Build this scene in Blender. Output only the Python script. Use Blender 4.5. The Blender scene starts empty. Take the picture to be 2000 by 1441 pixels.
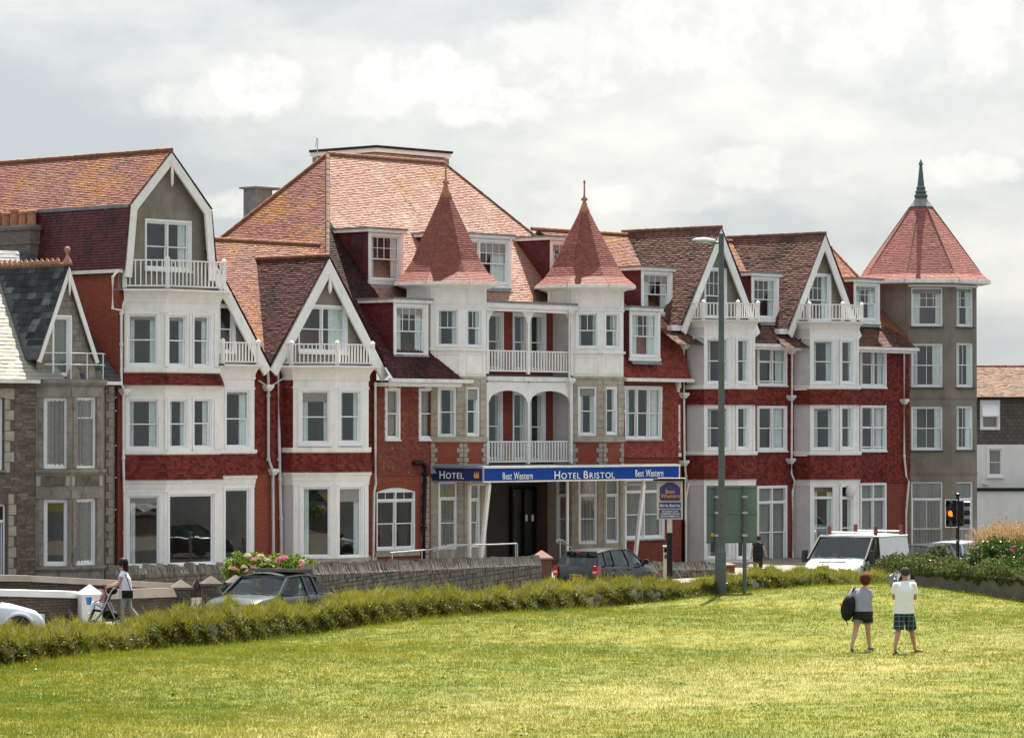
import bpy, math, random
import numpy as np
from mathutils import Vector, Matrix, Euler
random.seed(7); rng = np.random.default_rng(7)
scene = bpy.context.scene
coll = scene.collection
# ------------------------------------------------------------------ camera
# world: X runs along the terrace to the right, Y into the buildings, Z up (0 = forecourt level)
F, CX, CY, HY = 7000.0, 1000.0, 720.5, 840.0
_r = math.hypot(6300, 7000)
AX, AY = 7000 / _r, 6300 / _r                 # view axis in plan
RX, RY = AY, -AX                              # right vector in plan
CAM = Vector((-90.271, -100.905, 6.2))
PITCH = math.atan((HY - CY) / F)
cp_, sp_ = math.cos(PITCH), math.sin(PITCH)
cam_data = bpy.data.cameras.new('camera')
cam_data.sensor_width = 36; cam_data.lens = 36 * F / 2000
cam_data.clip_start = 1; cam_data.clip_end = 3000
cam = bpy.data.objects.new('camera', cam_data); coll.objects.link(cam)
cam.matrix_world = Matrix(((RX, -AX * sp_, -AX * cp_, CAM.x), (RY, -AY * sp_, -AY * cp_, CAM.y), (0, cp_, -sp_, CAM.z), (0, 0, 0, 1)))
scene.camera = cam

# ------------------------------------------------------------------ light
SUN_EL, SUN_AZ = math.radians(61), math.atan2(AY, AX) - math.radians(9)
SUN = Vector((math.cos(SUN_EL) * math.cos(SUN_AZ), math.cos(SUN_EL) * math.sin(SUN_AZ), math.sin(SUN_EL)))
sd = bpy.data.lights.new('sun', 'SUN'); sd.energy = 5.0; sd.angle = math.radians(0.6); sd.color = (1.0, 0.94, 0.83)
sun = bpy.data.objects.new('sun', sd); coll.objects.link(sun)
sun.rotation_euler = SUN.to_track_quat('Z', 'Y').to_euler(); sun.location = (0, 0, 60)
scene.view_settings.view_transform = 'Standard'; scene.view_settings.look = 'None'
scene.view_settings.gamma = 1; scene.view_settings.exposure = 1.45

class NT:
    """small helper to wire node trees"""
    def __init__(s, nt): s.nt = nt; nt.nodes.clear()
    def n(s, t, **kw):
        nd = s.nt.nodes.new(t)
        for k, v in kw.items():
            if k.startswith('i_'):
                key = k[2:]; key = int(key) if key.isdigit() else key.replace('_', ' ')
                if isinstance(v, bpy.types.NodeSocket): s.nt.links.new(v, nd.inputs[key])
                else: nd.inputs[key].default_value = v
            else: setattr(nd, k, v)
        return nd
    def math(s, op, a, b=0.0, clamp=False): return s.n('ShaderNodeMath', operation=op, use_clamp=clamp, i_0=a, i_1=b).outputs[0]
    def vm(s, op, a, b=(0, 0, 0)):
        nd = s.n('ShaderNodeVectorMath', operation=op, i_0=a, i_1=b)
        return nd.outputs['Value'] if op in ('DOT_PRODUCT', 'LENGTH') else nd.outputs['Vector']
    def noise(s, vec, scale, detail=4, rough=.55, out='Fac'):
        nd = s.n('ShaderNodeTexNoise', i_Scale=scale, i_Detail=detail, i_Roughness=rough)
        if vec is not None: s.nt.links.new(vec, nd.inputs['Vector'])
        return nd.outputs[out]
    def step(s, v, lo, hi, a=0.0, b=1.0, smooth=True):
        return s.n('ShaderNodeMapRange', interpolation_type='SMOOTHSTEP' if smooth else 'LINEAR', i_0=v, i_1=lo, i_2=hi, i_3=a, i_4=b).outputs[0]
    def mix(s, f, a, b, mode='MIX'):
        nd = s.nt.nodes.new('ShaderNodeMix'); nd.data_type = 'RGBA'; nd.blend_type = mode
        for sock, v in ((nd.inputs[0], f), (nd.inputs[6], a), (nd.inputs[7], b)):
            if isinstance(v, bpy.types.NodeSocket): s.nt.links.new(v, sock)
            else: sock.default_value = (*v, 1) if isinstance(v, tuple) and len(v) == 3 else v
        return nd.outputs[2]

def ray(px, py):
    a = (px - CX) / F; b = (CY - py) / F
    fw = cp_ - b * sp_; up = sp_ + b * cp_
    return Vector((AX * fw + RX * a, AY * fw + RY * a, up))
def build_world():
    w = bpy.data.worlds.new('World'); scene.world = w; w.use_nodes = True
    t = NT(w.node_tree)
    d = t.n('ShaderNodeTexCoord').outputs['Generated']
    z = t.n('ShaderNodeSeparateXYZ', i_0=d).outputs[2]
    zp = t.math('MAXIMUM', z, 0.0)
    sky = t.n('ShaderNodeTexSky', sky_type='NISHITA'); sky.sun_disc = False
    sky.sun_elevation = SUN_EL; sky.sun_rotation = math.pi / 2 - SUN_AZ
    blue = t.mix(1.0, sky.outputs[0], (0.10, 0.10, 0.10), 'MULTIPLY')
    # high cloud veil: grey-blue with paler drifts, everywhere on the dome
    st = t.vm('MULTIPLY', d, (1, 1, 2.2))
    n1 = t.noise(st, 7.0, 6, .55); n2 = t.noise(st, 26.0, 8, .6)
    veil = t.math('ADD', t.math('MULTIPLY', n1, .82), t.math('MULTIPLY', n2, .18))
    toward = t.math('POWER', t.math('MAXIMUM', t.vm('DOT_PRODUCT', d, tuple(Vector((SUN.x, SUN.y, .12)).normalized())), 0.0), 26.0)
    lt = t.step(t.math('ADD', veil, t.math('MULTIPLY', t.math('SUBTRACT', toward, .5), .30)), .38, .70)
    cloud = t.mix(lt, (0.635, 0.68, 0.705), (1.14, 1.10, 1.03))
    # a row of cumulus low over the roofs and the same kind of heads elsewhere round the horizon
    warp = t.vm('SCALE', t.vm('SUBTRACT', t.noise(d, 130.0, 8, .68, 'Color'), (.5, .5, .5)), (0, 0, 0))
    warp.node.inputs['Scale'].default_value = .0085
    dw = t.vm('ADD', d, warp)
    blobs = None
    for (px, py, wx, wy) in ((500, 165, 95, 62), (400, 195, 115, 40), (830, 150, 150, 62), (760, 195, 130, 40), (940, 205, 130, 42), (1150, 95, 260, 60),
                             (1480, 330, 170, 40), (1800, 60, 260, 120), (1330, 60, 260, 90), (1120, 155, 120, 40), (1900, 330, 90, 30), (600, 400, 260, 30), (1250, 385, 200, 28)):
        c = ray(px, py).normalized()
        v = t.vm('SUBTRACT', dw, tuple(c))
        a = t.math('DIVIDE', t.vm('DOT_PRODUCT', v, (RX, RY, 0)), wx / F)
        b = t.math('DIVIDE', t.vm('DOT_PRODUCT', v, (0, 0, 1)), wy / F)
        front = t.step(t.vm('DOT_PRODUCT', d, tuple(c)), .98, .99)
        r = t.math('SQRT', t.math('ADD', t.math('MULTIPLY', a, a), t.math('MULTIPLY', b, b)))
        m = t.math('MULTIPLY', t.step(r, 1.22, .72), front)
        m = t.math('MULTIPLY', m, .95 if wy > 41 and px < 1000 else .6)
        blobs = m if blobs is None else t.math('MAXIMUM', blobs, m)
    heads = t.math('MULTIPLY', t.step(t.noise(t.vm('ADD', st, (3.1, 1.7, .4)), 4.5, 9, .6), .56, .66), t.math('SUBTRACT', 1.0, t.step(t.vm('DOT_PRODUCT', d, (AX, AY, 0)), .95, .98)))
    m = t.math('MAXIMUM', blobs, heads)
    shade = t.step(t.noise(dw, 60.0, 6, .6), .35, .6)
    head_col = t.mix(shade, (0.93, 0.925, 0.905), (1.16, 1.125, 1.06))
    col = t.mix(m, cloud, head_col)
    col = t.mix(.88, blue, col)
    # an overcast dome is about three times as bright overhead as at the horizon
    gain = t.math('ADD', 1.0, t.math('MULTIPLY', zp, 1.05))
    below = t.step(z, -.05, 0.0)
    col = t.mix(below, (.16, .17, .10), col)
    bg = t.n('ShaderNodeBackground', i_Color=col, i_Strength=t.math('MULTIPLY', gain, SKY_GAIN))
    out = t.n('ShaderNodeOutputWorld'); w.node_tree.links.new(bg.outputs[0], out.inputs[0])
SKY_GAIN = 0.335
build_world()

# ------------------------------------------------------------------ picture geometry -> world points
def on_y(px, py, Y): d = ray(px, py); k = (Y - CAM.y) / d.y; return CAM.x + d.x * k, CAM.z + d.z * k
def on_x(px, py, X): d = ray(px, py); k = (X - CAM.x) / d.x; return CAM.y + d.y * k, CAM.z + d.z * k
def xy_at(px, depth):
    a = (px - CX) / F * depth
    return Vector((CAM.x + AX * depth + RX * a, CAM.y + AY * depth + RY * a))
def z_at(py, depth): return CAM.z + (HY - py) / F * depth
def depth_of(x, y): return AX * (x - CAM.x) + AY * (y - CAM.y)
def ground_z(x, y): return min(1.41, max(-.25, 1.45 - .02 * (depth_of(x, y) - 82)))

# ------------------------------------------------------------------ mesh builder
class MB:
    def __init__(s): s.v = []; s.f = []; s.m = []; s.r = []; s.cur = 0; s.rn = 0.5
    def face(s, *p):
        n = len(s.v); s.v.extend([tuple(q) for q in p]); s.f.append(tuple(range(n, n + len(p)))); s.m.append(s.cur); s.r.append(s.rn)
    def hexa(s, p):      # p: 8 points, bottom ring then top ring
        n = len(s.v); s.v.extend([tuple(q) for q in p])
        for q in ((3, 2, 1, 0), (4, 5, 6, 7), (0, 1, 5, 4), (1, 2, 6, 5), (2, 3, 7, 6), (3, 0, 4, 7)):
            s.f.append(tuple(n + i for i in q)); s.m.append(s.cur); s.r.append(s.rn)
    def box(s, a, b):
        (x0, y0, z0), (x1, y1, z1) = a, b
        s.hexa([(x0, y0, z0), (x1, y0, z0), (x1, y1, z0), (x0, y1, z0), (x0, y0, z1), (x1, y0, z1), (x1, y1, z1), (x0, y1, z1)])
    def fbox(s, fc, s0, s1, z0, z1, o0, o1):   # on a wall face: o0 inner, o1 outer offset
        P = fc.pt
        s.hexa([P(s0, z0, o1), P(s1, z0, o1), P(s1, z0, o0), P(s0, z0, o0), P(s0, z1, o1), P(s1, z1, o1), P(s1, z1, o0), P(s0, z1, o0)])
    def prism(s, pts, ext):   # planar polygon pushed by a vector
        e = Vector(ext); a = [Vector(p) for p in pts]; b = [p + e for p in a]; n = len(a)
        s.face(*a[::-1]); s.face(*b)
        for i in range(n): s.face(a[i], a[(i + 1) % n], b[(i + 1) % n], b[i])
    def bar(s, p, q, w, h, up=(0, 0, 1)):
        p, q = Vector(p), Vector(q); d = (q - p).normalized(); u = d.cross(Vector(up))
        if u.length < 1e-4: u = Vector((1, 0, 0))
        u.normalize(); v = u.cross(d); u *= w / 2; v *= h / 2
        s.hexa([p - u - v, p + u - v, q + u - v, q - u - v, p - u + v, p + u + v, q + u + v, q - u + v])
    def tube(s, pts, r, n=8, cap=True):
        pts = [Vector(p) for p in pts]; rs = r if isinstance(r, (list, tuple)) else [r] * len(pts)
        rings = []
        for i, p in enumerate(pts):
            d = (pts[min(i + 1, len(pts) - 1)] - pts[max(i - 1, 0)]).normalized()
            u = d.cross(Vector((0, 0, 1)))
            if u.length < 1e-3: u = Vector((1, 0, 0))
            u.normalize(); v = u.cross(d); k = len(s.v)
            s.v.extend([tuple(p + (u * math.cos(2 * math.pi * j / n) + v * math.sin(2 * math.pi * j / n)) * rs[i]) for j in range(n)]); rings.append(k)
        for a, b in zip(rings, rings[1:]):
            for j in range(n): s.f.append((a + j, a + (j + 1) % n, b + (j + 1) % n, b + j)); s.m.append(s.cur); s.r.append(s.rn)
        if cap:
            for k, o in ((rings[0], 1), (rings[-1], -1)): s.f.append(tuple(range(k, k + n))[::o]); s.m.append(s.cur); s.r.append(s.rn)
    def lathe(s, c, prof, n=16, phase=0.0, cap=True):
        c = Vector(c); rings = []
        for (r, z) in prof:
            rings.append(len(s.v))
            s.v.extend([(c.x + r * math.cos(phase + 2 * math.pi * j / n), c.y + r * math.sin(phase + 2 * math.pi * j / n), c.z + z) for j in range(n)])
        for a, b in zip(rings, rings[1:]):
            for j in range(n): s.f.append((a + j, a + (j + 1) % n, b + (j + 1) % n, b + j)); s.m.append(s.cur); s.r.append(s.rn)
        if cap:
            for k, o in ((rings[0], -1), (rings[-1], 1)): s.f.append(tuple(range(k, k + n))[::o]); s.m.append(s.cur); s.r.append(s.rn)
    def sweep(s, plan, prof, closed=False):   # prof: (out, z) points carried round a plan polyline
        rings = [[(*p, z) for p in offset(plan, o, closed)] for (o, z) in prof]
        n = len(plan)
        for a, b in zip(rings, rings[1:]):
            for i in range(n if closed else n - 1): s.face(a[i], a[(i + 1) % n], b[(i + 1) % n], b[i])
        if not closed:
            s.face(*[r[0] for r in rings][::-1]); s.face(*[r[-1] for r in rings])
    def mesh(s, name, mats, smooth=False):
        me = bpy.data.meshes.new(name); me.from_pydata(s.v, [], s.f)
        for m in (mats if isinstance(mats, (list, tuple)) else [mats]): me.materials.append(m)
        if any(s.m): me.polygons.foreach_set('material_index', s.m)
        if smooth: me.polygons.foreach_set('use_smooth', [True] * len(me.polygons))
        finish(me, s.r)
        return me
    def build(s, name, mats, parent=None, smooth=False, **kw): return obj(name, s.mesh(name, mats, smooth), parent, **kw)

def finish(me, rnd=None):
    """metre-scaled uv from the face normals, and a random value for each face"""
    n = len(me.loops); nf = len(me.polygons)
    if not nf: return
    co = np.empty(len(me.vertices) * 3, np.float32); me.vertices.foreach_get('co', co); co = co.reshape(-1, 3)
    li = np.empty(n, np.int32); me.loops.foreach_get('vertex_index', li)
    nr = np.empty(nf * 3, np.float32); me.polygons.foreach_get('normal', nr); nr = nr.reshape(-1, 3)
    tot = np.empty(nf, np.int32); me.polygons.foreach_get('loop_total', tot)
    N = np.repeat(nr, tot, axis=0); P = co[li]
    h = np.hypot(N[:, 0], N[:, 1]); steep = h > .35; hh = np.maximum(h, 1e-4)
    u = np.where(steep, (-N[:, 1] * P[:, 0] + N[:, 0] * P[:, 1]) / hh, P[:, 0])
    v = np.where(steep, P[:, 2] / hh, P[:, 1])
    uv = me.uv_layers.new(name='UVMap'); uv.data.foreach_set('uv', np.stack([u, v], 1).astype(np.float32).ravel())
    if rnd is not None and len(rnd) == nf:
        a = me.attributes.new('rnd', 'FLOAT', 'FACE'); a.data.foreach_set('value', np.array(rnd, np.float32))
    me.update()

def obj(name, me, parent=None, loc=None, rot=None, scale=None, kind=None, label=None):
    o = bpy.data.objects.new(name, me); coll.objects.link(o)
    if loc is not None: o.location = loc
    if rot is not None: o.rotation_euler = rot
    if scale is not None: o.scale = scale
    if parent is not None:
        o.parent = parent
        if parent.parent is None: o.matrix_parent_inverse = parent.matrix_basis.inverted()
    if kind: o['kind'] = kind
    if label: o['label'] = label
    return o
def thing(name, label, cat, loc=(0, 0, 0), group=None):
    o = bpy.data.objects.new(name, None); coll.objects.link(o); o.location = loc; o.empty_display_size = .3
    tag(o, label, cat, group); return o
def tag(o, label, cat, group=None):
    o['label'] = label; o['category'] = cat; o['kind'] = o.get('kind', 'thing')
    if group: o['group'] = group
    return o
def offset(plan, d, closed=False):
    P = [Vector((p[0], p[1])) for p in plan]; n = len(P); out = []
    for i in range(n):
        e = []
        if i > 0 or closed: e.append((P[i] - P[i - 1]).normalized())
        if i < n - 1 or closed: e.append((P[(i + 1) % n] - P[i]).normalized())
        ns = [Vector((q.y, -q.x)) for q in e]
        if len(ns) == 1: out.append(P[i] + ns[0] * d)
        else:
            b = (ns[0] + ns[1]).normalized(); out.append(P[i] + b * (d / max(.3, b.dot(ns[0]))))
    return out

class Face:
    """a vertical wall face from plan point A (left, seen from outside) to B"""
    def __init__(s, A, B):
        s.A = Vector((A[0], A[1])); s.B = Vector((B[0], B[1])); s.L = (s.B - s.A).length
        s.u = (s.B - s.A).normalized(); s.n = Vector((s.u.y, -s.u.x))
    def pt(s, t, z, o=0.0): p = s.A + s.u * t + s.n * o; return Vector((p.x, p.y, z))
    def loc(s, px, py, o=0.0):
        d = ray(px, py); a = s.A + s.n * o
        k = s.n.dot(a - Vector((CAM.x, CAM.y))) / s.n.dot(Vector((d.x, d.y)))
        return s.u.dot(Vector((CAM.x + d.x * k, CAM.y + d.y * k)) - s.A), CAM.z + d.z * k
    def s(self, px, py=840): return self.loc(px, py)[0]
    def z(self, px, py): return self.loc(px, py)[1]
    def rect(self, x0, x1, y0, y1):
        xm, ym = (x0 + x1) / 2, (y0 + y1) / 2
        return self.s(x0, ym), self.s(x1, ym), self.z(xm, y1), self.z(xm, y0)

# ------------------------------------------------------------------ materials
def new_mat(name):
    m = bpy.data.materials.new(name); m.use_nodes = True
    t = NT(m.node_tree); b = t.n('ShaderNodeBsdfPrincipled'); o = t.n('ShaderNodeOutputMaterial')
    m.node_tree.links.new(b.outputs[0], o.inputs[0]); return m, t, b
def link(t, a, b): t.nt.links.new(a, b)
def bump(t, b, h, strength=.4, dist=.02):
    nd = t.n('ShaderNodeBump', i_Strength=strength, i_Distance=dist, i_Height=h); link(t, nd.outputs[0], b.inputs['Normal'])
def plain(name, col, rough=.6, var=.12, scale=3.0, metal=0.0, dirt=None, dirt_amt=.5, bmp=0.0, bscale=40.0, coat=0.0, spec=None, streak=.35):
    m, t, b = new_mat(name)
    pos = t.n('ShaderNodeNewGeometry').outputs['Position']
    n = t.noise(pos, scale, 5, .6)
    c = t.mix(t.step(n, .3, .7), tuple(x * (1 - var) for x in col), tuple(min(1, x * (1 + var)) for x in col))
    if dirt:
        sp = t.vm('MULTIPLY', pos, (1, 1, streak))
        c = t.mix(t.math('MULTIPLY', t.step(t.noise(sp, scale * 1.7, 7, .65), .52, .75), dirt_amt), c, dirt)
    link(t, c, b.inputs['Base Color'])
    b.inputs['Roughness'].default_value = rough; b.inputs['Metallic'].default_value = metal
    if coat: b.inputs['Coat Weight'].default_value = coat; b.inputs['Coat Roughness'].default_value = .05
    if spec is not None: b.inputs['Specular IOR Level'].default_value = spec
    if bmp: bump(t, b, t.noise(pos, bscale, 3, .6), bmp, .01)
    return m
def tiled(name, c0, c1, lichen=None, lichen_lo=.56, lichen_amt=.8, dark=None, dark_lo=.55, rough=.75, pale=None, spec=.3):
    """clay tile: each tile its own shade (rnd), lichen and weather stains laid over"""
    m, t, b = new_mat(name)
    pos = t.n('ShaderNodeNewGeometry').outputs['Position']
    r = t.n('ShaderNodeAttribute', attribute_name='rnd').outputs['Fac']
    c = t.mix(r, c0, c1)
    if pale: c = t.mix(t.math('MULTIPLY', t.step(t.noise(t.vm('MULTIPLY', pos, (1, 1, .5)), .55, 6, .7), .48, .72), .75), c, pale)
    if dark: c = t.mix(t.math('MULTIPLY', t.step(t.noise(t.vm('MULTIPLY', pos, (1, 1, .45)), .9, 7, .7), dark_lo, dark_lo + .14), .75), c, dark)
    if lichen:
        a = t.math('ADD', t.noise(pos, .5, 5, .65), t.math('MULTIPLY', t.math('SUBTRACT', t.noise(pos, 7.0, 4, .6), .5), .45))
        a = t.math('ADD', a, t.math('MULTIPLY', t.math('SUBTRACT', r, .5), .1))
        c = t.mix(t.math('MULTIPLY', t.step(a, lichen_lo, lichen_lo + .1), lichen_amt), c, lichen)
        w = t.step(t.noise(pos, 9.0, 3, .5), .68, .72)
        c = t.mix(t.math('MULTIPLY', w, .55), c, (.5, .47, .4))
    link(t, c, b.inputs['Base Color']); b.inputs['Roughness'].default_value = rough; b.inputs['Specular IOR Level'].default_value = spec
    bump(t, b, t.noise(pos, 60.0, 3, .6), .3, .004)
    return m
def bricky(name, c0, c1, mortar, bw=.225, bh=.075, rough=.85, ms=.012, stain=None, stain_lo=.55):
    m, t, b = new_mat(name)
    uv = t.n('ShaderNodeUVMap').outputs[0]
    pos = t.n('ShaderNodeNewGeometry').outputs['Position']
    br = t.n('ShaderNodeTexBrick', offset=.5, i_Color1=(*c0, 1), i_Color2=(*c1, 1), i_Mortar=(*mortar, 1), i_Scale=1.0, i_Mortar_Size=ms, i_Mortar_Smooth=.1, i_Bias=0.0, i_Brick_Width=bw, i_Row_Height=bh)
    link(t, uv, br.inputs['Vector'])
    c = br.outputs['Color']
    if stain: c = t.mix(t.math('MULTIPLY', t.step(t.noise(t.vm('MULTIPLY', pos, (1, 1, .4)), 1.1, 7, .7), stain_lo, stain_lo + .18), .7), c, stain)
    c = t.mix(t.math('MULTIPLY', t.noise(pos, 30.0, 3, .6), .35), c, (.06, .05, .045))
    link(t, c, b.inputs['Base Color']); b.inputs['Roughness'].default_value = rough; b.inputs['Specular IOR Level'].default_value = .25
    h = t.math('ADD', t.math('SUBTRACT', 1.0, br.outputs['Fac']), t.math('MULTIPLY', t.noise(pos, 25.0, 3), .4))
    bump(t, b, h, .6, .012)
    return m
def rubble_mat(name, cols, rough=.9):
    m, t, b = new_mat(name)
    pos = t.n('ShaderNodeNewGeometry').outputs['Position']
    r = t.n('ShaderNodeAttribute', attribute_name='rnd').outputs['Fac']
    rp = t.n('ShaderNodeValToRGB', i_0=r); el = rp.color_ramp.elements
    while len(el) < len(cols): el.new(.5)
    for i, c in enumerate(cols): el[i].position = i / (len(cols) - 1); el[i].color = (*c, 1)
    c = t.mix(t.math('MULTIPLY', t.step(t.noise(pos, 6.0, 6, .7), .42, .72), .6), rp.outputs[0], (.055, .05, .042))
    c = t.mix(t.math('MULTIPLY', t.step(t.noise(pos, 1.6, 5, .6), .58, .7), .35), c, (.3, .26, .17))
    link(t, c, b.inputs['Base Color']); b.inputs['Roughness'].default_value = rough; b.inputs['Specular IOR Level'].default_value = .2
    bump(t, b, t.noise(pos, 22.0, 5, .65), .8, .02)
    return m
def glass_mat(name, f0=.085, tint=(.93, .96, .96)):
    m, t, b = new_mat(name); m.node_tree.nodes.remove(b)
    o = [n for n in m.node_tree.nodes if n.type == 'OUTPUT_MATERIAL'][0]
    pos = t.n('ShaderNodeNewGeometry').outputs['Position']
    bp = t.n('ShaderNodeBump', i_Strength=.02, i_Distance=.05, i_Height=t.noise(pos, 1.3, 2, .5))
    g = t.n('ShaderNodeBsdfGlossy', i_Color=(1, 1, 1, 1), i_Roughness=.01, i_Normal=bp.outputs[0])
    tr = t.n('ShaderNodeBsdfTransparent', i_Color=(*tint, 1))
    ge = t.n('ShaderNodeNewGeometry'); c = t.math('ABSOLUTE', t.vm('DOT_PRODUCT', ge.outputs['Normal'], ge.outputs['Incoming']))
    fr = t.math('ADD', f0, t.math('MULTIPLY', 1 - f0, t.math('POWER', t.math('SUBTRACT', 1.0, c, True), 5.0)))
    mx = t.n('ShaderNodeMixShader', i_0=fr, i_1=tr.outputs[0], i_2=g.outputs[0])
    link(t, mx.outputs[0], o.inputs[0]); return m
def leafy(name, cols, trans=.25, rough=.6):
    m, t, b = new_mat(name)
    r = t.n('ShaderNodeAttribute', attribute_name='rnd').outputs['Fac']
    pos = t.n('ShaderNodeNewGeometry').outputs['Position']
    rp = t.n('ShaderNodeValToRGB', i_0=r); el = rp.color_ramp.elements
    while len(el) < len(cols): el.new(.5)
    for i, c in enumerate(cols): el[i].position = i / (len(cols) - 1); el[i].color = (*c, 1)
    c = rp.outputs[0]
    link(t, c, b.inputs['Base Color']); b.inputs['Roughness'].default_value = rough; b.inputs['Specular IOR Level'].default_value = .25
    o = [n for n in m.node_tree.nodes if n.type == 'OUTPUT_MATERIAL'][0]
    tl = t.n('ShaderNodeBsdfTranslucent'); link(t, c, tl.inputs[0])
    mx = t.n('ShaderNodeMixShader', i_0=trans, i_1=b.outputs[0], i_2=tl.outputs[0]); link(t, mx.outputs[0], o.inputs[0])
    return m

M = {}
M['white'] = plain('white_paint', (.80, .785, .755), .55, .05, 2.4, dirt=(.48, .44, .37), dirt_amt=.34, streak=.16)
M['pvc'] = plain('white_frame', (.82, .83, .84), .35, .03, 4.0, dirt=(.6, .58, .54), dirt_amt=.2)
M['offwhite'] = plain('shade_grey_white', (.62, .60, .60), .55, .06, 2.0, dirt=(.42, .38, .34), dirt_amt=.35)  # greyer white holding the shade of left-facing bay returns in its colour
M['gutter'] = plain('gutter_paint', (.74, .73, .70), .4, .1, 3.0, dirt=(.38, .36, .32), dirt_amt=.6)
M['pipe_grey'] = plain('pipe_paint', (.55, .57, .58), .45, .1, 3.0, dirt=(.3, .27, .23), dirt_amt=.6)
M['pebble'] = plain('pebbledash', (.235, .21, .165), .95, .18, 1.2, dirt=(.10, .095, .07), dirt_amt=.5, bmp=.9, bscale=55)
M['pebble2'] = plain('tower_pebbledash', (.205, .18, .145), .95, .14, .8, dirt=(.085, .075, .065), dirt_amt=.6, bmp=.9, bscale=45)
M['stone'] = plain('sandstone', (.37, .33, .265), .85, .16, 2.5, dirt=(.17, .155, .125), dirt_amt=.55, bmp=.35, bscale=30)
M['stone_dark'] = plain('weathered_granite', (.245, .225, .185), .9, .2, 2.2, dirt=(.075, .07, .058), dirt_amt=.85, bmp=.5, bscale=25)
M['lead'] = plain('lead_sheet', (.17, .18, .19), .5, .2, 4.0, dirt=(.3, .3, .28), dirt_amt=.4)
M['black'] = plain('black_paint', (.008, .008, .009), .4, .2, spec=.25)
M['rubber'] = plain('tyre_rubber', (.02, .02, .02), .8, .2)
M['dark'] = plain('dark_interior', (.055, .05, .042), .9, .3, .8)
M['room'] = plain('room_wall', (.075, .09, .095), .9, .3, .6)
M['curtain'] = plain('curtain_cloth', (.62, .69, .67), .9, .08, 6.0)
M['net'] = plain('net_curtain', (.25, .245, .225), .9, .12, 9.0)
M['glass'] = glass_mat('window_glass')
M['tile_red'] = tiled('red_hung_tile', (.098, .015, .013), (.225, .043, .033), dark=(.045, .011, .010), dark_lo=.54, rough=.7, spec=.15)
M['tile_red2'] = tiled('bright_red_hung_tile', (.19, .040, .034), (.32, .078, .062), dark=(.085, .02, .02), dark_lo=.56, rough=.7, spec=.15)
M['tile_rust'] = tiled('rusty_hung_tile', (.15, .034, .026), (.23, .06, .042), lichen=(.26, .11, .03), lichen_lo=.54, lichen_amt=.6, rough=.7)
M['tile_maroon'] = tiled('maroon_roof_tile', (.048, .012, .013), (.105, .030, .027), lichen=(.2, .085, .03), lichen_lo=.72, dark=(.018, .008, .008), dark_lo=.5)
M['tile_brown'] = tiled('brown_roof_tile', (.105, .048, .038), (.165, .082, .064), lichen=(.28, .16, .055), lichen_lo=.64, dark=(.04, .022, .018), dark_lo=.47)
M['tile_pink'] = tiled('pale_clay_roof_tile', (.31, .165, .125), (.42, .25, .20), lichen=(.38, .185, .045), lichen_lo=.575, pale=(.50, .37, .305), dark=(.12, .06, .048), dark_lo=.58)
M['tile_lichen'] = tiled('lichened_roof_tile', (.195, .07, .056), (.26, .112, .088), lichen=(.34, .145, .032), lichen_lo=.49, lichen_amt=.68, pale=(.28, .165, .125), dark=(.075, .035, .028), dark_lo=.55)
M['tile_cone'] = tiled('turret_roof_tile', (.185, .054, .043), (.25, .086, .068), dark=(.11, .033, .028), dark_lo=.6, rough=.7)
M['tile_dark'] = tiled('dark_plum_tile', (.075, .014, .017), (.125, .026, .028), dark=(.035, .009, .01), dark_lo=.5, rough=.55)
M['tile_black'] = tiled('dark_roof_tile', (.022, .012, .012), (.06, .026, .024), dark=(.012, .009, .009), dark_lo=.5, pale=(.09, .055, .05), spec=.15)
M['ridge'] = plain('ridge_tile', (.19, .08, .045), .85, .3, 5.0, dirt=(.42, .24, .06), dirt_amt=.6)
M['ridge_dark'] = plain('ridge_tile_dark', (.13, .07, .05), .85, .3, 5.0, dirt=(.3, .19, .08), dirt_amt=.5)
M['slate'] = plain('dark_slate', (.052, .060, .068), .5, .35, 1.5, dirt=(.018, .019, .02), dirt_amt=.7, bmp=.3)
M['slate_pale'] = plain('pale_slate', (.30, .285, .26), .65, .12, 1.5, dirt=(.24, .22, .19), dirt_amt=.4)
M['brick_red'] = bricky('red_brick', (.29, .048, .03), (.36, .075, .05), (.12, .035, .028), stain=(.10, .025, .02))
M['brick_orange'] = bricky('orange_red_brick', (.36, .07, .035), (.43, .10, .055), (.17, .06, .04), stain=(.16, .04, .025))
M['brick_grey'] = bricky('grey_brown_brick', (.085, .068, .055), (.15, .115, .092), (.055, .048, .04), stain=(.05, .042, .035))
M['rubble'] = rubble_mat('rubble_stone', [(.11, .095, .078), (.19, .165, .13), (.15, .115, .088), (.26, .22, .165), (.125, .105, .09)])
M['cock'] = rubble_mat('coping_stone', [(.19, .18, .155), (.13, .12, .10), (.25, .235, .205), (.16, .14, .115)])
M['rubble_grey'] = rubble_mat('grey_rubble_stone', [(.085, .08, .07), (.15, .14, .12), (.115, .105, .09), (.19, .18, .155), (.10, .09, .078)])
M['terracotta'] = plain('terracotta', (.36, .17, .10), .85, .2, 6.0, dirt=(.2, .12, .08), dirt_amt=.6)
M['copper'] = plain('verdigris_copper', (.06, .105, .105), .5, .2, 5.0, dirt=(.11, .17, .155), dirt_amt=.6)
M['steel'] = plain('galvanised_steel', (.42, .44, .45), .4, .12, 5.0, metal=.6)
M['sign_back'] = plain('sign_back_grey_green', (.10, .145, .14), .5, .1, 1.2, dirt=(.05, .07, .06), dirt_amt=.5)
M['post_grey'] = plain('grey_painted_post', (.075, .092, .10), .45, .12, 3.0)
M['blue'] = plain('sign_blue', (.004, .052, .29), .5, .05, spec=.15)
M['navy'] = plain('sign_navy', (.010, .028, .13), .35, .08)
M['gold'] = plain('sign_orange', (.72, .30, .03), .5, .08)
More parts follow.
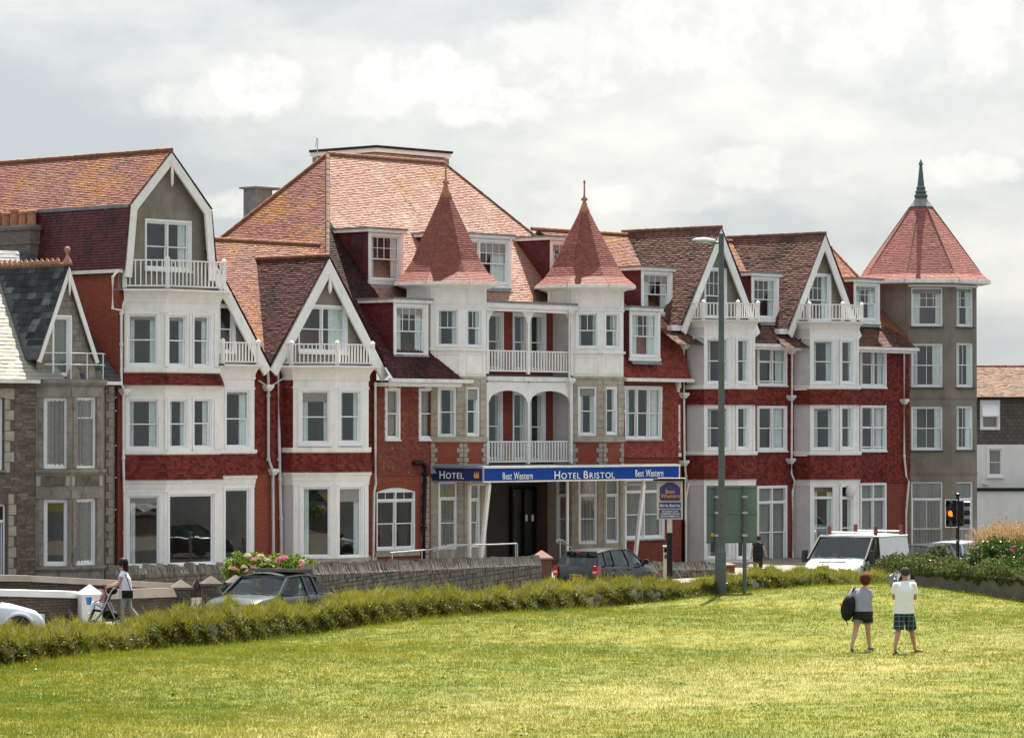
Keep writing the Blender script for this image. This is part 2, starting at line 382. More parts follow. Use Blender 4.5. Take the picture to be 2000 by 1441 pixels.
M['letter'] = plain('sign_lettering', (.83, .83, .83), .5, .03)
M['asphalt'] = plain('asphalt', (.055, .055, .058), .9, .2, 2.0, dirt=(.09, .085, .08), bmp=.5, bscale=60)
M['paving'] = plain('paving', (.19, .17, .145), .9, .12, 2.0, dirt=(.2, .18, .15), bmp=.3)
M['render_white'] = plain('white_render', (.74, .74, .73), .8, .04, 1.0, dirt=(.50, .48, .45), dirt_amt=.35, bmp=.2)
M['concrete'] = plain('weathered_concrete', (.085, .08, .07), .95, .18, 2.0, dirt=(.06, .058, .05), dirt_amt=.6, bmp=.5, bscale=30)
M['coping'] = plain('brown_stone_coping', (.105, .086, .07), .9, .18, 2.5, dirt=(.09, .075, .06), dirt_amt=.6, bmp=.4)
M['pink_stone'] = plain('pink_sandstone', (.22, .125, .098), .85, .12, 2.5, dirt=(.22, .13, .10), dirt_amt=.4)
M['brick_chimney'] = bricky('chimney_brick', (.18, .16, .135), (.27, .24, .20), (.12, .11, .09), stain=(.10, .085, .065))
M['brown_brick'] = bricky('brown_brick', (.16, .062, .045), (.20, .082, .06), (.09, .05, .04))

# ------------------------------------------------------------------ building pieces
def tiles(name, parent, poly, mat, course=.105, tw=.165, th=.034, kind='stuff', jit=.009, into=None):
    """clay tiles laid in lapped courses over a convex polygon (outward = right-hand normal)"""
    P = [Vector(p) for p in poly]
    n = (P[1] - P[0]).cross(P[2] - P[0])
    if n.length < 1e-6: n = (P[2] - P[0]).cross(P[3] - P[0])
    n.normalize()
    u = Vector((0, 0, 1)).cross(n)
    u = u.normalized() if u.length > 1e-4 else Vector((1, 0, 0))
    v = n.cross(u)
    if v.z < 0: v = -v
    O = P[0]; Q = [((p - O).dot(u), (p - O).dot(v)) for p in P]
    vmin, vmax = min(q[1] for q in Q), max(q[1] for q in Q)
    def span(vv):
        xs = []
        for (a, b), (c, d) in zip(Q, Q[1:] + Q[:1]):
            if abs(d - b) < 1e-9:
                if abs(vv - b) < 1e-6: xs += [a, c]
            elif min(b, d) - 1e-6 <= vv <= max(b, d) + 1e-6: xs.append(a + (c - a) * (vv - b) / (d - b))
        return (min(xs), max(xs)) if xs else None
    mb = into or MB(); k = max(1, round((vmax - vmin) / course)); step = (vmax - vmin) / k
    mb.face(*P)
    for i in range(k):
        v0, v1 = vmin + i * step, vmin + (i + 1) * step
        a, b = span(v0 + 1e-5), span(v1 - 1e-5)
        if not a or not b: continue
        lo, hi = min(a[0], b[0]), max(a[1], b[1])
        x = lo - (tw / 2 if i % 2 else 0) - random.random() * .01
        while x < hi:
            x2 = x + tw
            bl, br = max(x, a[0]), min(x2, a[1]); tl, tr = max(x, b[0]), min(x2, b[1])
            if br - bl > .004 or tr - tl > .004:
                if br < bl: bl = br = min(max((bl + br) / 2, a[0]), a[1])
                if tr < tl: tl = tr = min(max((tl + tr) / 2, b[0]), b[1])
                h = th + random.uniform(-jit, jit); sag = random.uniform(-.004, .004)
                W = lambda s, t, e: O + u * s + v * t + n * e
                mb.rn = random.random()
                p0, p1 = W(bl, v0 - .006 + sag, h), W(br, v0 - .006 + sag, h + random.uniform(-.002, .002))
                mb.face(p0, p1, W(tr, v1, .006), W(tl, v1, .006))
                mb.face(W(bl, v0 + sag, 0), W(br, v0 + sag, 0), p1, p0)
            x = x2
    if into: return
    return mb.build(name, mat, parent, kind=kind)

def wall(name, parent, fc, z0, z1, mat, holes=(), s0=0.0, s1=None, reveal=.14, extra=None):
    """wall panel with real openings; holes are (s0,s1,z0,z1)"""
    s1 = fc.L if s1 is None else s1
    H = [(max(a, s0), min(b, s1), max(c, z0), min(d, z1)) for a, b, c, d in holes]
    H = [h for h in H if h[1] - h[0] > .02 and h[3] - h[2] > .02]
    xs = sorted({s0, s1, *[v for h in H for v in h[:2]]}); zs = sorted({z0, z1, *[v for h in H for v in h[2:]]})
    mb = MB()
    for a, b in zip(xs, xs[1:]):
        for c, d in zip(zs, zs[1:]):
            x, z = (a + b) / 2, (c + d) / 2
            if any(h[0] < x < h[1] and h[2] < z < h[3] for h in H): continue
            mb.face(fc.pt(a, c), fc.pt(b, c), fc.pt(b, d), fc.pt(a, d))
    for a, b, c, d in H:
        r = -reveal
        mb.face(fc.pt(a, c), fc.pt(a, c, r), fc.pt(b, c, r), fc.pt(b, c)); mb.face(fc.pt(a, d), fc.pt(b, d), fc.pt(b, d, r), fc.pt(a, d, r))
        mb.face(fc.pt(a, c), fc.pt(a, d), fc.pt(a, d, r), fc.pt(a, c, r)); mb.face(fc.pt(b, c), fc.pt(b, c, r), fc.pt(b, d, r), fc.pt(b, d))
    return mb.build(name, mat, parent)

def ring(mb, fc, s0, s1, z0, z1, w, o0, o1, wb=None):
    wb = w if wb is None else wb
    mb.fbox(fc, s0, s0 + w, z0, z1, o0, o1); mb.fbox(fc, s1 - w, s1, z0, z1, o0, o1)
    mb.fbox(fc, s0 + w, s1 - w, z0, z0 + wb, o0, o1 - .002); mb.fbox(fc, s0 + w, s1 - w, z1 - w, z1, o0, o1 - .002)

def drape(fc, a, b, z0, z1, o, folds=5, amp=.035):
    mb = MB(); n = max(4, folds * 4); pts = []
    ph = random.random() * 6
    for i in range(n + 1):
        t = i / n; pts.append((a + (b - a) * t, o + amp * math.sin(ph + t * folds * 2 * math.pi) + amp * .4 * math.sin(ph * 2 + t * folds * 5)))
    for (x0, o0), (x1, o1) in zip(pts, pts[1:]): mb.face(fc.pt(x0, z0, o0), fc.pt(x1, z0, o1), fc.pt(x1, z1, o1), fc.pt(x0, z1, o0))
    return mb

def window(parent, fc, rect, lights=1, bars=None, split=.5, curtain='both', sill=True, fw=.075, inset=.05, trim=True, transom=None, opened=0.0, name='window', fm='pvc', room='room', depth=1.3, blind=0.0):
    """timber sash window: casing > sashes, panes, curtains, sill, the room behind"""
    s0, s1, z0, z1 = rect
    if curtain in ('both', 'right', 'left') and not blind and random.random() < .35: blind = random.uniform(.08, .3)
    mb = MB(); o1 = -inset + .05
    ring(mb, fc, s0, s1, z0, z1, fw, -.13, o1, fw * 1.2)
    W = (s1 - s0 - 2 * fw); mw = .07
    lw = (W - mw * (lights - 1)) / lights
    for i in range(1, lights): x = s0 + fw + i * lw + (i - 1) * mw; mb.fbox(fc, x, x + mw, z0 + fw, z1 - fw, -.13, o1 - .004)
    if trim and fm == 'pvc' and inset < .07: ring(mb, fc, s0 - .05, s1 + .05, z0 - .01, z1 + .05, .07, .001, .045)
    w = mb.build(name, M[fm], parent)
    zt = z1 - fw
    if transom:
        zt = z0 + (z1 - z0) * transom
        m2 = MB(); m2.fbox(fc, s0 + fw, s1 - fw, zt - .045, zt + .045, -.12, o1 - .003); m2.build('transom', M[fm], w)
    gl = -inset - .035
    for i in range(lights):
        a = s0 + fw + i * (lw + mw); b = a + lw; zb = z0 + fw * 1.2
        if transom:
            m3 = MB(); g = gl + .01
            m3.face(fc.pt(a, zt + .045, g), fc.pt(b, zt + .045, g), fc.pt(b, z1 - fw, g), fc.pt(a, z1 - fw, g)); m3.build('pane', M['glass'], w)
            if transom and bars and bars[1] < 0:
                m3 = MB()
                for q in range(1, bars[0]): x = a + (b - a) * q / bars[0]; m3.fbox(fc, x - .012, x + .012, zt + .045, z1 - fw, g - .01, g + .012)
                m3.build('glazing_bar', M[fm], w)
        top = zt - (.045 if transom else 0); zm = zb + (top - zb) * split
        sw = .045
        if split >= .99:      # one fixed light
            spans = [(zb, top, gl)]
        else: spans = [(zb + opened, zm + .02 + opened, gl - .04), (zm - .02, top, gl)]
        for q, (za, zc, o) in enumerate(spans):
            m4 = MB(); ring(m4, fc, a, b, za, zc, sw, o - .018, o + .018, sw * (1.3 if q == 0 else .9))
            if bars and bars[1] > 0 and (q == 1 or len(bars) > 2):
                nx, nz = bars[0], bars[1]
                for k in range(1, nx): x = a + sw + (b - a - 2 * sw) * k / nx; m4.fbox(fc, x - .011, x + .011, za + sw, zc - sw, o - .014, o + .014)
                for k in range(1, nz): z = za + sw + (zc - za - 2 * sw) * k / nz; m4.fbox(fc, a + sw, b - sw, z - .011, z + .011, o - .012, o + .012)
            m4.build('sash', M[fm], w)
            m5 = MB(); m5.face(fc.pt(a + sw, za + sw, o), fc.pt(b - sw, za + sw, o), fc.pt(b - sw, zc - sw, o), fc.pt(a + sw, zc - sw, o)); m5.build('pane', M['glass'], w)
    x0, x1 = s0 + fw * .5, s1 - fw * .5; ww = x1 - x0; dp = -.155
    if curtain in ('both', 'left'): drape(fc, x0, x0 + ww * random.uniform(.17, .28), z0 + .05, z1 - .05, dp, 3).build('curtain', M['curtain'], w, smooth=True)
    if curtain in ('both', 'right'): drape(fc, x1 - ww * random.uniform(.2, .34), x1, z0 + .05, z1 - .05, dp, 3).build('curtain', M['curtain'], w, smooth=True)
    if curtain == 'net': drape(fc, x0, x1, z0 + .05, z1 - .05, dp, max(5, int(ww * 7)), .03).build('curtain', M['net'], w, smooth=True)
    if blind: mbl = MB(); mbl.fbox(fc, x0, x1, z1 - (z1 - z0) * blind, z1 - .04, dp + .06, dp + .08); mbl.build('blind', M['net'], w)
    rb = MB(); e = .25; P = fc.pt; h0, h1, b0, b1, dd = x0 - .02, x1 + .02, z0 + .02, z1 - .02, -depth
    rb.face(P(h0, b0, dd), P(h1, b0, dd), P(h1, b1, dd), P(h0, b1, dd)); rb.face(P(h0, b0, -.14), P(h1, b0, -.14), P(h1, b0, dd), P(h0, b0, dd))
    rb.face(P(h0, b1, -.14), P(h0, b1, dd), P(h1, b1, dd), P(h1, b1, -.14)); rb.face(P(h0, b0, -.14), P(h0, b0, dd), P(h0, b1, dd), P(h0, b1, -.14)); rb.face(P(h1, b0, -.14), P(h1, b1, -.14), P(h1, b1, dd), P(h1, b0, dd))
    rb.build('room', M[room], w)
    if sill: sm = MB(); sm.fbox(fc, s0 - .06, s1 + .06, z0 - .07, z0 - .004, -.1, .1); sm.build('sill', M['white' if sill is True else sill], w)
    return w

def balustrade(parent, plan, z0, z1, posts, gap=.15, bal_w=.045, mat='white', name='balustrade', skip=()):
    """hand and foot rails carried round a plan, with posts and balusters as pieces of their own"""
    mb = MB(); mb.sweep(plan, [(-.035, z1 - .05), (.035, z1 - .05), (.035, z1), (-.035, z1), (-.035, z1 - .05)])
    mb.sweep(plan, [(-.025, z0 + .06), (.025, z0 + .06), (.025, z0 + .12), (-.025, z0 + .12), (-.025, z0 + .06)])
    r = mb.build(name, M[mat], parent)
    bm = MB(); q = bal_w / 2; hh = z1 - .052 - (z0 + .122)
    bm.box((-q, -q, 0), (q, q, hh)); bme = bm.mesh('baluster', M[mat])
    pm = MB(); q = .06; pm.box((-q, -q, z0), (q, q, z1 + .04)); pm.hexa([(-.075, -.075, z1 + .04), (.075, -.075, z1 + .04), (.075, .075, z1 + .04), (-.075, .075, z1 + .04), (-.01, -.01, z1 + .14), (.01, -.01, z1 + .14), (.01, .01, z1 + .14), (-.01, .01, z1 + .14)])
    pme = pm.mesh('post', M[mat])
    for i, (a, b) in enumerate(zip(plan, plan[1:])):
        if i in skip: continue
        a, b = Vector(a[:2]), Vector(b[:2]); n = max(2, round((b - a).length / gap)); ang = math.atan2((b - a).y, (b - a).x)
        for k in range(1, n): p = a + (b - a) * (k / n); obj('baluster', bme, r, loc=(p.x, p.y, z0 + .122), rot=(0, 0, ang))
    for p in posts: obj('post', pme, r, loc=(p[0], p[1], 0), rot=(0, 0, p[2] if len(p) > 2 else 0))
    return r

def slab(mb, plan, back, z0, z1):   # plan polyline closed off along a back line, as a solid
    P = [Vector((p[0], p[1])) for p in plan] + [Vector(b) for b in back]
    mb.prism([(p.x, p.y, z0) for p in P][::-1], (0, 0, z1 - z0))

def bargeboard(parent, fcY, xa, za, feet, w=.34, th=.09, mat='white', name='bargeboard'):
    """raking boards of a gable in the plane Y=fcY: mitred at the apex and at every bend"""
    def side(pts, cut):       # cut: stop square on the centre line
        pts = [Vector((xa, za))] + [Vector(q) for q in pts]; ns = []
        for a, b in zip(pts, pts[1:]):
            d = (b - a).normalized(); n = Vector((-d.y, d.x)); ns.append(n if n.y < 0 else -n)
        inner = []
        for i, q in enumerate(pts):
            if i == 0:
                d = (pts[1] - pts[0]).normalized(); inner.append(Vector((xa, za - w / abs(d.x))))
            elif i == len(pts) - 1: inner.append(q + ns[-1] * w)
            else: bis = (ns[i - 1] + ns[i]).normalized(); inner.append(q + bis * (w / bis.dot(ns[i])))
        for i in range(len(pts) - 1):
            q = [pts[i], pts[i + 1], inner[i + 1], inner[i]]; mb = MB(); mb.prism([(v.x, fcY, v.y) for v in q], (0, th, 0)); mb.build(name, M[mat], parent)
    for pts in feet: side(pts, True)

def pipe(parent, pts, r=.055, mat='pipe_grey', name='downpipe', collars=()):
    mb = MB(); mb.tube(pts, r, 8)
    for c in collars: c = Vector(c); mb.lathe((c.x, c.y, c.z), [(r * 1.5, -.05), (r * 1.5, .05)], 8)
    return mb.build(name, M[mat], parent, smooth=False)
def hopper(parent, p, mat='gutter'):
    mb = MB(); x, y, z = p; mb.hexa([(x - .09, y - .09, z - .13), (x + .09, y - .09, z - .13), (x + .09, y + .09, z - .13), (x - .09, y + .09, z - .13), (x - .17, y - .15, z), (x + .17, y - .15, z), (x + .17, y + .12, z), (x - .17, y + .12, z)])
    mb.box((x - .19, y - .17, z), (x + .19, y + .13, z + .12)); mb.build('rain_hopper', M[mat], parent)
def gutter(parent, a, b, h=.13, d=.13, name='gutter', mat='gutter'):
    mb = MB(); mb.bar((*a[:2], a[2] + h / 2), (*b[:2], b[2] + h / 2), d, h); mb.build(name, M[mat], parent)
def ridge(parent, a, b, r=.09, mat='ridge', name='ridge_capping'):
    a, b = Vector(a), Vector(b); L = (b - a).length; n = max(2, int(L / .42)); pts = []; rs = []
    for i in range(n):
        for t, k in ((i / n, .92), ((i + .9) / n, 1.06)): pts.append(a + (b - a) * t + Vector((0, 0, random.uniform(-.008, .008)))); rs.append(r * k)
    mb = MB(); mb.tube(pts + [b], rs + [r], 8); mb.build(name, M[mat], parent)
def hung_band(parent, plan, z0, z1, mat, flare=.10, name='tile_hanging', top=.03, skip=()):
    a, b = offset(plan, flare), offset(plan, top); mb = MB()
    for i in range(len(plan) - 1):
        if i in skip: continue
        tiles(name, parent, [(*a[i], z0), (*a[i + 1], z0), (*b[i + 1], z1), (*b[i], z1)], mat, into=mb, th=.03)
    return mb.build(name, mat, parent, kind='stuff')

def bay(parent, plan, ref, levels, part='bay_wall'):
    """a canted bay: stacked walls with windows, tile-hung skirts, cornices and sills (heights read at a reference face)"""
    fcs = [Face(a, b) for a, b in zip(plan, plan[1:])]
    zf = lambda y: fcs[ref[0]].z(ref[1], y)
    for lv in levels:
        z1, z0 = zf(lv[1]), zf(lv[2])
        if lv[0] == 'wall':
            for i, f in enumerate(fcs):
                wins = lv[4].get(i, []); rects = [f.rect(*w[:4]) for w in wins]
                mat = lv[5].get(i, lv[3]) if len(lv) > 5 else lv[3]
                if mat == 'hung': 
                    hung_band(parent, plan[i:i + 2], z0, z1, M['tile_red'], .02, top=.018); mat = 'brick_red'
                wall(part, parent, f, z0, z1, M[mat], rects)
                for w, r in zip(wins, rects): window(parent, f, r, **(w[4] if len(w) > 4 else {}))
        elif lv[0] == 'tile': hung_band(parent, plan, z0, z1, lv[3], lv[4] if len(lv) > 4 else .1)
        elif lv[0] == 'cornice':
            o = lv[3]; h = z1 - z0; mb = MB()
            mb.sweep(plan, [(0, z0), (.025, z0), (.025, z0 + h * .25), (.04, z0 + h * .3), (o * .55, z0 + h * .62), (o, z0 + h * .82), (o, z1), (0, z1)]); mb.build('cornice', M['white'], parent)
        elif lv[0] == 'sill': mb = MB(); mb.sweep(plan, [(-.02, z0), (.07, z0), (.11, z0 + .05), (.11, z1), (-.02, z1)]); mb.build('sill_course', M[lv[3] if len(lv) > 3 else 'white'], parent)
        elif lv[0] == 'string': mb = MB(); o = lv[3]; mb.sweep(plan, [(0, z0), (o, z0), (o, z1), (0, z1)]); mb.build('moulding', M[lv[4] if len(lv) > 4 else 'white'], parent)
        elif lv[0] == 'cove':     # deep coved cornice carrying a balcony floor
            o = lv[3]; h = z1 - z0; mb = MB(); pr = [(0, z0), (.03, z0)]
            for k in range(7): t = k / 6; pr.append((.03 + (o - .03) * (1 - math.cos(t * math.pi / 2)), z0 + h * .85 * math.sin(t * math.pi / 2)))
            mb.sweep(plan, pr + [(o + .03, z0 + h * .87), (o + .03, z1), (-.2, z1)]); mb.build('balcony_cornice', M['white'], parent)
            q = offset(plan, o - .01); m2 = MB(); slab(m2, q, [(q[-1].x, .3), (q[0].x, .3)], z1 - .05, z1 + .012); m2.build('balcony_floor', M['lead'], parent)
    return fcs, zf

def gable_roof(parent, xa, za, hw, zfoot, yf, yb, mat, rm='ridge', name='gable_roof'):
    for sx in (-1, 1):
        a = [(xa, yf, za), (xa, yb, za), (xa + sx * hw, yb, zfoot), (xa + sx * hw, yf, zfoot)]
        tiles(name, parent, a if sx < 0 else a[::-1], mat)
    ridge(parent, (xa, yf, za + .03), (xa, yb, za + .03), mat=rm)

def gable_wall(parent, Y, xa, za, hw, zfoot, mat, wins, name='gable_wall'):
    """triangular gable with window openings: horizontal strips cut round the windows"""
    f = Face((xa - hw, Y), (xa + hw, Y)); rects = [f.rect(*w[:4]) for w in wins]; mb = MB()
    zs = sorted({zfoot, za, *[z for r in rects for z in r[2:]]})
    at = lambda z: hw * (za - z) / (za - zfoot)
    for z0, z1 in zip(zs, zs[1:]):
        cuts = sorted([r for r in rects if r[2] <= z0 + 1e-4 and r[3] >= z1 - 1e-4])
        l0, l1, r0, r1 = hw - at(z0), hw - at(z1), hw + at(z0), hw + at(z1)
        e0, e1 = l0, l1
        for c in cuts: 
            mb.face(f.pt(e0, z0), f.pt(max(e0, c[0]), z0), f.pt(max(e1, c[0]), z1), f.pt(e1, z1)); e0 = e1 = c[1]
        mb.face(f.pt(min(e0, r0), z0), f.pt(r0, z0), f.pt(r1, z1), f.pt(min(e1, r1), z1))
    mb.build(name, M[mat], parent)
    for w, r in zip(wins, rects): window(parent, f, r, **(w[4] if len(w) > 4 else {}))
    return f

# ================================================================== setting: ground
def ground():
    nx, ny = 60, 60; mb = MB(); vs = []
    for j in range(ny + 1):
        for i in range(nx + 1):
            d = 60 + (j / ny) ** 2 * 900; px = -2600 + 7200 * i / nx; p = xy_at(px, d); vs.append((p.x, p.y, ground_z(p.x, p.y)))
    mb.v = vs
    for j in range(ny):
        for i in range(nx): a = j * (nx + 1) + i; mb.f.append((a, a + 1, a + nx + 2, a + nx + 1)); mb.m.append(0); mb.r.append(.5)
    o = mb.build('road', M['asphalt']); o['kind'] = 'structure'
    # pavement strip on the far side of the road, a kerb high
    L = [(-400, 84), (60, 88), (330, 93), (620, 100), (1057, 127), (1300, 140), (1500, 150), (1900, 172)]
    mb = MB(); up = .1
    q0 = [xy_at(*p) for p in L]; q1 = [xy_at(p[0] + 60, p[1] - 3.2 * p[1] / 100) for p in L]
    for a, b, c, d in zip(q0, q0[1:], q1[1:], q1):
        Z = lambda p, e=up: (p.x, p.y, ground_z(p.x, p.y) + e)
        mb.face(Z(d), Z(c), Z(b), Z(a)); mb.face(Z(d, -.05), Z(c, -.05), Z(c), Z(d))
    o = mb.build('pavement', M['paving']); o['kind'] = 'structure'
    # forecourt and gardens between the boundary walls and the terrace
    mb = MB()
    pts = [(-700, 100), (620, 101), (1057, 128), (1300, 141), (1500, 151), (1900, 172.5)]
    q = [xy_at(*p) for p in pts]; back = [(-26, .2), (14, .2), (34, .2), (58, .2)]
    ring_ = [(p.x, p.y, ground_z(p.x, p.y) + .11) for p in q] + [(x, y, .34) for x, y in back[::-1]]
    for i in range(len(q) - 1):
        t0, t1 = i / (len(q) - 1), (i + 1) / (len(q) - 1)
        B = lambda t: (-26 + 84 * t, .2, .34)
        mb.face(ring_[i], ring_[i + 1], B(t1), B(t0))
    o = mb.build('forecourt', M['paving']); o['kind'] = 'structure'
ground()

# ================================================================== B: the gambrel-roofed house
def gambrel_house():
    R = thing('gambrel_house', 'tall red brick house with gambrel roof, white bays and top balcony, beside the stone house', 'house', (2, 3, .3))
    p = 1.1; x2, x3 = on_y(323, 840, -p)[0], on_y(427, 840, -p)[0]
    plan = [(x2 - p, 0), (x2, -p), (x3, -p), (x3 + .9, -.2)]
    W = dict(curtain='both')
    fcs, zf = bay(R, plan, (0, 285), [
        ('wall', 1112, 1170, 'brick_red', {}),
        ('wall', 937, 1112, 'white', {0: [(247, 312, 966, 1108, dict(split=1, curtain='left', room='dark', depth=2.2))], 1: [(329, 419, 963, 1105, dict(split=1, curtain='none', room='dark', depth=2.2))]}),
        ('cornice', 937, 962, .12),
        ('tile', 888, 937, M['tile_red'], .16),
        ('sill', 881, 888),
        ('wall', 752, 881, 'white', {0: [(247, 311, 778, 879, W)], 1: [(329, 367, 778, 878, W), (377, 413, 777, 877, dict(curtain='right'))]}),
        ('cornice', 752, 762, .1),
        ('tile', 728, 752, M['tile_red'], .2),
        ('sill', 718, 728),
        ('wall', 588, 718, 'white', {0: [(247, 309, 612, 716, dict(curtain='both', blind=.12))], 1: [(328, 365, 614, 717, dict(curtain='right', blind=.12)), (377, 411, 614, 718, dict(curtain='right', blind=.12))]}),
        ('string', 607, 611, .03),
        ('cove', 565, 590, .42)])
    # pilasters between the bay lights
    mb = MB(); f = fcs[1]
    for x in (323.5, 371, 420):
        for y0, y1 in ((780, 879), (614, 716)): s = f.s(x); mb2 = MB(); mb2.fbox(f, s - .06, s + .06, f.z(x, y1), f.z(x, y0), 0, .045); mb2.build('pilaster', M['white'], R)
    # balcony
    zb, zt = zf(563), zf(507)
    q = offset(plan, .2); q = [(q[0].x - .0, q[0].y - .05)] + [tuple(v) for v in q[1:3]]
    balustrade(R, q, zb, zt, [q[0], (*q[1], .4), q[2]], gap=.2)
    # gambrel gable
    xa, za = 2.08, 16.72; Yg = -.42
    sh, sz, fh, fz = 2.06, 14.62, 2.34, 12.2
    f = Face((xa - fh, 0), (xa + fh, 0)); rect = f.rect(284, 371, 432, 528); mb = MB()
    prof = lambda z: fh + (sh - fh) * (z - fz) / (sz - fz) if z < sz else sh * (za - z) / (za - sz)
    zs = sorted({zf(566), fz, sz, za, rect[2], rect[3]})
    for z0, z1 in zip(zs, zs[1:]):
        a0, a1 = prof(max(z0, fz)), prof(max(z1, fz))
        L0, L1, R0, R1 = fh - a0, fh - a1, fh + a0, fh + a1
        if rect[2] - 1e-4 <= z0 and z1 <= rect[3] + 1e-4:
            mb.face(f.pt(L0, z0), f.pt(rect[0], z0), f.pt(rect[0], z1), f.pt(L1, z1)); mb.face(f.pt(rect[1], z0), f.pt(R0, z0), f.pt(R1, z1), f.pt(rect[1], z1))
        else: mb.face(f.pt(L0, z0), f.pt(R0, z0), f.pt(R1, z1), f.pt(L1, z1))
    mb.build('gable_wall', M['pebble'], R)
    window(R, f, rect, lights=2, curtain='right', split=.47)
    bargeboard(R, Yg, xa, za, [[(xa - sh, sz), (xa - fh, fz - .25)], [(xa + sh, sz), (xa + fh, fz - .25)]], w=.33)
    mb = MB(); mb.lathe((xa, Yg - .02, za - .75), [(.005, -.55), (.05, -.42), (.06, -.1), (.045, .2), (.045, .5)], 8); mb.build('gable_pendant', M['white'], R)
    Yb = 15
    for sx in (-1, 1):
        a = [(xa, Yg, za + .08), (xa, Yb, za + .08), (xa + sx * (sh + .06), Yb, sz + .05), (xa + sx * (sh + .06), Yg, sz + .05)]
        tiles('roof', R, a if sx < 0 else a[::-1], M['tile_lichen'] if sx < 0 else M['tile_maroon'])
        b = [(xa + sx * (sh + .02), Yg, sz), (xa + sx * (sh + .02), Yb, sz), (xa + sx * (fh + .05), Yb, fz), (xa + sx * (fh + .05), Yg, fz)]
        tiles('lower_roof', R, b if sx < 0 else b[::-1], M['tile_dark'])
    ridge(R, (xa, Yg, za + .11), (xa, Yb, za + .11), r=.095)
    mb = MB(); mb.bar((xa - sh - .05, Yg + .1, sz + .0), (xa - sh - .05, Yb, sz + .0), .06, .13); mb.build('lead_flashing', M['lead'], R)
    # walls
    xl, xr = xa - fh + .02, xa + fh - .02
    wall('side_wall', R, Face((xl, Yb), (xl, 0)), -.4, fz, M['brick_orange'])
    wall('front_wall', R, Face((xl, 0), (xr, 0)), -.4, zf(566), M['brick_red'], [(.4, xr - xl - .2, .6, zf(570))], reveal=.4)
    wall('side_wall', R, Face((xr, 0), (xr, Yb)), -.4, fz, M['brick_red'])
    wall('rear_wall', R, Face((xr, Yb), (xl, Yb)), -.4, za - .1, M['brick_red'])
    gutter(R, (xl - .12, Yg + .1, fz - .1), (xl - .12, Yb, fz - .1))
    # rainwater pipes on the corner
    x = xl - .02; y = -.12
    def P(px, py, Y=-.14): xx, zz = on_y(px, py, Y); return (xx, Y, zz)
    pipe(R, [(xl - .12, -.1, fz - .08), P(231, 528), P(220, 541), P(220, 603), P(237, 606), P(237, 615), P(237, 748), P(241, 760), P(241, 900), P(243, 1000), P(243, 1150)], .05, 'gutter', collars=[P(237, 612), P(237, 672), P(241, 894), P(243, 1040)])
    hopper(R, P(243, 765))
    pipe(R, [P(250, 584, -.3), P(243, 588, -.2), P(240, 598, -.18), P(240, 612, -.16)], .04, 'gutter', name='overflow_pipe')
gambrel_house()

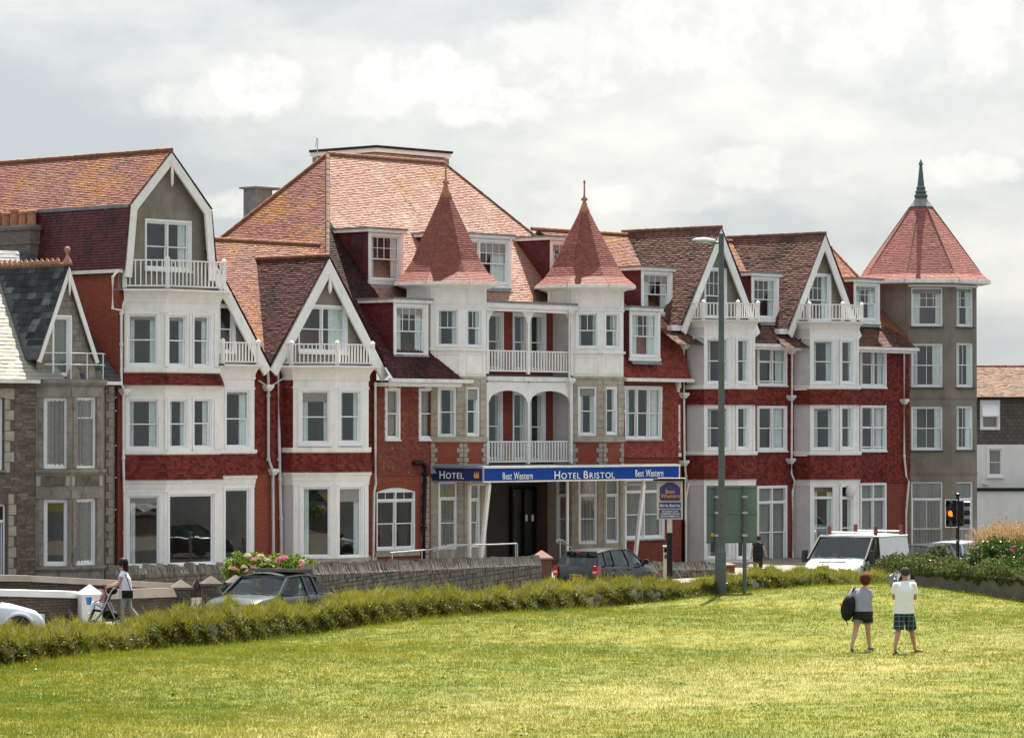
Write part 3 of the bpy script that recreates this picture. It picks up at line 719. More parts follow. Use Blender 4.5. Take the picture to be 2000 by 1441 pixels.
# ================================================================== C: twin gabled house
def gabled_house():
    R = thing('gabled_house', 'red tile-hung house with white V-shaped twin gables and balconies over white bays', 'house', (9, 3, .3))
    ref = 8.9
    # right-hand bay
    r_, p = .6, 1.17; yF = -(r_ + p); x2, x3 = on_y(655, 840, yF)[0], on_y(720, 840, yF)[0]
    plan = [(x2 - p, 0), (x2 - p, -r_), (x2, yF), (x3, yF), (x3 + p, -r_), (x3 + p, 0)]
    fcs, zf = bay(R, plan, (1, 615), [
        ('wall', 1103, 1170, 'brick_red', {}),
        ('sill', 1090, 1103, 'stone'),
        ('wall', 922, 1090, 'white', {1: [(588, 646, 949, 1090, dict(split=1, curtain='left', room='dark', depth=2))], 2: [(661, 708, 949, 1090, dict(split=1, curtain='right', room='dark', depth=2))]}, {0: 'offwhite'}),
        ('cornice', 922, 947, .12),
        ('tile', 884, 922, M['tile_red'], .13),
        ('sill', 874, 884),
        ('wall', 738, 874, 'white', {1: [(585, 645, 761, 868, dict(curtain='both'))], 2: [(663, 706, 761, 867, dict(curtain='both'))]}, {0: 'hung'}),
        ('string', 738, 742, .05), ('string', 755, 759, .03),
        ('cove', 714, 739, .40)])
    for i, xs in ((1, (578, 652)), (2, (658.5, 714))):
        f = fcs[i]
        for x in xs: s = f.s(x); mb = MB(); mb.fbox(f, s - .09, s + .09, f.z(x, 1090), f.z(x, 950), 0, .05); mb.build('pilaster', M['white'], R)
    q = [tuple(v) for v in offset(plan, .16)[0:4]]; q[0] = (q[0][0], -.3)
    balustrade(R, q, zf(713), zf(671), [q[1], q[2], q[3]], gap=.17)
    # half bay beside the gambrel house
    p1 = 1.1; xa_, xb_ = on_y(427, 840, -p1)[0] + .02, on_y(499, 840, -p1)[0]
    plan1 = [(xa_, -p1 + .06), (xb_, -p1 + .06), (xb_ + .6, -.4), (xb_ + .6, 0)]
    f1, z1 = bay(R, plan1, (0, 465), [
        ('wall', 1110, 1170, 'brick_red', {}),
        ('wall', 928, 1110, 'white', {0: [(438, 489, 952, 1098, dict(split=1, curtain='none', room='dark', depth=2))]}),
        ('cornice', 928, 952, .12),
        ('tile', 886, 928, M['tile_red'], .13),
        ('sill', 878, 886),
        ('wall', 735, 878, 'white', {0: [(440, 489, 760, 876, dict(curtain='right'))]}),
        ('string', 736, 740, .05), ('string', 756, 760, .03),
        ('cove', 712, 737, .36)])
    q1 = [tuple(v) for v in offset(plan1, .14)[0:2]]
    balustrade(R, q1, z1(711), z1(668), [(q1[0][0] + .12, q1[0][1]), q1[1]], gap=.17)
    # gables
    xa, za, hw, zft = 10.62, 13.0, 3.24, 8.72; Yg = -.36
    gable_wall(R, -.02, xa, za - .1, hw - .06, zft + .05, 'pebble', [(583, 676, 598, 689, dict(lights=2, curtain='right'))])
    bargeboard(R, Yg, xa, za, [[(xa - hw, zft - .15)], [(xa + hw + .12, zft - .3)]], w=.42)
    gable_roof(R, xa, za + .1, hw + .08, zft + .02, Yg, 4.6, M['tile_maroon'], 'ridge')
    mb = MB(); mb.lathe((xa, Yg - .02, za - 1.0), [(.005, -.4), (.06, -.3), (.09, -.12), (.06, .05), (.06, .4)], 8); mb.build('gable_pendant', M['white'], R)
    xb = xa - 2 * hw
    f = Face((4.25, -.02), (xa - hw, -.02)); rect = f.rect(428, 457, 596, 690)
    mb = MB(); top = lambda x: za - .1 - (x - xb) * (za - zft) / hw
    for a, b in ((4.25, 4.25 + rect[0]), (4.25 + rect[1], xa - hw)): mb.face((a, -.02, zft), (b, -.02, zft), (b, -.02, max(zft, top(b))), (a, -.02, top(a)))
    a, b = 4.25 + rect[0], 4.25 + rect[1]
    mb.face((a, -.02, zft), (b, -.02, zft), (b, -.02, rect[2]), (a, -.02, rect[2])); mb.face((a, -.02, rect[3]), (b, -.02, rect[3]), (b, -.02, max(rect[3], top(b))), (a, -.02, top(a)))
    mb.build('gable_wall', M['pebble'], R); window(R, f, rect, curtain='none', sill=False)
    bargeboard(R, Yg, xb, za, [[(xa - hw, zft - .15)]], w=.42)
    tiles('gable_roof', R, [(xb, Yg, za + .1), (xa - hw, Yg, zft), (xa - hw, 4.6, zft), (xb, 4.6, za + .1)], M['tile_maroon'])
    # main roof
    y0, ze, yr, zr = .05, 8.95, 4.5, 13.85
    tiles('roof', R, [(4.3, y0, ze), (14.0, y0, ze), (17.2, yr, zr), (4.3, yr, zr)], M['tile_lichen'])
    tiles('roof', R, [(17.2, yr, zr), (17.2, 9.4, ze), (4.3, 9.4, ze), (4.3, yr, zr)], M['tile_lichen'])
    ridge(R, (4.3, yr, zr + .04), (16.2, yr, zr + .04))
    # walls
    zt = zft + .1; zmid = z1(925)
    xl, xr = 4.25, 13.62
    f = Face((xl, 0), (xr, 0))
    wall('front_wall', R, f, -.4, zmid, M['brick_orange'], [(plan1[0][0] - xl + .2, plan1[-1][0] - xl - .1, .6, zmid - .1), (plan[0][0] - xl + .1, plan[-1][0] - xl - .1, .6, zmid - .1)], reveal=.4)
    wall('upper_wall', R, f, zmid, zt, M['brick_red'], [(plan1[0][0] - xl + .2, plan1[-1][0] - xl - .1, zmid + .1, zt - .5), (plan[0][0] - xl + .1, plan[-1][0] - xl - .1, zmid + .1, zt - .5)], reveal=.4)
    hung_band(R, [(plan1[-1][0], 0), (plan[0][0], 0)], zmid, zt, M['tile_red'], .06, top=.02); hung_band(R, [(plan[-1][0], 0), (xr, 0)], zmid, zt, M['tile_red'], .06, top=.02)
    wall('rear_wall', R, Face((xr, 9.3), (xl, 9.3)), -.4, 9.0, M['brick_red'])
    # pipes between the bays
    def P(px, py, Y=-.16): xx, zz = on_y(px, py, Y); return (xx, Y, zz)
    pipe(R, [P(522, 712), P(524, 745), P(524, 895), P(531, 915), P(533, 930), P(534, 1100), P(534, 1150)], .06, collars=[P(524, 897), P(524, 772)])
    hopper(R, P(523, 757)); hopper(R, P(533, 921))
    pipe(R, [P(572, 708, -.5), P(548, 708), P(543, 714), P(545, 850), P(549, 1030), P(550, 1150)], .06, collars=[P(545, 897), P(547, 935), P(549, 1012)])
    for a, b in (((505, 743), (521, 753)), ((559, 735), (528, 755))): pipe(R, [P(*a, -.2), P(*b, -.17)], .03, name='overflow_pipe')
    pipe(R, [P(733, 748), P(733, 880), P(734, 945), P(730, 960), P(728, 1150)], .045, 'gutter')
gabled_house()
# ================================================================== A: stone house at the left edge
def stone_course(mb, fc, s0, s1, z0, z1, holes, hmin=.06, hmax=.17, lmin=.18, lmax=.6, out=.03, gap=.012):
    z = z0
    while z < z1 - .02:
        h = min(random.uniform(hmin, hmax), z1 - z); x = s0
        while x < s1 - .02:
            l = min(random.uniform(lmin, lmax), s1 - x); b = x + l
            cx, cz = (x + b) / 2, z + h / 2
            hit = [q for q in holes if x < q[1] and b > q[0] and z < q[3] and z + h > q[2]]
            segs = [(x, b)]
            for q in hit: segs = [w for (a, c) in segs for w in ((a, min(c, q[0])), (max(a, q[1]), c)) if w[1] - w[0] > .03]
            for a, c in segs: mb.rn = random.random(); mb.fbox(fc, a + gap / 2, c - gap / 2, z + gap / 2, z + h - gap / 2, -.02, out * random.uniform(.3, 1.1))
            x = b
        z += h
def blocks(parent, fc, s0, s1, z0, z1, mat, h=.29, out=.03, name='stone_block', alt=0.0):
    """dressed blocks up a pier or quoin, each one its own piece; alt makes them long and short by turns"""
    n = max(1, round((z1 - z0) / h)); hh = (z1 - z0) / n
    for i in range(n):
        e = alt if i % 2 else 0; mb = MB(); g = .013
        mb.fbox(fc, s0 - max(0, -e), s1 + max(0, e), z0 + i * hh + g, z0 + (i + 1) * hh - g, -.03, out + random.uniform(-.004, .006)); mb.build(name, M[mat], parent)

def stone_house():
    R = thing('stone_house', 'grey rubble stone house with slate roof and small steep gable, at the left edge', 'house', (-4, 3, .4))
    xr = on_y(224, 840, 0)[0]; xl = -10.5
    p = .9; x2, x3 = on_y(138, 840, -p)[0], on_y(200, 840, -p)[0]
    plan = [(x2 - p, 0), (x2, -p), (x3, -p), (x3 + p, 0)]
    f = Face((xl, 0), (xr, 0)); zf = lambda y, x=210: f.z(x, y)
    ze = zf(742, 30)
    fcs = [Face(a, b) for a, b in zip(plan, plan[1:])]
    zt, zb = fcs[0].z(105, 752), -.4
    D = dict(split=1, fw=.085, sill=False, curtain='none')
    wins = {0: [(85, 130, 777, 915, dict(D, curtain='net')), (85, 131, 975, 1105, dict(D, room='dark'))], 1: [(149, 188, 776, 914, dict(sill=False, split=.72, curtain='net', fw=.07)), (148, 188, 974, 1103, dict(D, curtain='net'))]}
    zz = fcs[0].z
    sill1, band0, band1 = zz(105, 917), zz(105, 925), zz(105, 972)
    for i, fc in enumerate(fcs):
        rects = [fc.rect(*w[:4]) for w in wins.get(i, [])]
        wall('bay_wall', R, fc, zb, zt, M['stone_dark'], rects, reveal=.2)
        for w, r in zip(wins.get(i, []), rects): window(R, fc, r, **{**w[4], 'inset': .12})
        if i < 2:
            mb = MB(); stone_course(mb, fc, .2, fc.L - .2, band1 + .42, sill1 - .22, [], .08, .16, .2, .5); mb.build('rubble_facing', M['rubble'], R, kind='stuff')
            # dressed jambs, lintels and sills
            for r in rects:
                for a, b in ((r[0] - .17, r[0] - .01), (r[1] + .01, min(fc.L - .02, r[1] + .17))): blocks(R, fc, max(.01, a), b, r[2], r[3], 'stone_dark', .42, .05, 'jamb_stone')
                mb = MB(); mb.fbox(fc, .02, fc.L - .02, r[3] + .02, r[3] + .36, -.03, .045); mb.build('lintel', M['stone_dark'], R)
            blocks(R, fc, .03, .17, band1 + .42, sill1 - .24, 'stone', .5, .045, 'pier_stone'); blocks(R, fc, fc.L - .17, fc.L - .03, band1 + .42, sill1 - .24, 'stone', .5, .045, 'pier_stone')
    mb = MB()
    for z in (sill1, zz(105, 1107)): mb = MB(); mb.sweep(plan, [(0, z - .16), (.05, z - .16), (.1, z - .08), (.1, z), (-.05, z)]); mb.build('sill_course', M['stone_dark'], R)
    mb = MB(); mb.sweep(plan, [(0, zt - .02), (.06, zt), (.14, zt + .1), (.14, zt + .2), (-.1, zt + .2)]); mb.build('cornice', M['stone_dark'], R)
    mb = MB(); slab(mb, offset(plan, .1), [], zt + .14, zt + .22); mb.build('bay_roof', M['lead'], R)
    # broken parapet pieces on the bay
    for (a, b, h) in ((0, .5, .5), (.85, 1.25, .75), (1.25, 1.6, .35)):
        fc = fcs[1]; mb = MB(); mb.prism([fc.pt(a, zt + .2, -.02), fc.pt(b, zt + .2, -.02), fc.pt(b - .08, zt + .2 + h * .7, -.02), fc.pt((a + b) / 2, zt + .2 + h, -.02), fc.pt(a + .05, zt + .2 + h * .55, -.02)], -fc.n.to_3d() * .22); mb.build('parapet_stone', M['stone_dark'], R)
    # main wall: left part with a window and door, right part beside the bay
    sB0, sB1 = plan[0][0] - xl, plan[-1][0] - xl
    w1 = f.rect(-45, 7, 778, 918); d1 = f.rect(-40, 13, 985, 1150)
    wall('front_wall', R, f, zb, ze, M['rubble'], [w1, d1, (sB0 + .1, sB1 - .1, zb + .5, zt)], reveal=.25)
    mb = MB(); zq = [(w1[0] - .35, w1[1] + .5, w1[2] - .2, w1[3] + .4), (d1[0] - .35, d1[1] + .45, d1[2], d1[3] + .4), (sB0 - .02, sB1 + .02, zb, ze + 1)]
    stone_course(mb, f, 3.5, f.L, .3, ze - .15, zq, .05, .13, .2, .7); mb.build('rubble_facing', M['rubble'], R, kind='stuff')
    window(R, f, w1, split=1, sill='stone_dark', curtain='none', inset=.14); window(R, f, d1, split=1, name='door', sill=False, transom=.8, curtain='none', inset=.16)
    blocks(R, f, w1[1] + .03, w1[1] + .27, w1[2] - .1, w1[3] + .35, 'stone', .38, .04, 'quoin_stone', .2)
    blocks(R, f, d1[1] + .06, d1[1] + .3, .4, d1[3] + .38, 'stone', .4, .04, 'quoin_stone', .12)
    blocks(R, f, f.L - .34, f.L - .1, .3, zt, 'stone_dark', .3, .045, 'quoin_stone', -.12)
    mb = MB(); mb.fbox(f, w1[0] - .2, w1[1] + .45, w1[3] + .03, w1[3] + .37, -.03, .05); mb.build('lintel', M['stone'], R)
    wall('side_wall', R, Face((xr, 0), (xr, 9)), zb, ze, M['rubble']); wall('side_wall', R, Face((xl, 9), (xl, 0)), zb, ze, M['rubble']); wall('rear_wall', R, Face((xr, 9), (xl, 9)), zb, ze, M['rubble'])
    # little gable
    xa, za = on_y(125, 520, -.1); xg0 = on_y(74, 700, -.1)[0]; xg1 = on_y(190, 700, -.1)[0]; zg = on_y(75, 700, -.1)[1]
    hw = (xg1 - xg0) / 2; xa = (xg0 + xg1) / 2 * .4 + xa * .6
    fg = Face((xa - hw, -.06), (xa + hw, -.06)); rw = fg.rect(103, 137, 618, 735)
    mb = MB(); zlow = zt + .15; hs = hw - .08; zz0 = za - .12
    at = lambda z: hs * min(1, (zz0 - z) / (zz0 - zg))
    zs = sorted({zlow, zg, zz0, rw[2], rw[3]})
    for a, b in zip(zs, zs[1:]):
        l0, l1, r0, r1 = hw - at(a), hw - at(b), hw + at(a), hw + at(b)
        if a >= rw[2] - 1e-3 and b <= rw[3] + 1e-3:
            mb.face(fg.pt(l0, a), fg.pt(rw[0], a), fg.pt(rw[0], b), fg.pt(l1, b)); mb.face(fg.pt(rw[1], a), fg.pt(r0, a), fg.pt(r1, b), fg.pt(rw[1], b))
        else: mb.face(fg.pt(l0, a), fg.pt(r0, a), fg.pt(r1, b), fg.pt(l1, b))
    mb.build('gable_wall', M['stone_dark'], R)
    z = zlow; k = 0
    while z < zz0 - .35:
        h = random.uniform(.2, .3); hwz = at(z + h) - .05; x = -hwz
        while x < hwz - .08:
            l = min(random.uniform(.3, .6), hwz - x)
            for a, b in ([(x, x + l)] if z > rw[3] + .02 else [(x, min(x + l, rw[0] - hw - .02)), (max(x, rw[1] - hw + .02), x + l)]):
                if b - a > .1: mb = MB(); mb.fbox(fg, hw + a + .008, hw + b - .008, z + .008, z + h - .008, -.03, .03 + random.uniform(0, .015)); mb.build('gable_stone', M['stone_dark'], R)
            x += l
        z += h
    window(R, fg, rw, split=1, sill=False, curtain='net', name='balcony_door')
    bargeboard(R, -.3, xa, za, [[(xa - hw - .05, zg - .1)], [(xa + hw + .05, zg - .1)]], w=.17, th=.06)
    mb = MB(); mb.lathe((xa, -.33, za - .35), [(.005, -.75), (.04, -.6), (.05, -.2), (.04, .25)], 8); mb.build('gable_pendant', M['white'], R)
    # slates of the gable's left slope: separate pieces
    ridge_y = 5.5; L = Vector((-hw - .05, 0, zg - za - .05)); sl = L.length; v = L.normalized(); n = Vector((v.z, 0, -v.x)); n = n if n.z > 0 else -n
    base = MB()
    for sx in (-1, 1):
        pts = [(xa, -.3, za + .02), (xa, ridge_y, za + .02), (xa + sx * (hw + .1), ridge_y, zg - .05), (xa + sx * (hw + .1), -.3, zg - .05)]; base.face(*(pts if sx < 0 else pts[::-1]))
    base.build('gable_roof', M['slate'], R)
    gr = base_parent = [o for o in R.children if o.name.startswith('gable_roof')][0]
    course = .27; k = int(sl / course); ms = []
    for q in range(5):
        mb = MB(); w_, h_ = .36 + .03 * q, course + .07; t0 = .022 + .002 * q
        mb.hexa([(0, 0, 0), (w_, 0, 0), (w_, h_, 0), (0, h_, 0), (0, 0, t0), (w_, 0, t0), (w_, h_, .008), (0, h_, .008)])
        m = plain('slate_%d' % q, [(.028, .032, .037), (.06, .068, .075), (.018, .02, .022), (.10, .11, .115), (.036, .04, .04)][q], .7, .3, 2.0, dirt=(.012, .012, .012), dirt_amt=.6, spec=.18)
        ms.append((mb.mesh('slate', m), w_))
    rot = Matrix((Vector((0, -1, 0)), -v, n)).transposed().to_euler()
    for i in range(k + 1):
        s0 = sl - i * course; y = ridge_y - (.2 if i % 2 else 0)
        while y > -.28:
            me, w_ = random.choices(ms, (5, 2, 4, 1, 3))[0]; w2 = min(w_, y + .3)
            if w2 > .08:
                p = Vector((xa, y, za + .03)) + v * s0 + n * .012
                zm = 8.35 + .0 + y
                if p.z > ze + .3 + (y + .3) - .25: obj('slate', me, gr, loc=p, rot=rot, scale=(w2 / w_, 1, 1))
            y -= w_ + .006
    # crested ridge
    mb = MB(); mb.tube([(xa, -.3, za + .06), (xa, ridge_y, za + .06)], .09, 8); rd = mb.build('ridge_capping', M['ridge_dark'], R)
    cm = MB(); cm.prism([(0, -.1, 0), (0, .1, 0), (0, .12, .1), (0, .05, .16), (0, .03, .22), (0, -.03, .22), (0, -.05, .16), (0, -.12, .1)], (.05, 0, 0)); cme = cm.mesh('ridge_crest', M['terracotta'])
    y = .35
    while y < ridge_y: obj('ridge_crest', cme, rd, loc=(xa - .025, y, za + .12)); y += .3
    mb = MB(); mb.lathe((xa, -.2, za + .05), [(.2, 0), (.16, .12), (.07, .3), (.05, .42), (.09, .46), (.12, .55), (.09, .64), (.02, .68)], 12); mb.build('finial', M['terracotta'], R, smooth=True)
    # main roof of pale slates
    yr = 4.7; zr = ze + 5.0
    for (a, b, m) in ((xl, xa - .2, 'slate_pale'), (xa + .3, xr, 'slate')):
        poly = [(a, -.35, ze + .02), (b, -.35, ze + .02), (b, yr, zr), (a, yr, zr)]
        mt = tiled('pale_roof_slate', (.27, .255, .225), (.36, .34, .30), dark=(.2, .185, .165), dark_lo=.6) if m == 'slate_pale' else M['slate']
        tiles('main_roof', R, poly, mt, .2, .32, .02)
    mb = MB(); mb.face((xr, yr, zr), (xr, 9.4, ze), (xl, 9.4, ze), (xl, yr, zr)); mb.build('rear_roof', M['slate'], R)
    mb = MB(); mb.face((xr - .02, -.3, ze), (xr - .02, 9.4, ze), (xr - .02, yr, zr)); mb.build('end_gable', M['rubble'], R)
    a = on_y(76, 742, -.4)[0]; gutter(R, (xl, -.42, ze - .12), (a, -.42, ze - .12)); b = on_y(203, 742, -.4)[0]; gutter(R, (b, -.42, ze - .14), (xr - .05, -.42, ze - .14))
    # balcony rail of thin bars
    q = [tuple(v_) for v_ in offset(plan, .02)]; z0_, z1_ = zt + .25, fcs[1].z(170, 690)
    mb = MB()
    for z in (z1_, z1_ - .42): mb.tube([(q[0][0] + .2, q[0][1] - .25, z), (q[1][0], q[1][1], z), (q[2][0], q[2][1], z)], .022, 6); mb.tube([(q[2][0], q[2][1], z), (q[3][0] - .1, q[3][1] - .1, z)], .022, 6)
    r = mb.build('balcony_rail', M['gutter'], R)
    for t in (0, .5, 1): mb = MB(); x = q[1][0] + (q[2][0] - q[1][0]) * t; mb.tube([(x, q[1][1], zt + .15), (x, q[1][1], z1_)], .022, 6); mb.build('rail_post', M['gutter'], r)
    # chimney stack with its row of pots
    xc, _ = on_y(88, 470, 4.6); zc = z_at(446, 136.5)
    mb = MB(); mb.box((xc - .75, 4.6, ze + 2), (xc, 7.6, zc)); mb.box((xc - .81, 4.54, zc), (xc + .06, 7.66, zc + .12)); mb.box((xc - .79, 4.56, zc - .55), (xc + .04, 7.64, zc - .43))
    ch = mb.build('chimney', M['brick_chimney'], R)
    mb = MB(); mb.box((xc - .7, 4.65, zc + .12), (xc - .05, 7.55, zc + .2)); mb.build('flaunching', M['stone_dark'], ch)
    for i, y in enumerate((4.95, 5.45, 5.95, 6.45, 6.95, 7.35)):
        mb = MB(); h = (.62, .6, .72, .58, .66, .6)[i]; mb.lathe((xc - .37, y, zc + .16), [(.19, 0), (.17, h * .75), (.2, h * .8), (.2, h * .95), (.17, h), (.12, h), (.12, h - .2)], 12); mb.build('chimney_pot', M['terracotta'], ch, smooth=False)
    # soil pipe in the gap beside the tall house
    xx = xr + .16
    pipe(R, [(xx, .12, ze - .2), (xx, .12, .3)], .05, 'black')
    for z in (7.4, 6.9, 5.6, 4.4, 3.2): mb = MB(); mb.tube([(xr, .05, z), (xx, .08, z + .04)], .02, 6); mb.build('waste_pipe', M['gutter'], R)
stone_house()
# ================================================================== dormers, turrets
def dormer(parent, Y, px0, px1, py0, py1, depth, bars=(3, 2), cheek='tile_dark', lights=1, over=.14, curtain='both', apron=True):
    x0, x1 = on_y(px0, py1, Y)[0], on_y(px1, py1, Y)[0]; xm = (px0 + px1) / 2
    z1, z0 = on_y(xm, py0, Y)[1], on_y(xm, py1, Y)[1]
    f = Face((x0, Y), (x1, Y)); w = x1 - x0
    fr = z1 - .22; rect = (.13, w - .13, z0 + .1, fr - .05)
    mb = MB(); mb.box((x0, Y, z0 - .3), (x0 + .001, Y + depth, z1)); 
    d = wall('dormer', parent, f, z0, z1, M['white'], [rect])
    kid = d
    mbc = MB(); tiles('cheek', d, [(x0, Y + depth, z0 - .2), (x0, Y + .02, z0 - .2), (x0, Y + .02, z1), (x0, Y + depth, z1)], M[cheek], into=mbc, th=.012)
    mbc.face((x1, Y, z0 - .2), (x1, Y + depth, z0 - .2), (x1, Y + depth, z1), (x1, Y, z1)); mbc.build('cheek', M[cheek], d, kind='stuff')
    mb = MB(); mb.box((x0 - over, Y - over, z1 - .16), (x1 + over, Y + depth + .4, z1 - .03)); mb.build('fascia', M['gutter'], d)
    mb = MB(); mb.box((x0 - over - .04, Y - over - .04, z1 - .03), (x1 + over + .04, Y + depth + .5, z1 + .045)); mb.build('flat_roof', M['lead'], d)
    mb = MB(); mb.fbox(f, 0, .11, z0 - .04, z1 - .17, 0, .05); mb.fbox(f, w - .11, w, z0 - .04, z1 - .17, 0, .05); mb.fbox(f, -.03, w + .03, z0 - .06, z0 + .06, -.02, .08); mb.build('casing', M['white'], d)
    if apron: mb = MB(); P = f.pt; mb.face(P(.02, z0 - .22, .2), P(w - .02, z0 - .22, .2), P(w - .02, z0 - .02, .05), P(.02, z0 - .02, .05)); mb.build('lead_apron', M['lead'], d)
    # window pieces hang on the dormer wall itself as its sub-parts
    n0 = set(bpy.data.objects); wn = window(parent, f, rect, lights=lights, bars=bars, sill=False, curtain=curtain, fw=.06, split=.47)
    return d

def oct_plan(c, r, ph=math.pi / 8): return [(c[0] + r * math.cos(ph + k * math.pi / 4), c[1] + r * math.sin(ph + k * math.pi / 4)) for k in range(8)]
def cone(parent, c, prof, mat, name='turret_roof'):
    mb = MB(); D = 0
    for (r0, z0), (r1, z1) in zip(prof, prof[1:]):
        a, b = oct_plan(c, r0), oct_plan(c, r1)
        for i in range(8):
            j = (i + 1) % 8
            tiles(name, parent, [(*a[i], z0), (*a[j], z0), (*b[j], z1), (*b[i], z1)], mat, course=.105, tw=.15, th=.022, into=mb, jit=.003)
    return mb.build(name, mat, parent, kind='stuff')

def panelled(parent, f, z0, z1, inset=.16):
    s0, s1 = inset, f.L - inset; mb = MB(); ring(mb, f, s0, s1, z0 + .12, z1 - .12, .05, 0, .035); mb.build('panel_moulding', M['white'], parent)

def turret(R, pxs, W):
    """octagonal stone bay below, white timber turret above, bell-cast cone on top"""
    side = 1.36; k = side * .7071
    x1 = on_y(pxs[0], 620, 0)[0]; cx = x1 + k + side / 2; cy = -k + side / 2 + k
    rc = side / (2 * math.sin(math.pi / 8)); pl = oct_plan((cx, cy), rc)
    # plan from the left face round the front: back-left, left-front ...
    P = [(x1, side), (x1, 0), (x1 + k, -k), (x1 + k + side, -k), (x1 + 2 * k + side, 0), (x1 + 2 * k + side, side)]
    fc = [Face(a, b) for a, b in zip(P, P[1:])]; xm = (pxs[0] + pxs[1]) / 2; zf = lambda y: fc[1].z(xm, y)
    base = P[1:5]; Y = W['y']
    # stone base, ground and first floor
    for part, (y0, y1), mat in (('stone_bay', (935, 1160), 'stone'), ('stone_bay', (735, 864), 'stone'), ('brick_band', (864, 935), 'brick_orange')):
        for i in (0, 1, 2, 3):
            f = fc[i]; ws = W.get((part, y0), {}).get(i, []); rects = [f.rect(*w[:4]) for w in ws]
            z0, z1 = zf(y1), zf(y0)
            if i == 0 and y0 != 935: continue
            wall(part, R, f, z0, z1, M[mat], rects, reveal=.2)
            for w, r in zip(ws, rects): window(R, f, r, **{'sill': False, 'inset': .08, **(w[4] if len(w) > 4 else {})})
            if part == 'stone_bay' and i in (1, 2):
                for r in rects:
                    for a, b in ((.02, r[0] - .03), (r[1] + .03, f.L - .02)):
                        if b - a > .08: blocks(R, f, a, b, max(z0, .4), z1 - .05, 'stone', .3, .035)
            if part == 'brick_band' and i in (1, 2):
                blocks(R, f, .01, .18, zf(912), z1 - .02, 'stone', .2, .03, 'quoin_stone', .1); blocks(R, f, f.L - .18, f.L - .01, zf(912), z1 - .02, 'stone', .2, .03, 'quoin_stone', -.1)
    for y0, y1, o in ((853, 864, .09), (735, 741, .06)): mb = MB(); mb.sweep(base, [(0, zf(y1)), (o, zf(y1) + .03), (o, zf(y0)), (-.05, zf(y0))]); mb.build('string_course', M['stone'], R)
    mb = MB(); mb.sweep(base, [(0, zf(926)), (.2, zf(924)), (.03, zf(908)), (0, zf(906))]); mb.build('lead_skirt', M['lead'], R)
    # timber turret
    yt = Y[0]; zt0, zs0, zs1, zw1, zt1 = zf(735), zf(Y[3]), zf(Y[2]), zf(Y[1]), zf(yt)
    for i, f in enumerate(fc):
        ws = W['turret'].get(i, []); rects = [f.rect(*w[:4]) for w in ws]
        wall('turret_wall', R, f, zt0, zt1, M['white'], rects)
        for w, r in zip(ws, rects): window(R, f, r, bars=(2, 1), sill=False, fw=.05, split=.5, curtain=w[4] if len(w) > 4 else 'both')
        if i < 4: panelled(R, f, zw1 + .02, zt1); 
        if i in (1, 2): panelled(R, f, zt0, zs0)
    for z, o, h in ((zs0, .09, .09), (zw1, .04, .06)): mb = MB(); mb.sweep(P, [(0, z), (o, z), (o, z + h), (0, z + h)]); mb.build('moulding', M['white'], R)
    for z0, z1 in ((zs1, zw1),):
        for i in (1, 2):
            f = fc[i]
            for s in (.05, f.L - .05): mb = MB(); mb.fbox(f, s - .05, s + .05, z0, z1, 0, .03); mb.build('corner_post', M['white'], R)
    c = (cx, side / 2); e = zf(W['eave'])
    oc = lambda r: oct_plan(c, r)
    mb = MB(); pl = oc(2.28)
    for i in range(8): mb.bar((*pl[i], e + .0), (*pl[(i + 1) % 8], e + .0), .12, .13)
    mb.build('gutter', M['gutter'], R)
    mb = MB(); mb.lathe((*c, 0), [(1.7, e - .28), (1.78, e - .2), (2.2, e - .05), (2.2, e + .03)], 8, math.pi / 8); mb.build('soffit', M['white'], R)
    h = W['apex'] - e; PR = [(2.33, 0), (1.86, .105), (1.52, .235), (1.04, .5), (.47, .8), (.13, .985)]
    cone(R, c, [(r, e + .05 + t * h) for r, t in PR], M['tile_cone'])
    mb = MB(); za = W['apex']; mb.lathe((*c, za - .1), [(.28, -.2), (.2, .05), (.1, .32), (.06, .38), (.14, .44), (.15, .5), (.06, .58), (.04, .7), (.03, 1.15), (.05, 1.2), (.045, 1.27), (.01, 1.32)], 12); mb.build('finial', M['terracotta'], R, smooth=True)
    return P, fc, zf

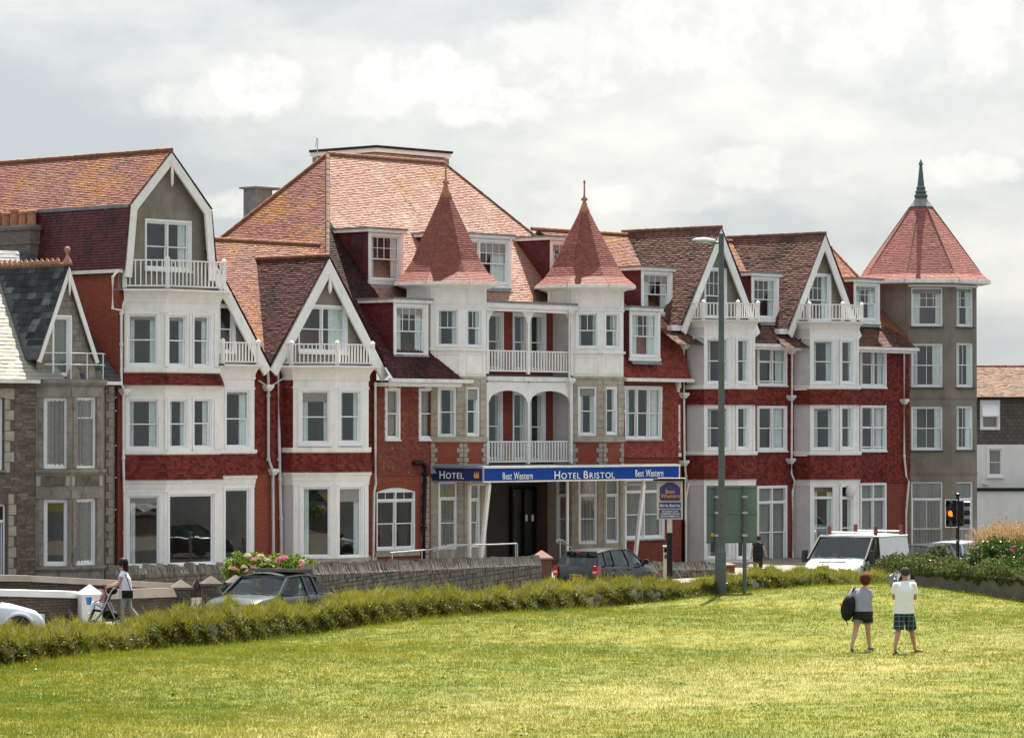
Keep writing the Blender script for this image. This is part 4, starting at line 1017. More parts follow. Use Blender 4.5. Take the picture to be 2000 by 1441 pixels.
def text_mesh(body, size, mat, condense=.8, bold=.0, shear=0, small_caps=False):
    """lettering as mesh; small_caps: first letter of each word taller"""
    outs = []
    def one(s, sz):
        cu = bpy.data.curves.new('lettering', 'FONT'); cu.body = s; cu.size = sz; cu.extrude = .006; cu.offset = bold * sz; cu.align_x = 'LEFT'; cu.space_character = 1.0
        o = bpy.data.objects.new('lettering_tmp', cu); coll.objects.link(o); dg = bpy.context.evaluated_depsgraph_get(); me = bpy.data.meshes.new_from_object(o.evaluated_get(dg)); 
        bpy.data.objects.remove(o); xs = [v.co.x for v in me.vertices]
        return me, (min(xs), max(xs)) if xs else (0, 0)
    V, Fs, x = [], [], 0.0
    for word in body.split(' '):
        for part, sz in ([(word[0], size), (word[1:], size * .78)] if small_caps else [(word, size)]):
            if not part: continue
            for ch in part:
                me, (a, b) = one(ch, sz); n = len(V)
                V += [((v.co.x - a) * condense + x, v.co.y, v.co.z) for v in me.vertices]; Fs += [tuple(n + i for i in p.vertices) for p in me.polygons]
                # serif feet
                if small_caps or True:
                    t = .018 * sz; w = (b - a) * condense
                    for yy in (0,) + ((sz * .70,) if ch.isupper() else ()):
                        if ch in 'HTBRILWMNFPKDEhilmnrf' and w > 0:
                            for c0 in ((x, x + w) if ch in 'HMNKRhmn' and yy == 0 or ch in 'HWMN' else (x + w * (.5 if ch in 'TIil' else .12),)):
                                k = len(V); e = .05 * sz; hh = .045 * sz; y0 = yy if yy == 0 else yy - hh
                                V += [(c0 - e, y0, .006), (c0 + e, y0, .006), (c0 + e, y0 + hh, .006), (c0 - e, y0 + hh, .006)]; Fs.append((k, k + 1, k + 2, k + 3))
                x += (b - a) * condense + sz * (.13 if small_caps else .07)
        x += size * .22
    me = bpy.data.meshes.new('lettering'); me.from_pydata(V, [], Fs); me.materials.append(mat); finish(me); return me, x - size * .3
def place_text(parent, fc, body, px0, px1, pyb, size_px, mat, o=.03, **kw):
    """lettering laid on a face between two columns of the photograph, standing on the row pyb"""
    s0, z0 = fc.loc(px0, pyb, o); s1, _ = fc.loc(px1, pyb, o); _, zt = fc.loc((px0 + px1) / 2, pyb - size_px, o); _, zb = fc.loc((px0 + px1) / 2, pyb, o)
    me, w = text_mesh(body, (zt - zb) / .72, mat, **kw); k = (s1 - s0) / w
    R3 = Matrix((fc.u.to_3d(), Vector((0, 0, 1)), fc.n.to_3d())).transposed()
    return obj('lettering', me, parent, loc=fc.pt(s0, zb, o), rot=R3.to_euler(), scale=(k, 1, 1))
# ================================================================== D: the hotel's turreted centre
def hotel_centre():
    R = thing('hotel', 'hotel front with two conical red turrets, balconies between them and big hipped tile roof', 'hotel', (23, 4, .2))
    N = dict(curtain='both', sill=False)
    G = dict(transom=.76, curtain='net', room='dark', split=.5)
    P1, fcL, zL = turret(R, (841, 907), {'y': (556, 600, 602, 684), 'eave': 553, 'apex': z_at(362, 145.2),
        ('stone_bay', 935): {1: [(856, 892, 941, 1072, G)], 2: [(914, 938, 945, 1068, G)]},
        ('stone_bay', 735): {1: [(855, 891, 756, 854, N)], 2: [(912, 937, 756, 852, dict(N, curtain='right'))]},
        'turret': {1: [(853, 896, 603, 677)], 2: [(911, 941, 604, 678)]}})
    P2, fcR, zR = turret(R, (1116, 1177), {'y': (562, 607, 609, 690), 'eave': 559, 'apex': z_at(398, 152.5),
        ('stone_bay', 935): {0: [(1086, 1107, 936, 1062, G)], 1: [(1130, 1166, 936, 1062, G)], 2: [(1184, 1209, 936, 1060, G)]},
        ('stone_bay', 735): {1: [(1129, 1165, 755, 851, N)], 2: [(1184, 1206, 755, 849, N)]},
        'turret': {1: [(1127, 1168, 611, 680)], 2: [(1182, 1210, 612, 680)]}})
    # ---- left wing: tile-hung upper wall, brick ground floor with an arched window
    x0 = on_y(735, 840, 0)[0]; xt = P1[1][0]
    f = Face((x0, 0), (xt, 0)); z = lambda y, x=790: f.z(x, y)
    zm, ze = z(928), 8.22
    w1, w2 = f.rect(752, 779, 758, 858), f.rect(818, 845, 758, 858)
    wall('upper_wall', R, f, zm, ze, M['brick_red'], [w1, w2])
    for a, b, c, d in ((0, w1[0], zm, ze), (w1[1], w2[0], zm, ze), (w2[1], f.L, zm, ze), (w1[0], w1[1], zm, w1[2]), (w2[0], w2[1], zm, w2[2]), (w1[0], w1[1], w1[3], ze), (w2[0], w2[1], w2[3], ze)):
        tiles('tile_hanging', R, [f.pt(a, c, .025), f.pt(b, c, .025), f.pt(b, d, .02), f.pt(a, d, .02)], M['tile_rust'], th=.024)
    window(R, f, w1, curtain='net', inset=-.02); window(R, f, w2, curtain='net', inset=-.02)
    wa = f.rect(729, 811, 952, 1074); wa = (max(.02, wa[0]), wa[1], wa[2], wa[3])
    wall('ground_wall', R, f, -.4, zm, M['brick_orange'], [wa], reveal=.2)
    window(R, f, (wa[0], wa[1], wa[2], wa[3] - .12), lights=2, transom=.84, bars=(2, -1), curtain='none', room='dark', inset=.06, sill='stone', split=.52, trim=False)
    mb = MB(); n = 14; cxm = (wa[0] + wa[1]) / 2; hw = (wa[1] - wa[0]) / 2
    arc = [(cxm + hw * t, wa[3] - .18 + .18 * (1 - t * t)) for t in [(-1 + 2 * i / n) for i in range(n + 1)]]
    for (a, za), (b, zb) in zip(arc, arc[1:]): mb.prism([f.pt(a, za, -.05), f.pt(b, zb, -.05), f.pt(b, wa[3] + .001, -.05), f.pt(a, wa[3] + .001, -.05)], f.n.to_3d() * .052)
    mb.build('arch_spandrel', M['brick_orange'], R)
    mb = MB()
    for (a, za), (b, zb) in zip(arc, arc[1:]): mb.prism([f.pt(a, wa[3] - .2, -.06), f.pt(b, wa[3] - .2, -.06), f.pt(b, zb, -.06), f.pt(a, za, -.06)], f.n.to_3d() * .03)
    mb.build('arched_head', M['pvc'], R)
    for i, (a, za) in enumerate(arc[:-1]):
        b, zb = arc[i + 1]; mb = MB(); ml = .26
        mb.prism([f.pt(a + .01, za + .02, -.01), f.pt(b - .01, zb + .02, -.01), f.pt(b + (b - cxm) * .12 - .01, zb + ml, -.01), f.pt(a + (a - cxm) * .12 + .01, za + ml, -.01)], f.n.to_3d() * .03); mb.build('arch_brick', M['brick_orange'], R)
    blocks(R, f, f.L - .42, f.L - .1, .4, zm - .05, 'stone', .24, .03, 'quoin_stone', -.12)
    mb = MB(); mb.fbox(f, wa[0] - .1, wa[1] + .2, wa[2] - .25, wa[2] - .08, -.02, .08); mb.build('stone_sill', M['stone'], R)
    def Pt(px, py, Y=-.16): xx, zz = on_y(px, py, Y); return (xx, Y, zz)
    pipe(R, [Pt(808, 904), Pt(826, 904), Pt(832, 912), Pt(830, 935), Pt(828, 1000), Pt(828, 1120)], .09, 'black', name='black_downpipe', collars=[Pt(830, 925), Pt(828, 1030)])
    pipe(R, [Pt(733, 746, -.3), Pt(733, 880, -.2), Pt(734, 945, -.2), Pt(731, 958, -.2), Pt(728, 1140, -.2)], .05, 'gutter')
    # ---- right wing
    xa, xb = P2[4][0], on_y(1331, 840, 0)[0]
    f = Face((xa, 0), (xb, 0)); z = lambda y, x=1275: f.z(x, y)
    zq, zm2, ze2 = z(912), z(893), z(740)
    w = f.rect(1219, 1291, 756, 858); w = (max(.02, w[0]), w[1], w[2], w[3]); wg = f.rect(1222, 1295, 936, 1052); wg = (max(.02, wg[0]), wg[1], wg[2], wg[3])
    wall('upper_wall', R, f, zm2, ze2, M['brick_red'], [w]); wall('ground_wall', R, f, -.4, zm2, M['brick_red'], [wg])
    for a, b, c, d in ((0, w[0], zm2, ze2), (w[1], f.L, zm2, ze2 - .25), (w[0], w[1], zm2, w[2])): 
        if b - a > .03: tiles('tile_hanging', R, [f.pt(a, c, .05), f.pt(b, c, .05), f.pt(b, d, .02), f.pt(a, d, .02)], M['tile_red2'], th=.024)
    window(R, f, w, lights=3, curtain='both', inset=.0, sill='stone'); window(R, f, wg, lights=2, transom=.8, curtain='net', room='dark', sill='stone')
    mb = MB(); s = f.s(1324); mb.fbox(f, s - .02, s + .1, z(885), z(790), 0, .06); mb.fbox(f, s - .05, s + .14, z(892), z(885), 0, .09); mb.build('window_casing_edge', M['pvc'], R)
    mb = MB(); s = f.s(1322); mb.fbox(f, s - .1, s + .12, z(757), z(742), 0, .16); mb.fbox(f, s - .06, s + .08, z(765), z(757), 0, .11); mb.build('eaves_bracket', M['white'], R)
    # ---- loggia between the turrets
    xl, xr = P1[4][0], P2[1][0]; Yb = 1.05; f = Face((xl, Yb), (xr, Yb)); z = lambda y, x=1020: Face((xl, 0), (xr, 0)).z(x, y)
    fr = Face((xl, -.05), (xr, -.05)); zr_ = lambda y: fr.z(1031, y)
    zc = zr_(906)
    wins = [(952, 981, 612, 722), (1002, 1029, 613, 724), (1036, 1064, 614, 725), (952, 979, 766, 899), (1002, 1028, 766, 900), (1036, 1063, 767, 901)]
    rects = [f.rect(*w) for w in wins]; rects = [(max(.02, r[0]), r[1], r[2], r[3]) for r in rects]
    wall('loggia_wall', R, f, zc - .2, zr_(592), M['brick_red'], rects)
    for i, r in enumerate(rects): window(R, f, r, curtain='right' if i % 3 == 2 else 'both', sill=False, split=.5, room='room')
    wall('loggia_side', R, Face((xr - .01, Yb), (xr - .01, -.02)), zc, zr_(605), M['offwhite']); wall('loggia_side', R, Face((xl + .01, 0), (xl + .01, Yb)), zc, zr_(605), M['offwhite'])
    for y in (906, 733):   # two floors
        mb = MB(); mb.box((xl, -.1, zr_(y) - .16), (xr, Yb, zr_(y))); mb.build('balcony_floor', M['concrete'], R)
    mb = MB(); mb.box((xl, -.16, zr_(745)), (xr, -.06, zr_(736))); mb.build('floor_fascia', M['gutter'], R)
    mb = MB(); mb.box((xl - .25, -.3, zr_(603)), (xr + .02, Yb + .6, zr_(594))); mb.build('loggia_cornice', M['white'], R)
    mb = MB(); mb.box((xl - .1, -.22, zr_(610)), (xr, -.08, zr_(603))); mb.build('loggia_beam', M['white'], R)
    mb = MB(); mb.box((xl - .2, -.34, zr_(594)), (xr + .05, 2.2, zr_(589.5))); mb.build('loggia_roof', M['lead'], R)
    for (yt, yb) in ((685, 729), (861, 905)):
        balustrade(R, [(xl + .03, -.05), (xr - .03, -.05)], zr_(yb), zr_(yt), [], gap=.185, bal_w=.06)
    xm = on_y(1031, 700, -.05)[0]
    for x in (xl + .08, xm, xr - .1):
        for (a, b) in ((731, 608), (906, 748)): mb = MB(); mb.box((x - .065, -.115, zr_(a)), (x + .065, .015, zr_(b))); mb.build('loggia_post', M['white'], R)
    # spandrel boards: low arches below, small brackets above
    def arch_board(x0, x1, ztop, zspring, rise, ins):
        mb = MB(); n = 16
        for i in range(n):
            t0, t1 = i / n, (i + 1) / n; X = lambda t: x0 + (x1 - x0) * t
            h = lambda t: zspring + rise * math.sqrt(max(0, 1 - ((t - .5) / .5 * ins) ** 2)) if abs((t - .5) / .5 * ins) <= 1 else zspring
            mb.prism([(X(t0), -.1, h(t0)), (X(t1), -.1, h(t1)), (X(t1), -.1, ztop), (X(t0), -.1, ztop)], (0, .06, 0))
        mb.build('arched_spandrel', M['white'], R)
    for a, b in ((xl + .14, xm - .06), (xm + .06, xr - .16)): arch_board(a, b, zr_(746), zr_(788), (zr_(763) - zr_(788)), 1.0)
    for x, sg in ((xl + .14, 1), (xm - .065, -1), (xm + .065, 1), (xr - .16, -1)):
        mb = MB(); pts = [(x, -.1, zr_(610)), (x + sg * .34, -.1, zr_(610)), (x + sg * .22, -.1, zr_(615)), (x + sg * .1, -.1, zr_(622)), (x, -.1, zr_(632))]
        mb.prism(pts if sg > 0 else pts[::-1], (0, .06, 0)); mb.build('bracket', M['white'], R)
    pipe(R, [Pt(1112, 605, -.2), Pt(1112, 742, -.2), Pt(1114, 760, -.2), Pt(1115, 900, -.2)], .05, 'gutter', collars=[Pt(1112, 745, -.2)]); hopper(R, Pt(1112, 608, -.2)); hopper(R, Pt(1113, 745, -.2))
    # ---- entrance: deep dark porch, glass doors, steps
    Yd = 2.15
    wall('porch_side', R, Face((xr - .02, Yd), (xr - .02, 1.36)), -.2, zc - .2, M['brown_brick']); wall('porch_side', R, Face((xl + .02, .1), (xl + .02, Yd)), -.2, zc - .2, M['brown_brick'])
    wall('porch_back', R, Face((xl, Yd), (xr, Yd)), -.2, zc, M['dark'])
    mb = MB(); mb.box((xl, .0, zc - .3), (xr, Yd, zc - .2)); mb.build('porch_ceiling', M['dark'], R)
    fd = Face((xl, Yd - .2), (xr, Yd - .2)); r1 = fd.rect(1000, 1048, 950, 1088)
    d = window(R, fd, r1, lights=2, split=1, curtain='none', sill=False, name='entrance_door', fm='black', room='dark')
    for px in (1028, 1040): a, zz = fd.loc(px, 1011); mb = MB(); mb.fbox(fd, a - .07, a + .07, zz - .14, zz + .14, .0, .02); mb.build('notice', M['letter'], d)
    for i in range(3): mb = MB(); mb.box((xl + .3, .2 + i * .38, .0), (xr - .3, 2.1, .48 + .14 * i)); mb.build('step', M['concrete'], R)
    mb = MB(); f_ = Face((xl, -.06), (xr, -.06)); mb.fbox(f_, 0, f_.L, zc - .42, zc - .16, -.1, 0); mb.build('porch_beam', M['stone'], R)
    # ---- roofs: one steep hipped roof, its eaves low on the left, broken by a mansard skirt on the right
    ye, zel, yr, zr = -.95, 8.27, 7.7, 18.0; kk = (zr - zel) / (yr - ye); Z = lambda y: zel + (y - ye) * kk
    xL = on_y(640, 297, yr)[0]; xR = on_y(868, 314, yr)[0]
    xw = x0; yc = yr - (xL - xw)      # where the hip passes the left wall
    ym = 1.85
    xd = on_y(722, 553, 2.62)[0]; yh = yr - (xL - xd)      # dark-tiled strip under the hip, left of the first dormer
    tiles('front_roof', R, [(xd, ym, Z(ym)), (xR + yr - ym, ym, Z(ym)), (xR, yr, zr), (xL, yr, zr), (xd, yh, Z(yh))], M['tile_pink'])
    tiles('dark_roof', R, [(xw, ym, Z(ym)), (xd, ym, Z(ym)), (xd, yh, Z(yh)), (xw, yc, Z(yc))], M['tile_black'])
    tiles('lower_roof', R, [(xw, ye, zel), (P1[1][0] + 1.2, ye, zel), (P1[1][0] + 1.2, ym, Z(ym)), (xw, ym, Z(ym))], M['tile_maroon'])
    hL = yr - ye
    tiles('side_roof', R, [(xL, yr, zr), (xL - hL + 1, yr + hL - 1, Z(ye + 1)), (xL - hL + 1, ye + 1, Z(ye + 1))], M['tile_lichen'])
    tiles('side_roof', R, [(xR, yr, zr), (xR + hL - 1.5, ye + 1.5, Z(ye + 1.5)), (xR + hL - 1.5, yr + hL - 1.5, Z(ye + 1.5))], M['tile_pink'])
    tiles('rear_roof', R, [(xR, yr, zr), (xR + 4, yr + 4, zr - 4 * kk), (xL - 4, yr + 4, zr - 4 * kk), (xL, yr, zr)], M['tile_pink'], .3, .5)
    ridge(R, (xL, yr, zr + .05), (xR, yr, zr + .05), r=.1)
    ridge(R, (xL, yr, zr + .03), (xL - 7, yr + 7, zr - 7 * kk + .03), r=.1, name='hip_capping')
    ridge(R, (xL, yr, zr + .03), (xL - 5.2, yr - 5.2, zr - 5.2 * kk + .03), r=.09, mat='ridge_dark', name='hip_capping')
    ridge(R, (xR, yr, zr + .03), (xR + 5.8, yr - 5.8, zr - 5.8 * kk + .03), r=.07, mat='ridge_dark', name='hip_capping')
    gutter(R, (x0 - .3, ye - .08, zel - .14), (on_y(920, 738, ye)[0], ye - .08, zel - .14), .15, .14)
    mb = MB(); mb.box((x0 - .2, ye + .02, zel - .3), (on_y(910, 740, ye)[0], .0, zel - .15)); mb.build('eaves_board', M['white'], R)
    xq = P2[4][0] - .6; zb_ = ze2 + .02
    ys, zs = .12, on_y(1290, 640, .1)[1]
    tiles('mansard_roof', R, [(xq, -.42, zb_), (xb + .15, -.42, zb_), (xb - .05, ys, zs), (xq, ys, zs)], M['tile_red2'])
    yt_ = 2.9; tiles('mansard_top', R, [(xq, ys, zs), (xb - .05, ys, zs), (xb - 1.2, yt_, Z(yt_) + .04), (xq, yt_, Z(yt_) + .04)], M['tile_pink'])
    wall('end_wall', R, Face((xb, 0), (xb, 8)), -.4, zb_, M['brick_red'])
    mb = MB(); mb.face((xb - .02, -.4, zb_), (xb - .02, 3, zb_), (xb - .02, 3, zs + 1.2), (xb - .06, ys, zs)); mb.build('mansard_end', M['tile_red'], R)
    gutter(R, (xq + .3, -.52, zb_ - .15), (xb + .2, -.52, zb_ - .15), .15, .14)
    # ---- dormers
    yd = 2.62
    dormer(R, yd, 719, 786, 447, 553, 2.6, bars=(4, 2)); dormer(R, yd, 876, 997, 457, 558, 2.6, bars=(4, 2), lights=2); dormer(R, yd, 1074, 1130, 463, 560, 2.6, bars=(3, 2), lights=1)
    dormer(R, .75, 1252, 1312, 522, 617, 2.8, bars=(4, 2)); 
    dormer(R, -.05, 768, 835, 584, 697, 2.6, bars=(4, 2)); dormer(R, -.42, 1229, 1288, 600, 702, 2.4, bars=(4, 2))
    # ---- flat-roofed plant room behind the ridge, tank box, aerial
    Yp = 9.4; xp0, xp1 = on_y(735, 300, Yp)[0], on_y(877, 300, Yp)[0]; zp = on_y(800, 304, Yp)[1]
    mb = MB(); mb.box((xp0, Yp, 14), (xp1, Yp + 4, zp)); pr = mb.build('plant_room', M['pebble'], R)
    mb = MB(); mb.box((xp0 - .06, Yp - .08, zp + .04), (xp1 + .06, Yp + 4.1, zp + .22)); mb.build('fascia', M['white'], pr); mb = MB(); mb.box((xp0 - .12, Yp - .14, zp + .22), (xp1 + .12, Yp + 4.1, zp + .33)); mb.build('felt_roof', M['black'], pr)
    Yt = 13.5; xa_ = on_y(500, 385, Yt)[0]; zt = on_y(490, 367, Yt)[1]
    mb = MB(); mb.box((xa_, Yt, 9), (xa_ + 1.0, Yt + .8, zt)); tk = mb.build('tank_room', M['lead'], R); mb = MB(); mb.box((xa_ - .12, Yt - .12, zt), (xa_ + 1.7, Yt + .95, zt + .08)); mb.build('lid', M['lead'], tk)
    xx, zz = on_y(617, 305, yr + 1); mb = MB(); mb.tube([(xx, yr + 1, zz - 1), (xx + .12, yr + 1, zz + .75), (xx + .05, yr + 1, zz + .78), (xx - .02, yr + 1, zz + .4)], .02, 6); mb.build('aerial', M['steel'], R)
    return xl, xr, zc
LOG = hotel_centre()

# ---- canopy with the hotel's name, a thing on its own posts
def canopy():
    Yf = -2.9; xl, _ = on_y(944, 925, Yf); xr, _ = on_y(1327, 920, Yf)
    R = thing('entrance_canopy', 'long blue lettered canopy on white slanting posts over the hotel entrance', 'canopy', (xl + 3, Yf + 1, .2))
    f = Face((xl, Yf), (xr, Yf)); g = Face((xl, -.05), (xl, Yf)); z = lambda y: f.z(1130, y)
    z0, z1 = z(936.5), z(912.5)
    mb = MB(); mb.box((xl + .02, Yf + .02, z0 + .12), (xr - .02, .9, z0 + .18)); mb.build('soffit', M['white'], R)
    mb = MB(); mb.fbox(f, 0, f.L, z0, z1, -.05, 0); mb.build('fascia_panel', M['blue'], R); mb = MB(); mb.fbox(g, 0, g.L - .01, z0, z1, -.05, 0); sp = mb.build('side_panel', M['navy'], R)  # side panel takes a darker blue, its shade put into the colour
    mb = MB(); mb.fbox(f, -.02, f.L + .02, z1, z1 + .09, -.3, .05); mb.fbox(f, -.02, f.L + .02, z0 - .06, z0, -.2, .03); mb.fbox(f, f.L - .05, f.L + .02, z0, z1, -.04, .02); mb.build('trim', M['gutter'], R)
    mb = MB(); mb.fbox(g, -.02, g.L, z1, z1 + .07, -.2, .04); mb.fbox(g, 0, g.L, z0 - .05, z0, -.2, .03); mb.fbox(g, g.L - .04, g.L + .02, z0, z1, -.03, .03); mb.build('trim', M['steel'], R)
    mb = MB(); mb.box((xl, Yf + .1, z1 + .03), (xr, -.2, z1 + .08)); mb.build('canopy_roof', M['lead'], R)
    place_text(R, f, 'HOTEL BRISTOL', 1083, 1201, 934.2, 15.5, M['letter'], small_caps=True, condense=.8, bold=.004)
    place_text(R, f, 'Best Western', 982, 1040, 935.6, 14, M['letter'], condense=.62, bold=.003)
    place_text(R, f, 'Best Western', 1241, 1295, 930.2, 14, M['letter'], condense=.62, bold=.003)
    place_text(R, g, 'HOTEL', 858.5, 906, 934.5, 15.5, M['letter'], small_caps=True, condense=.8, bold=.004)
    # small crown emblem on the side panel
    s, zz = g.loc(931, 926); mb = MB()
    mb.prism([g.pt(s - .14, zz - .16, .005), g.pt(s + .14, zz - .16, .005), g.pt(s + .14, zz - .06, .005), g.pt(s - .14, zz - .06, .005)], g.n.to_3d() * .012)
    for k in (-.1, 0, .1): mb.prism([g.pt(s + k - .05, zz - .06, .005), g.pt(s + k + .05, zz - .06, .005), g.pt(s + k, zz + .12, .005)], g.n.to_3d() * .012)
    mb.build('emblem', M['gold'], R)
    # supports: an upright, a head bar and a raking post each
    for (pv, ptop, pbot, yb) in ((917, 955, 936, 1090), (1220, 1257, 1238, 1075)):
        X = on_y(ptop, 945, Yf + .25)[0]
        def Q(px, py): yy, zz = on_x(px, py, X); return (X, yy, zz)
        a, b = Q(ptop, 946), Q(pbot, yb); b = (X, b[1], .3); c0, c1 = Q(pv, 946), Q(pv, 1070)
        mb = MB(); mb.bar(a, b, .15, .13); mb.build('raking_post', M['white'], R); mb = MB(); mb.bar(c0, (X, c0[1], .3), .1, .12); mb.build('upright', M['white'], R); mb = MB(); mb.bar(c0, a, .08, .09); mb.build('head_bar', M['white'], R)
        mb = MB(); mb.bar(a, (a[0], a[1], z0 + .15), .1, .1); mb.build('hanger', M['white'], R); mb = MB(); mb.bar(c0, (c0[0], c0[1], z0 + .15), .08, .08); mb.build('hanger', M['white'], R)
    X = on_y(1108, 950, -1.6)[0]; mb = MB(); mb.bar((X, -1.6, .3), (X, -1.6, z0 + .1), .09, .09); mb.build('upright', M['white'], R)
canopy()
# ================================================================== E: right-hand wing with two gables
def gabled_wing():
    R = thing('gabled_wing', 'red tile-hung wing with two white A-shaped gables beside the corner tower', 'building', (42, 4, 0))
    yE, zE, yr, zr = -.5, 10.2, 5.0, 15.1; kk = (zr - zE) / (yr - yE); Z = lambda y: zE + (y - yE) * kk
    x0, xe = 33.45, 50.35
    bays = []
    for (ret, lf, fr, en, wl, wf, dy) in ((1342, 1375, 1437, 1475, (1377, 1424), (1439.5, 1464), 0), (1548, 1583, 1640, 1678, (1584, 1629), (1643, 1667), 3)):
        xq = on_y(ret, 840, 0)[0]; y1 = -1.0; x2 = on_y(lf, 840, y1)[0]; xq = (xq + x2) / 2; p = 1.02
        x3 = xq + p; x4 = on_y(en, 840, y1 - p)[0]
        plan = [(xq, 0), (xq, y1), (x3, y1 - p), (x4, y1 - p), (x4 + p, y1), (x4 + p, 0)]
        K = lambda **k: dict(dict(sill=False, curtain='both'), **k)
        fcs, zf = bay(R, plan, (1, (lf + fr) / 2), [
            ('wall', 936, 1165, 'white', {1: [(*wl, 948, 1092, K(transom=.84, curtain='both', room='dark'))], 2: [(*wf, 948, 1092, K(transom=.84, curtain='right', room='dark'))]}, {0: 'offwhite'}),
            ('cornice', 936, 948, .06),
            ('tile', 890, 936, M['tile_red'], .12),
            ('sill', 881, 889),
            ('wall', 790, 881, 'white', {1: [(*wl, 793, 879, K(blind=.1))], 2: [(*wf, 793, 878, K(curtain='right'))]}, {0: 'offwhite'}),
            ('tile', 761, 790, M['tile_red'], .10),
            ('sill', 752, 760),
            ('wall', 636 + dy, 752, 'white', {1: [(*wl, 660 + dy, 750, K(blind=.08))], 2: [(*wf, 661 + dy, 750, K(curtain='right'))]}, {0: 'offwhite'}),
            ('string', 656 + dy, 659 + dy, .03),
            ('cove', 625 + dy, 639 + dy, .3)])
        for i, xs in ((1, (lf + 4, fr - 4)), (2, (fr + 1.5, en - 3))):
            f = fcs[i]
            for x in xs:
                for ya, yb in ((752, 659 + dy), (881, 791), (1092, 950)): s = f.s(x); mb = MB(); mb.fbox(f, s - .07, s + .07, f.z(x, ya), f.z(x, yb), 0, .04); mb.build('pilaster', M['white'], R)
        q = [tuple(v) for v in offset(plan, .12)[0:4]]; q[0] = (q[0][0], -.25)
        balustrade(R, q, zf(624 + dy), zf(591 + dy), [q[1], q[2], q[3]], gap=.16)
        bays.append((plan, zf))
    # gables
    zft = 10.72; Yg = -.42
    for (apx, apy, win) in ((1409, 447, (1376, 1417, 525, 622)), (1612, 459, (1578, 1621, 536, 628))):
        xa, za = on_y(apx, apy, Yg); hw = 2.82
        gable_wall(R, -.04, xa, za - .12, hw - .08, zft, 'pebble', [(*win, dict(bars=(4, 2), sill=False, curtain='both', split=.45))])
        bargeboard(R, Yg, xa, za, [[(xa - hw, zft - .1)], [(xa + hw, zft - .1)]], w=.36)
        gable_roof(R, xa, za + .06, hw + .1, zft + .1, Yg - .02, 5.4, M['tile_brown'], 'ridge_dark')
        # boxed eaves at the gable foot
        mb = MB(); mb.box((xa - hw - .5, Yg + .12, zft - .12), (xa - hw + .25, .0, zft + .12)); mb.build('boxed_eaves', M['white'], R)
        tiles('pent_roof', R, [(xa - hw - 1.0, -1.0, zft - .75), (xa - hw + .9, -1.0, zft - .75), (xa - hw + .6, .0, zft - .1), (xa - hw - 1.0, .0, zft - .1)], M['tile_brown'])
    # main roof
    xR = on_y(1623, 482, yr)[0]
    tiles('roof', R, [(32.95, .05, Z(.05)), (xe + .1, .05, Z(.05)), (xR, yr, zr), (29.1, yr, zr)], M['tile_lichen'])
    tiles('roof', R, [(xR, yr, zr), (xe + 1, .05, Z(.05)), (xe + 1, 9.8, Z(.05))], M['tile_lichen'])
    tiles('rear_roof', R, [(xe, 9.8, Z(.05)), (30, 9.8, Z(.05)), (29.1, yr, zr), (xR, yr, zr)], M['tile_lichen'], .3, .5)
    ridge(R, (28.7, yr, zr + .05), (xR, yr, zr + .05), r=.095); ridge(R, (xR, yr, zr + .02), (xe + .4, .5, Z(.5) + .1), r=.08, name='hip_capping')
    a = on_y(1477, 657, yE)[0]; b = on_y(1566, 657, yE)[0]; c = on_y(1680, 660, yE)[0]; d = on_y(1786, 663, yE)[0]
    for u, v in ((a - .6, b), (c - .6, d)):
        tiles('eaves_roof', R, [(u, yE - .1, zE - .06), (v, yE - .1, zE - .06), (v - .5, .6, Z(.6)), (u, .6, Z(.6))], M['tile_brown'])
        gutter(R, (u, yE - .2, zE - .22), (v + .05, yE - .2, zE - .22), .14, .13)
        mb = MB(); mb.box((u, yE - .12, zE - .34), (v - .1, -.02, zE - .2)); mb.build('eaves_board', M['white'], R)
    # main wall
    f = Face((x0, 0), (xe, 0)); z = lambda y, x=1600: f.z(x, y)
    zg = z(944); H = []
    W = [(1479, 1535, 664, 752), (1479, 1535, 793, 880), (1479, 1535, 950, 1100), (1680, 1729, 669, 756), (1680, 1729, 792, 880), (1680, 1729, 944, 1096)]
    rects = [f.rect(*w) for w in W]
    bh = []
    for pl, _ in bays: bh += [(pl[0][0] - x0 + .1, pl[-1][0] - x0 - .1, .3, z(640))]
    wall('ground_wall', R, f, -.5, zg, M['brick_red'], [rects[2], rects[5]] + bh, reveal=.12); wall('upper_wall', R, f, zg, zft, M['brick_red'], [rects[i] for i in (0, 1, 3, 4)] + bh, reveal=.12)
    for i, r in enumerate(rects):
        if i % 3 == 2: window(R, f, r, lights=2, transom=.8, curtain='net', sill=False, inset=.0, room='dark' if i == 5 else 'room')
        else: window(R, f, r, lights=2, curtain='right', sill=True, inset=-.02, opened=.05 if i in (0, 4) else 0)
    zt = zE - .3
    def hang(s0, s1, za, zb):
        if s1 - s0 > .05: tiles('tile_hanging', R, [f.pt(s0, za, .05), f.pt(s1, za, .05), f.pt(s1, zb, .02), f.pt(s0, zb, .02)], M['tile_red'], th=.024)
    for k in (0, 3):
        lim = bays[1][0][0][0] - x0 if k == 0 else f.L; st = (bays[0] if k == 0 else bays[1])[0][-1][0] - x0
        hang(rects[k][1] + .03, lim, zg, zt)
        for a_, b_ in ((zg, rects[k + 1][2] - .08), (rects[k + 1][3] + .02, rects[k][2] - .08)): hang(st, rects[k][1] + .03, a_, b_)
    hang(0, bays[0][0][0][0] - x0, zg, zt)
    wall('rear_wall', R, Face((xe, 9.6), (x0, 9.6)), -.5, zE, M['brick_red'])
    def P(px, py, Y=-.16): xx, zz = on_y(px, py, Y); return (xx, Y, zz)
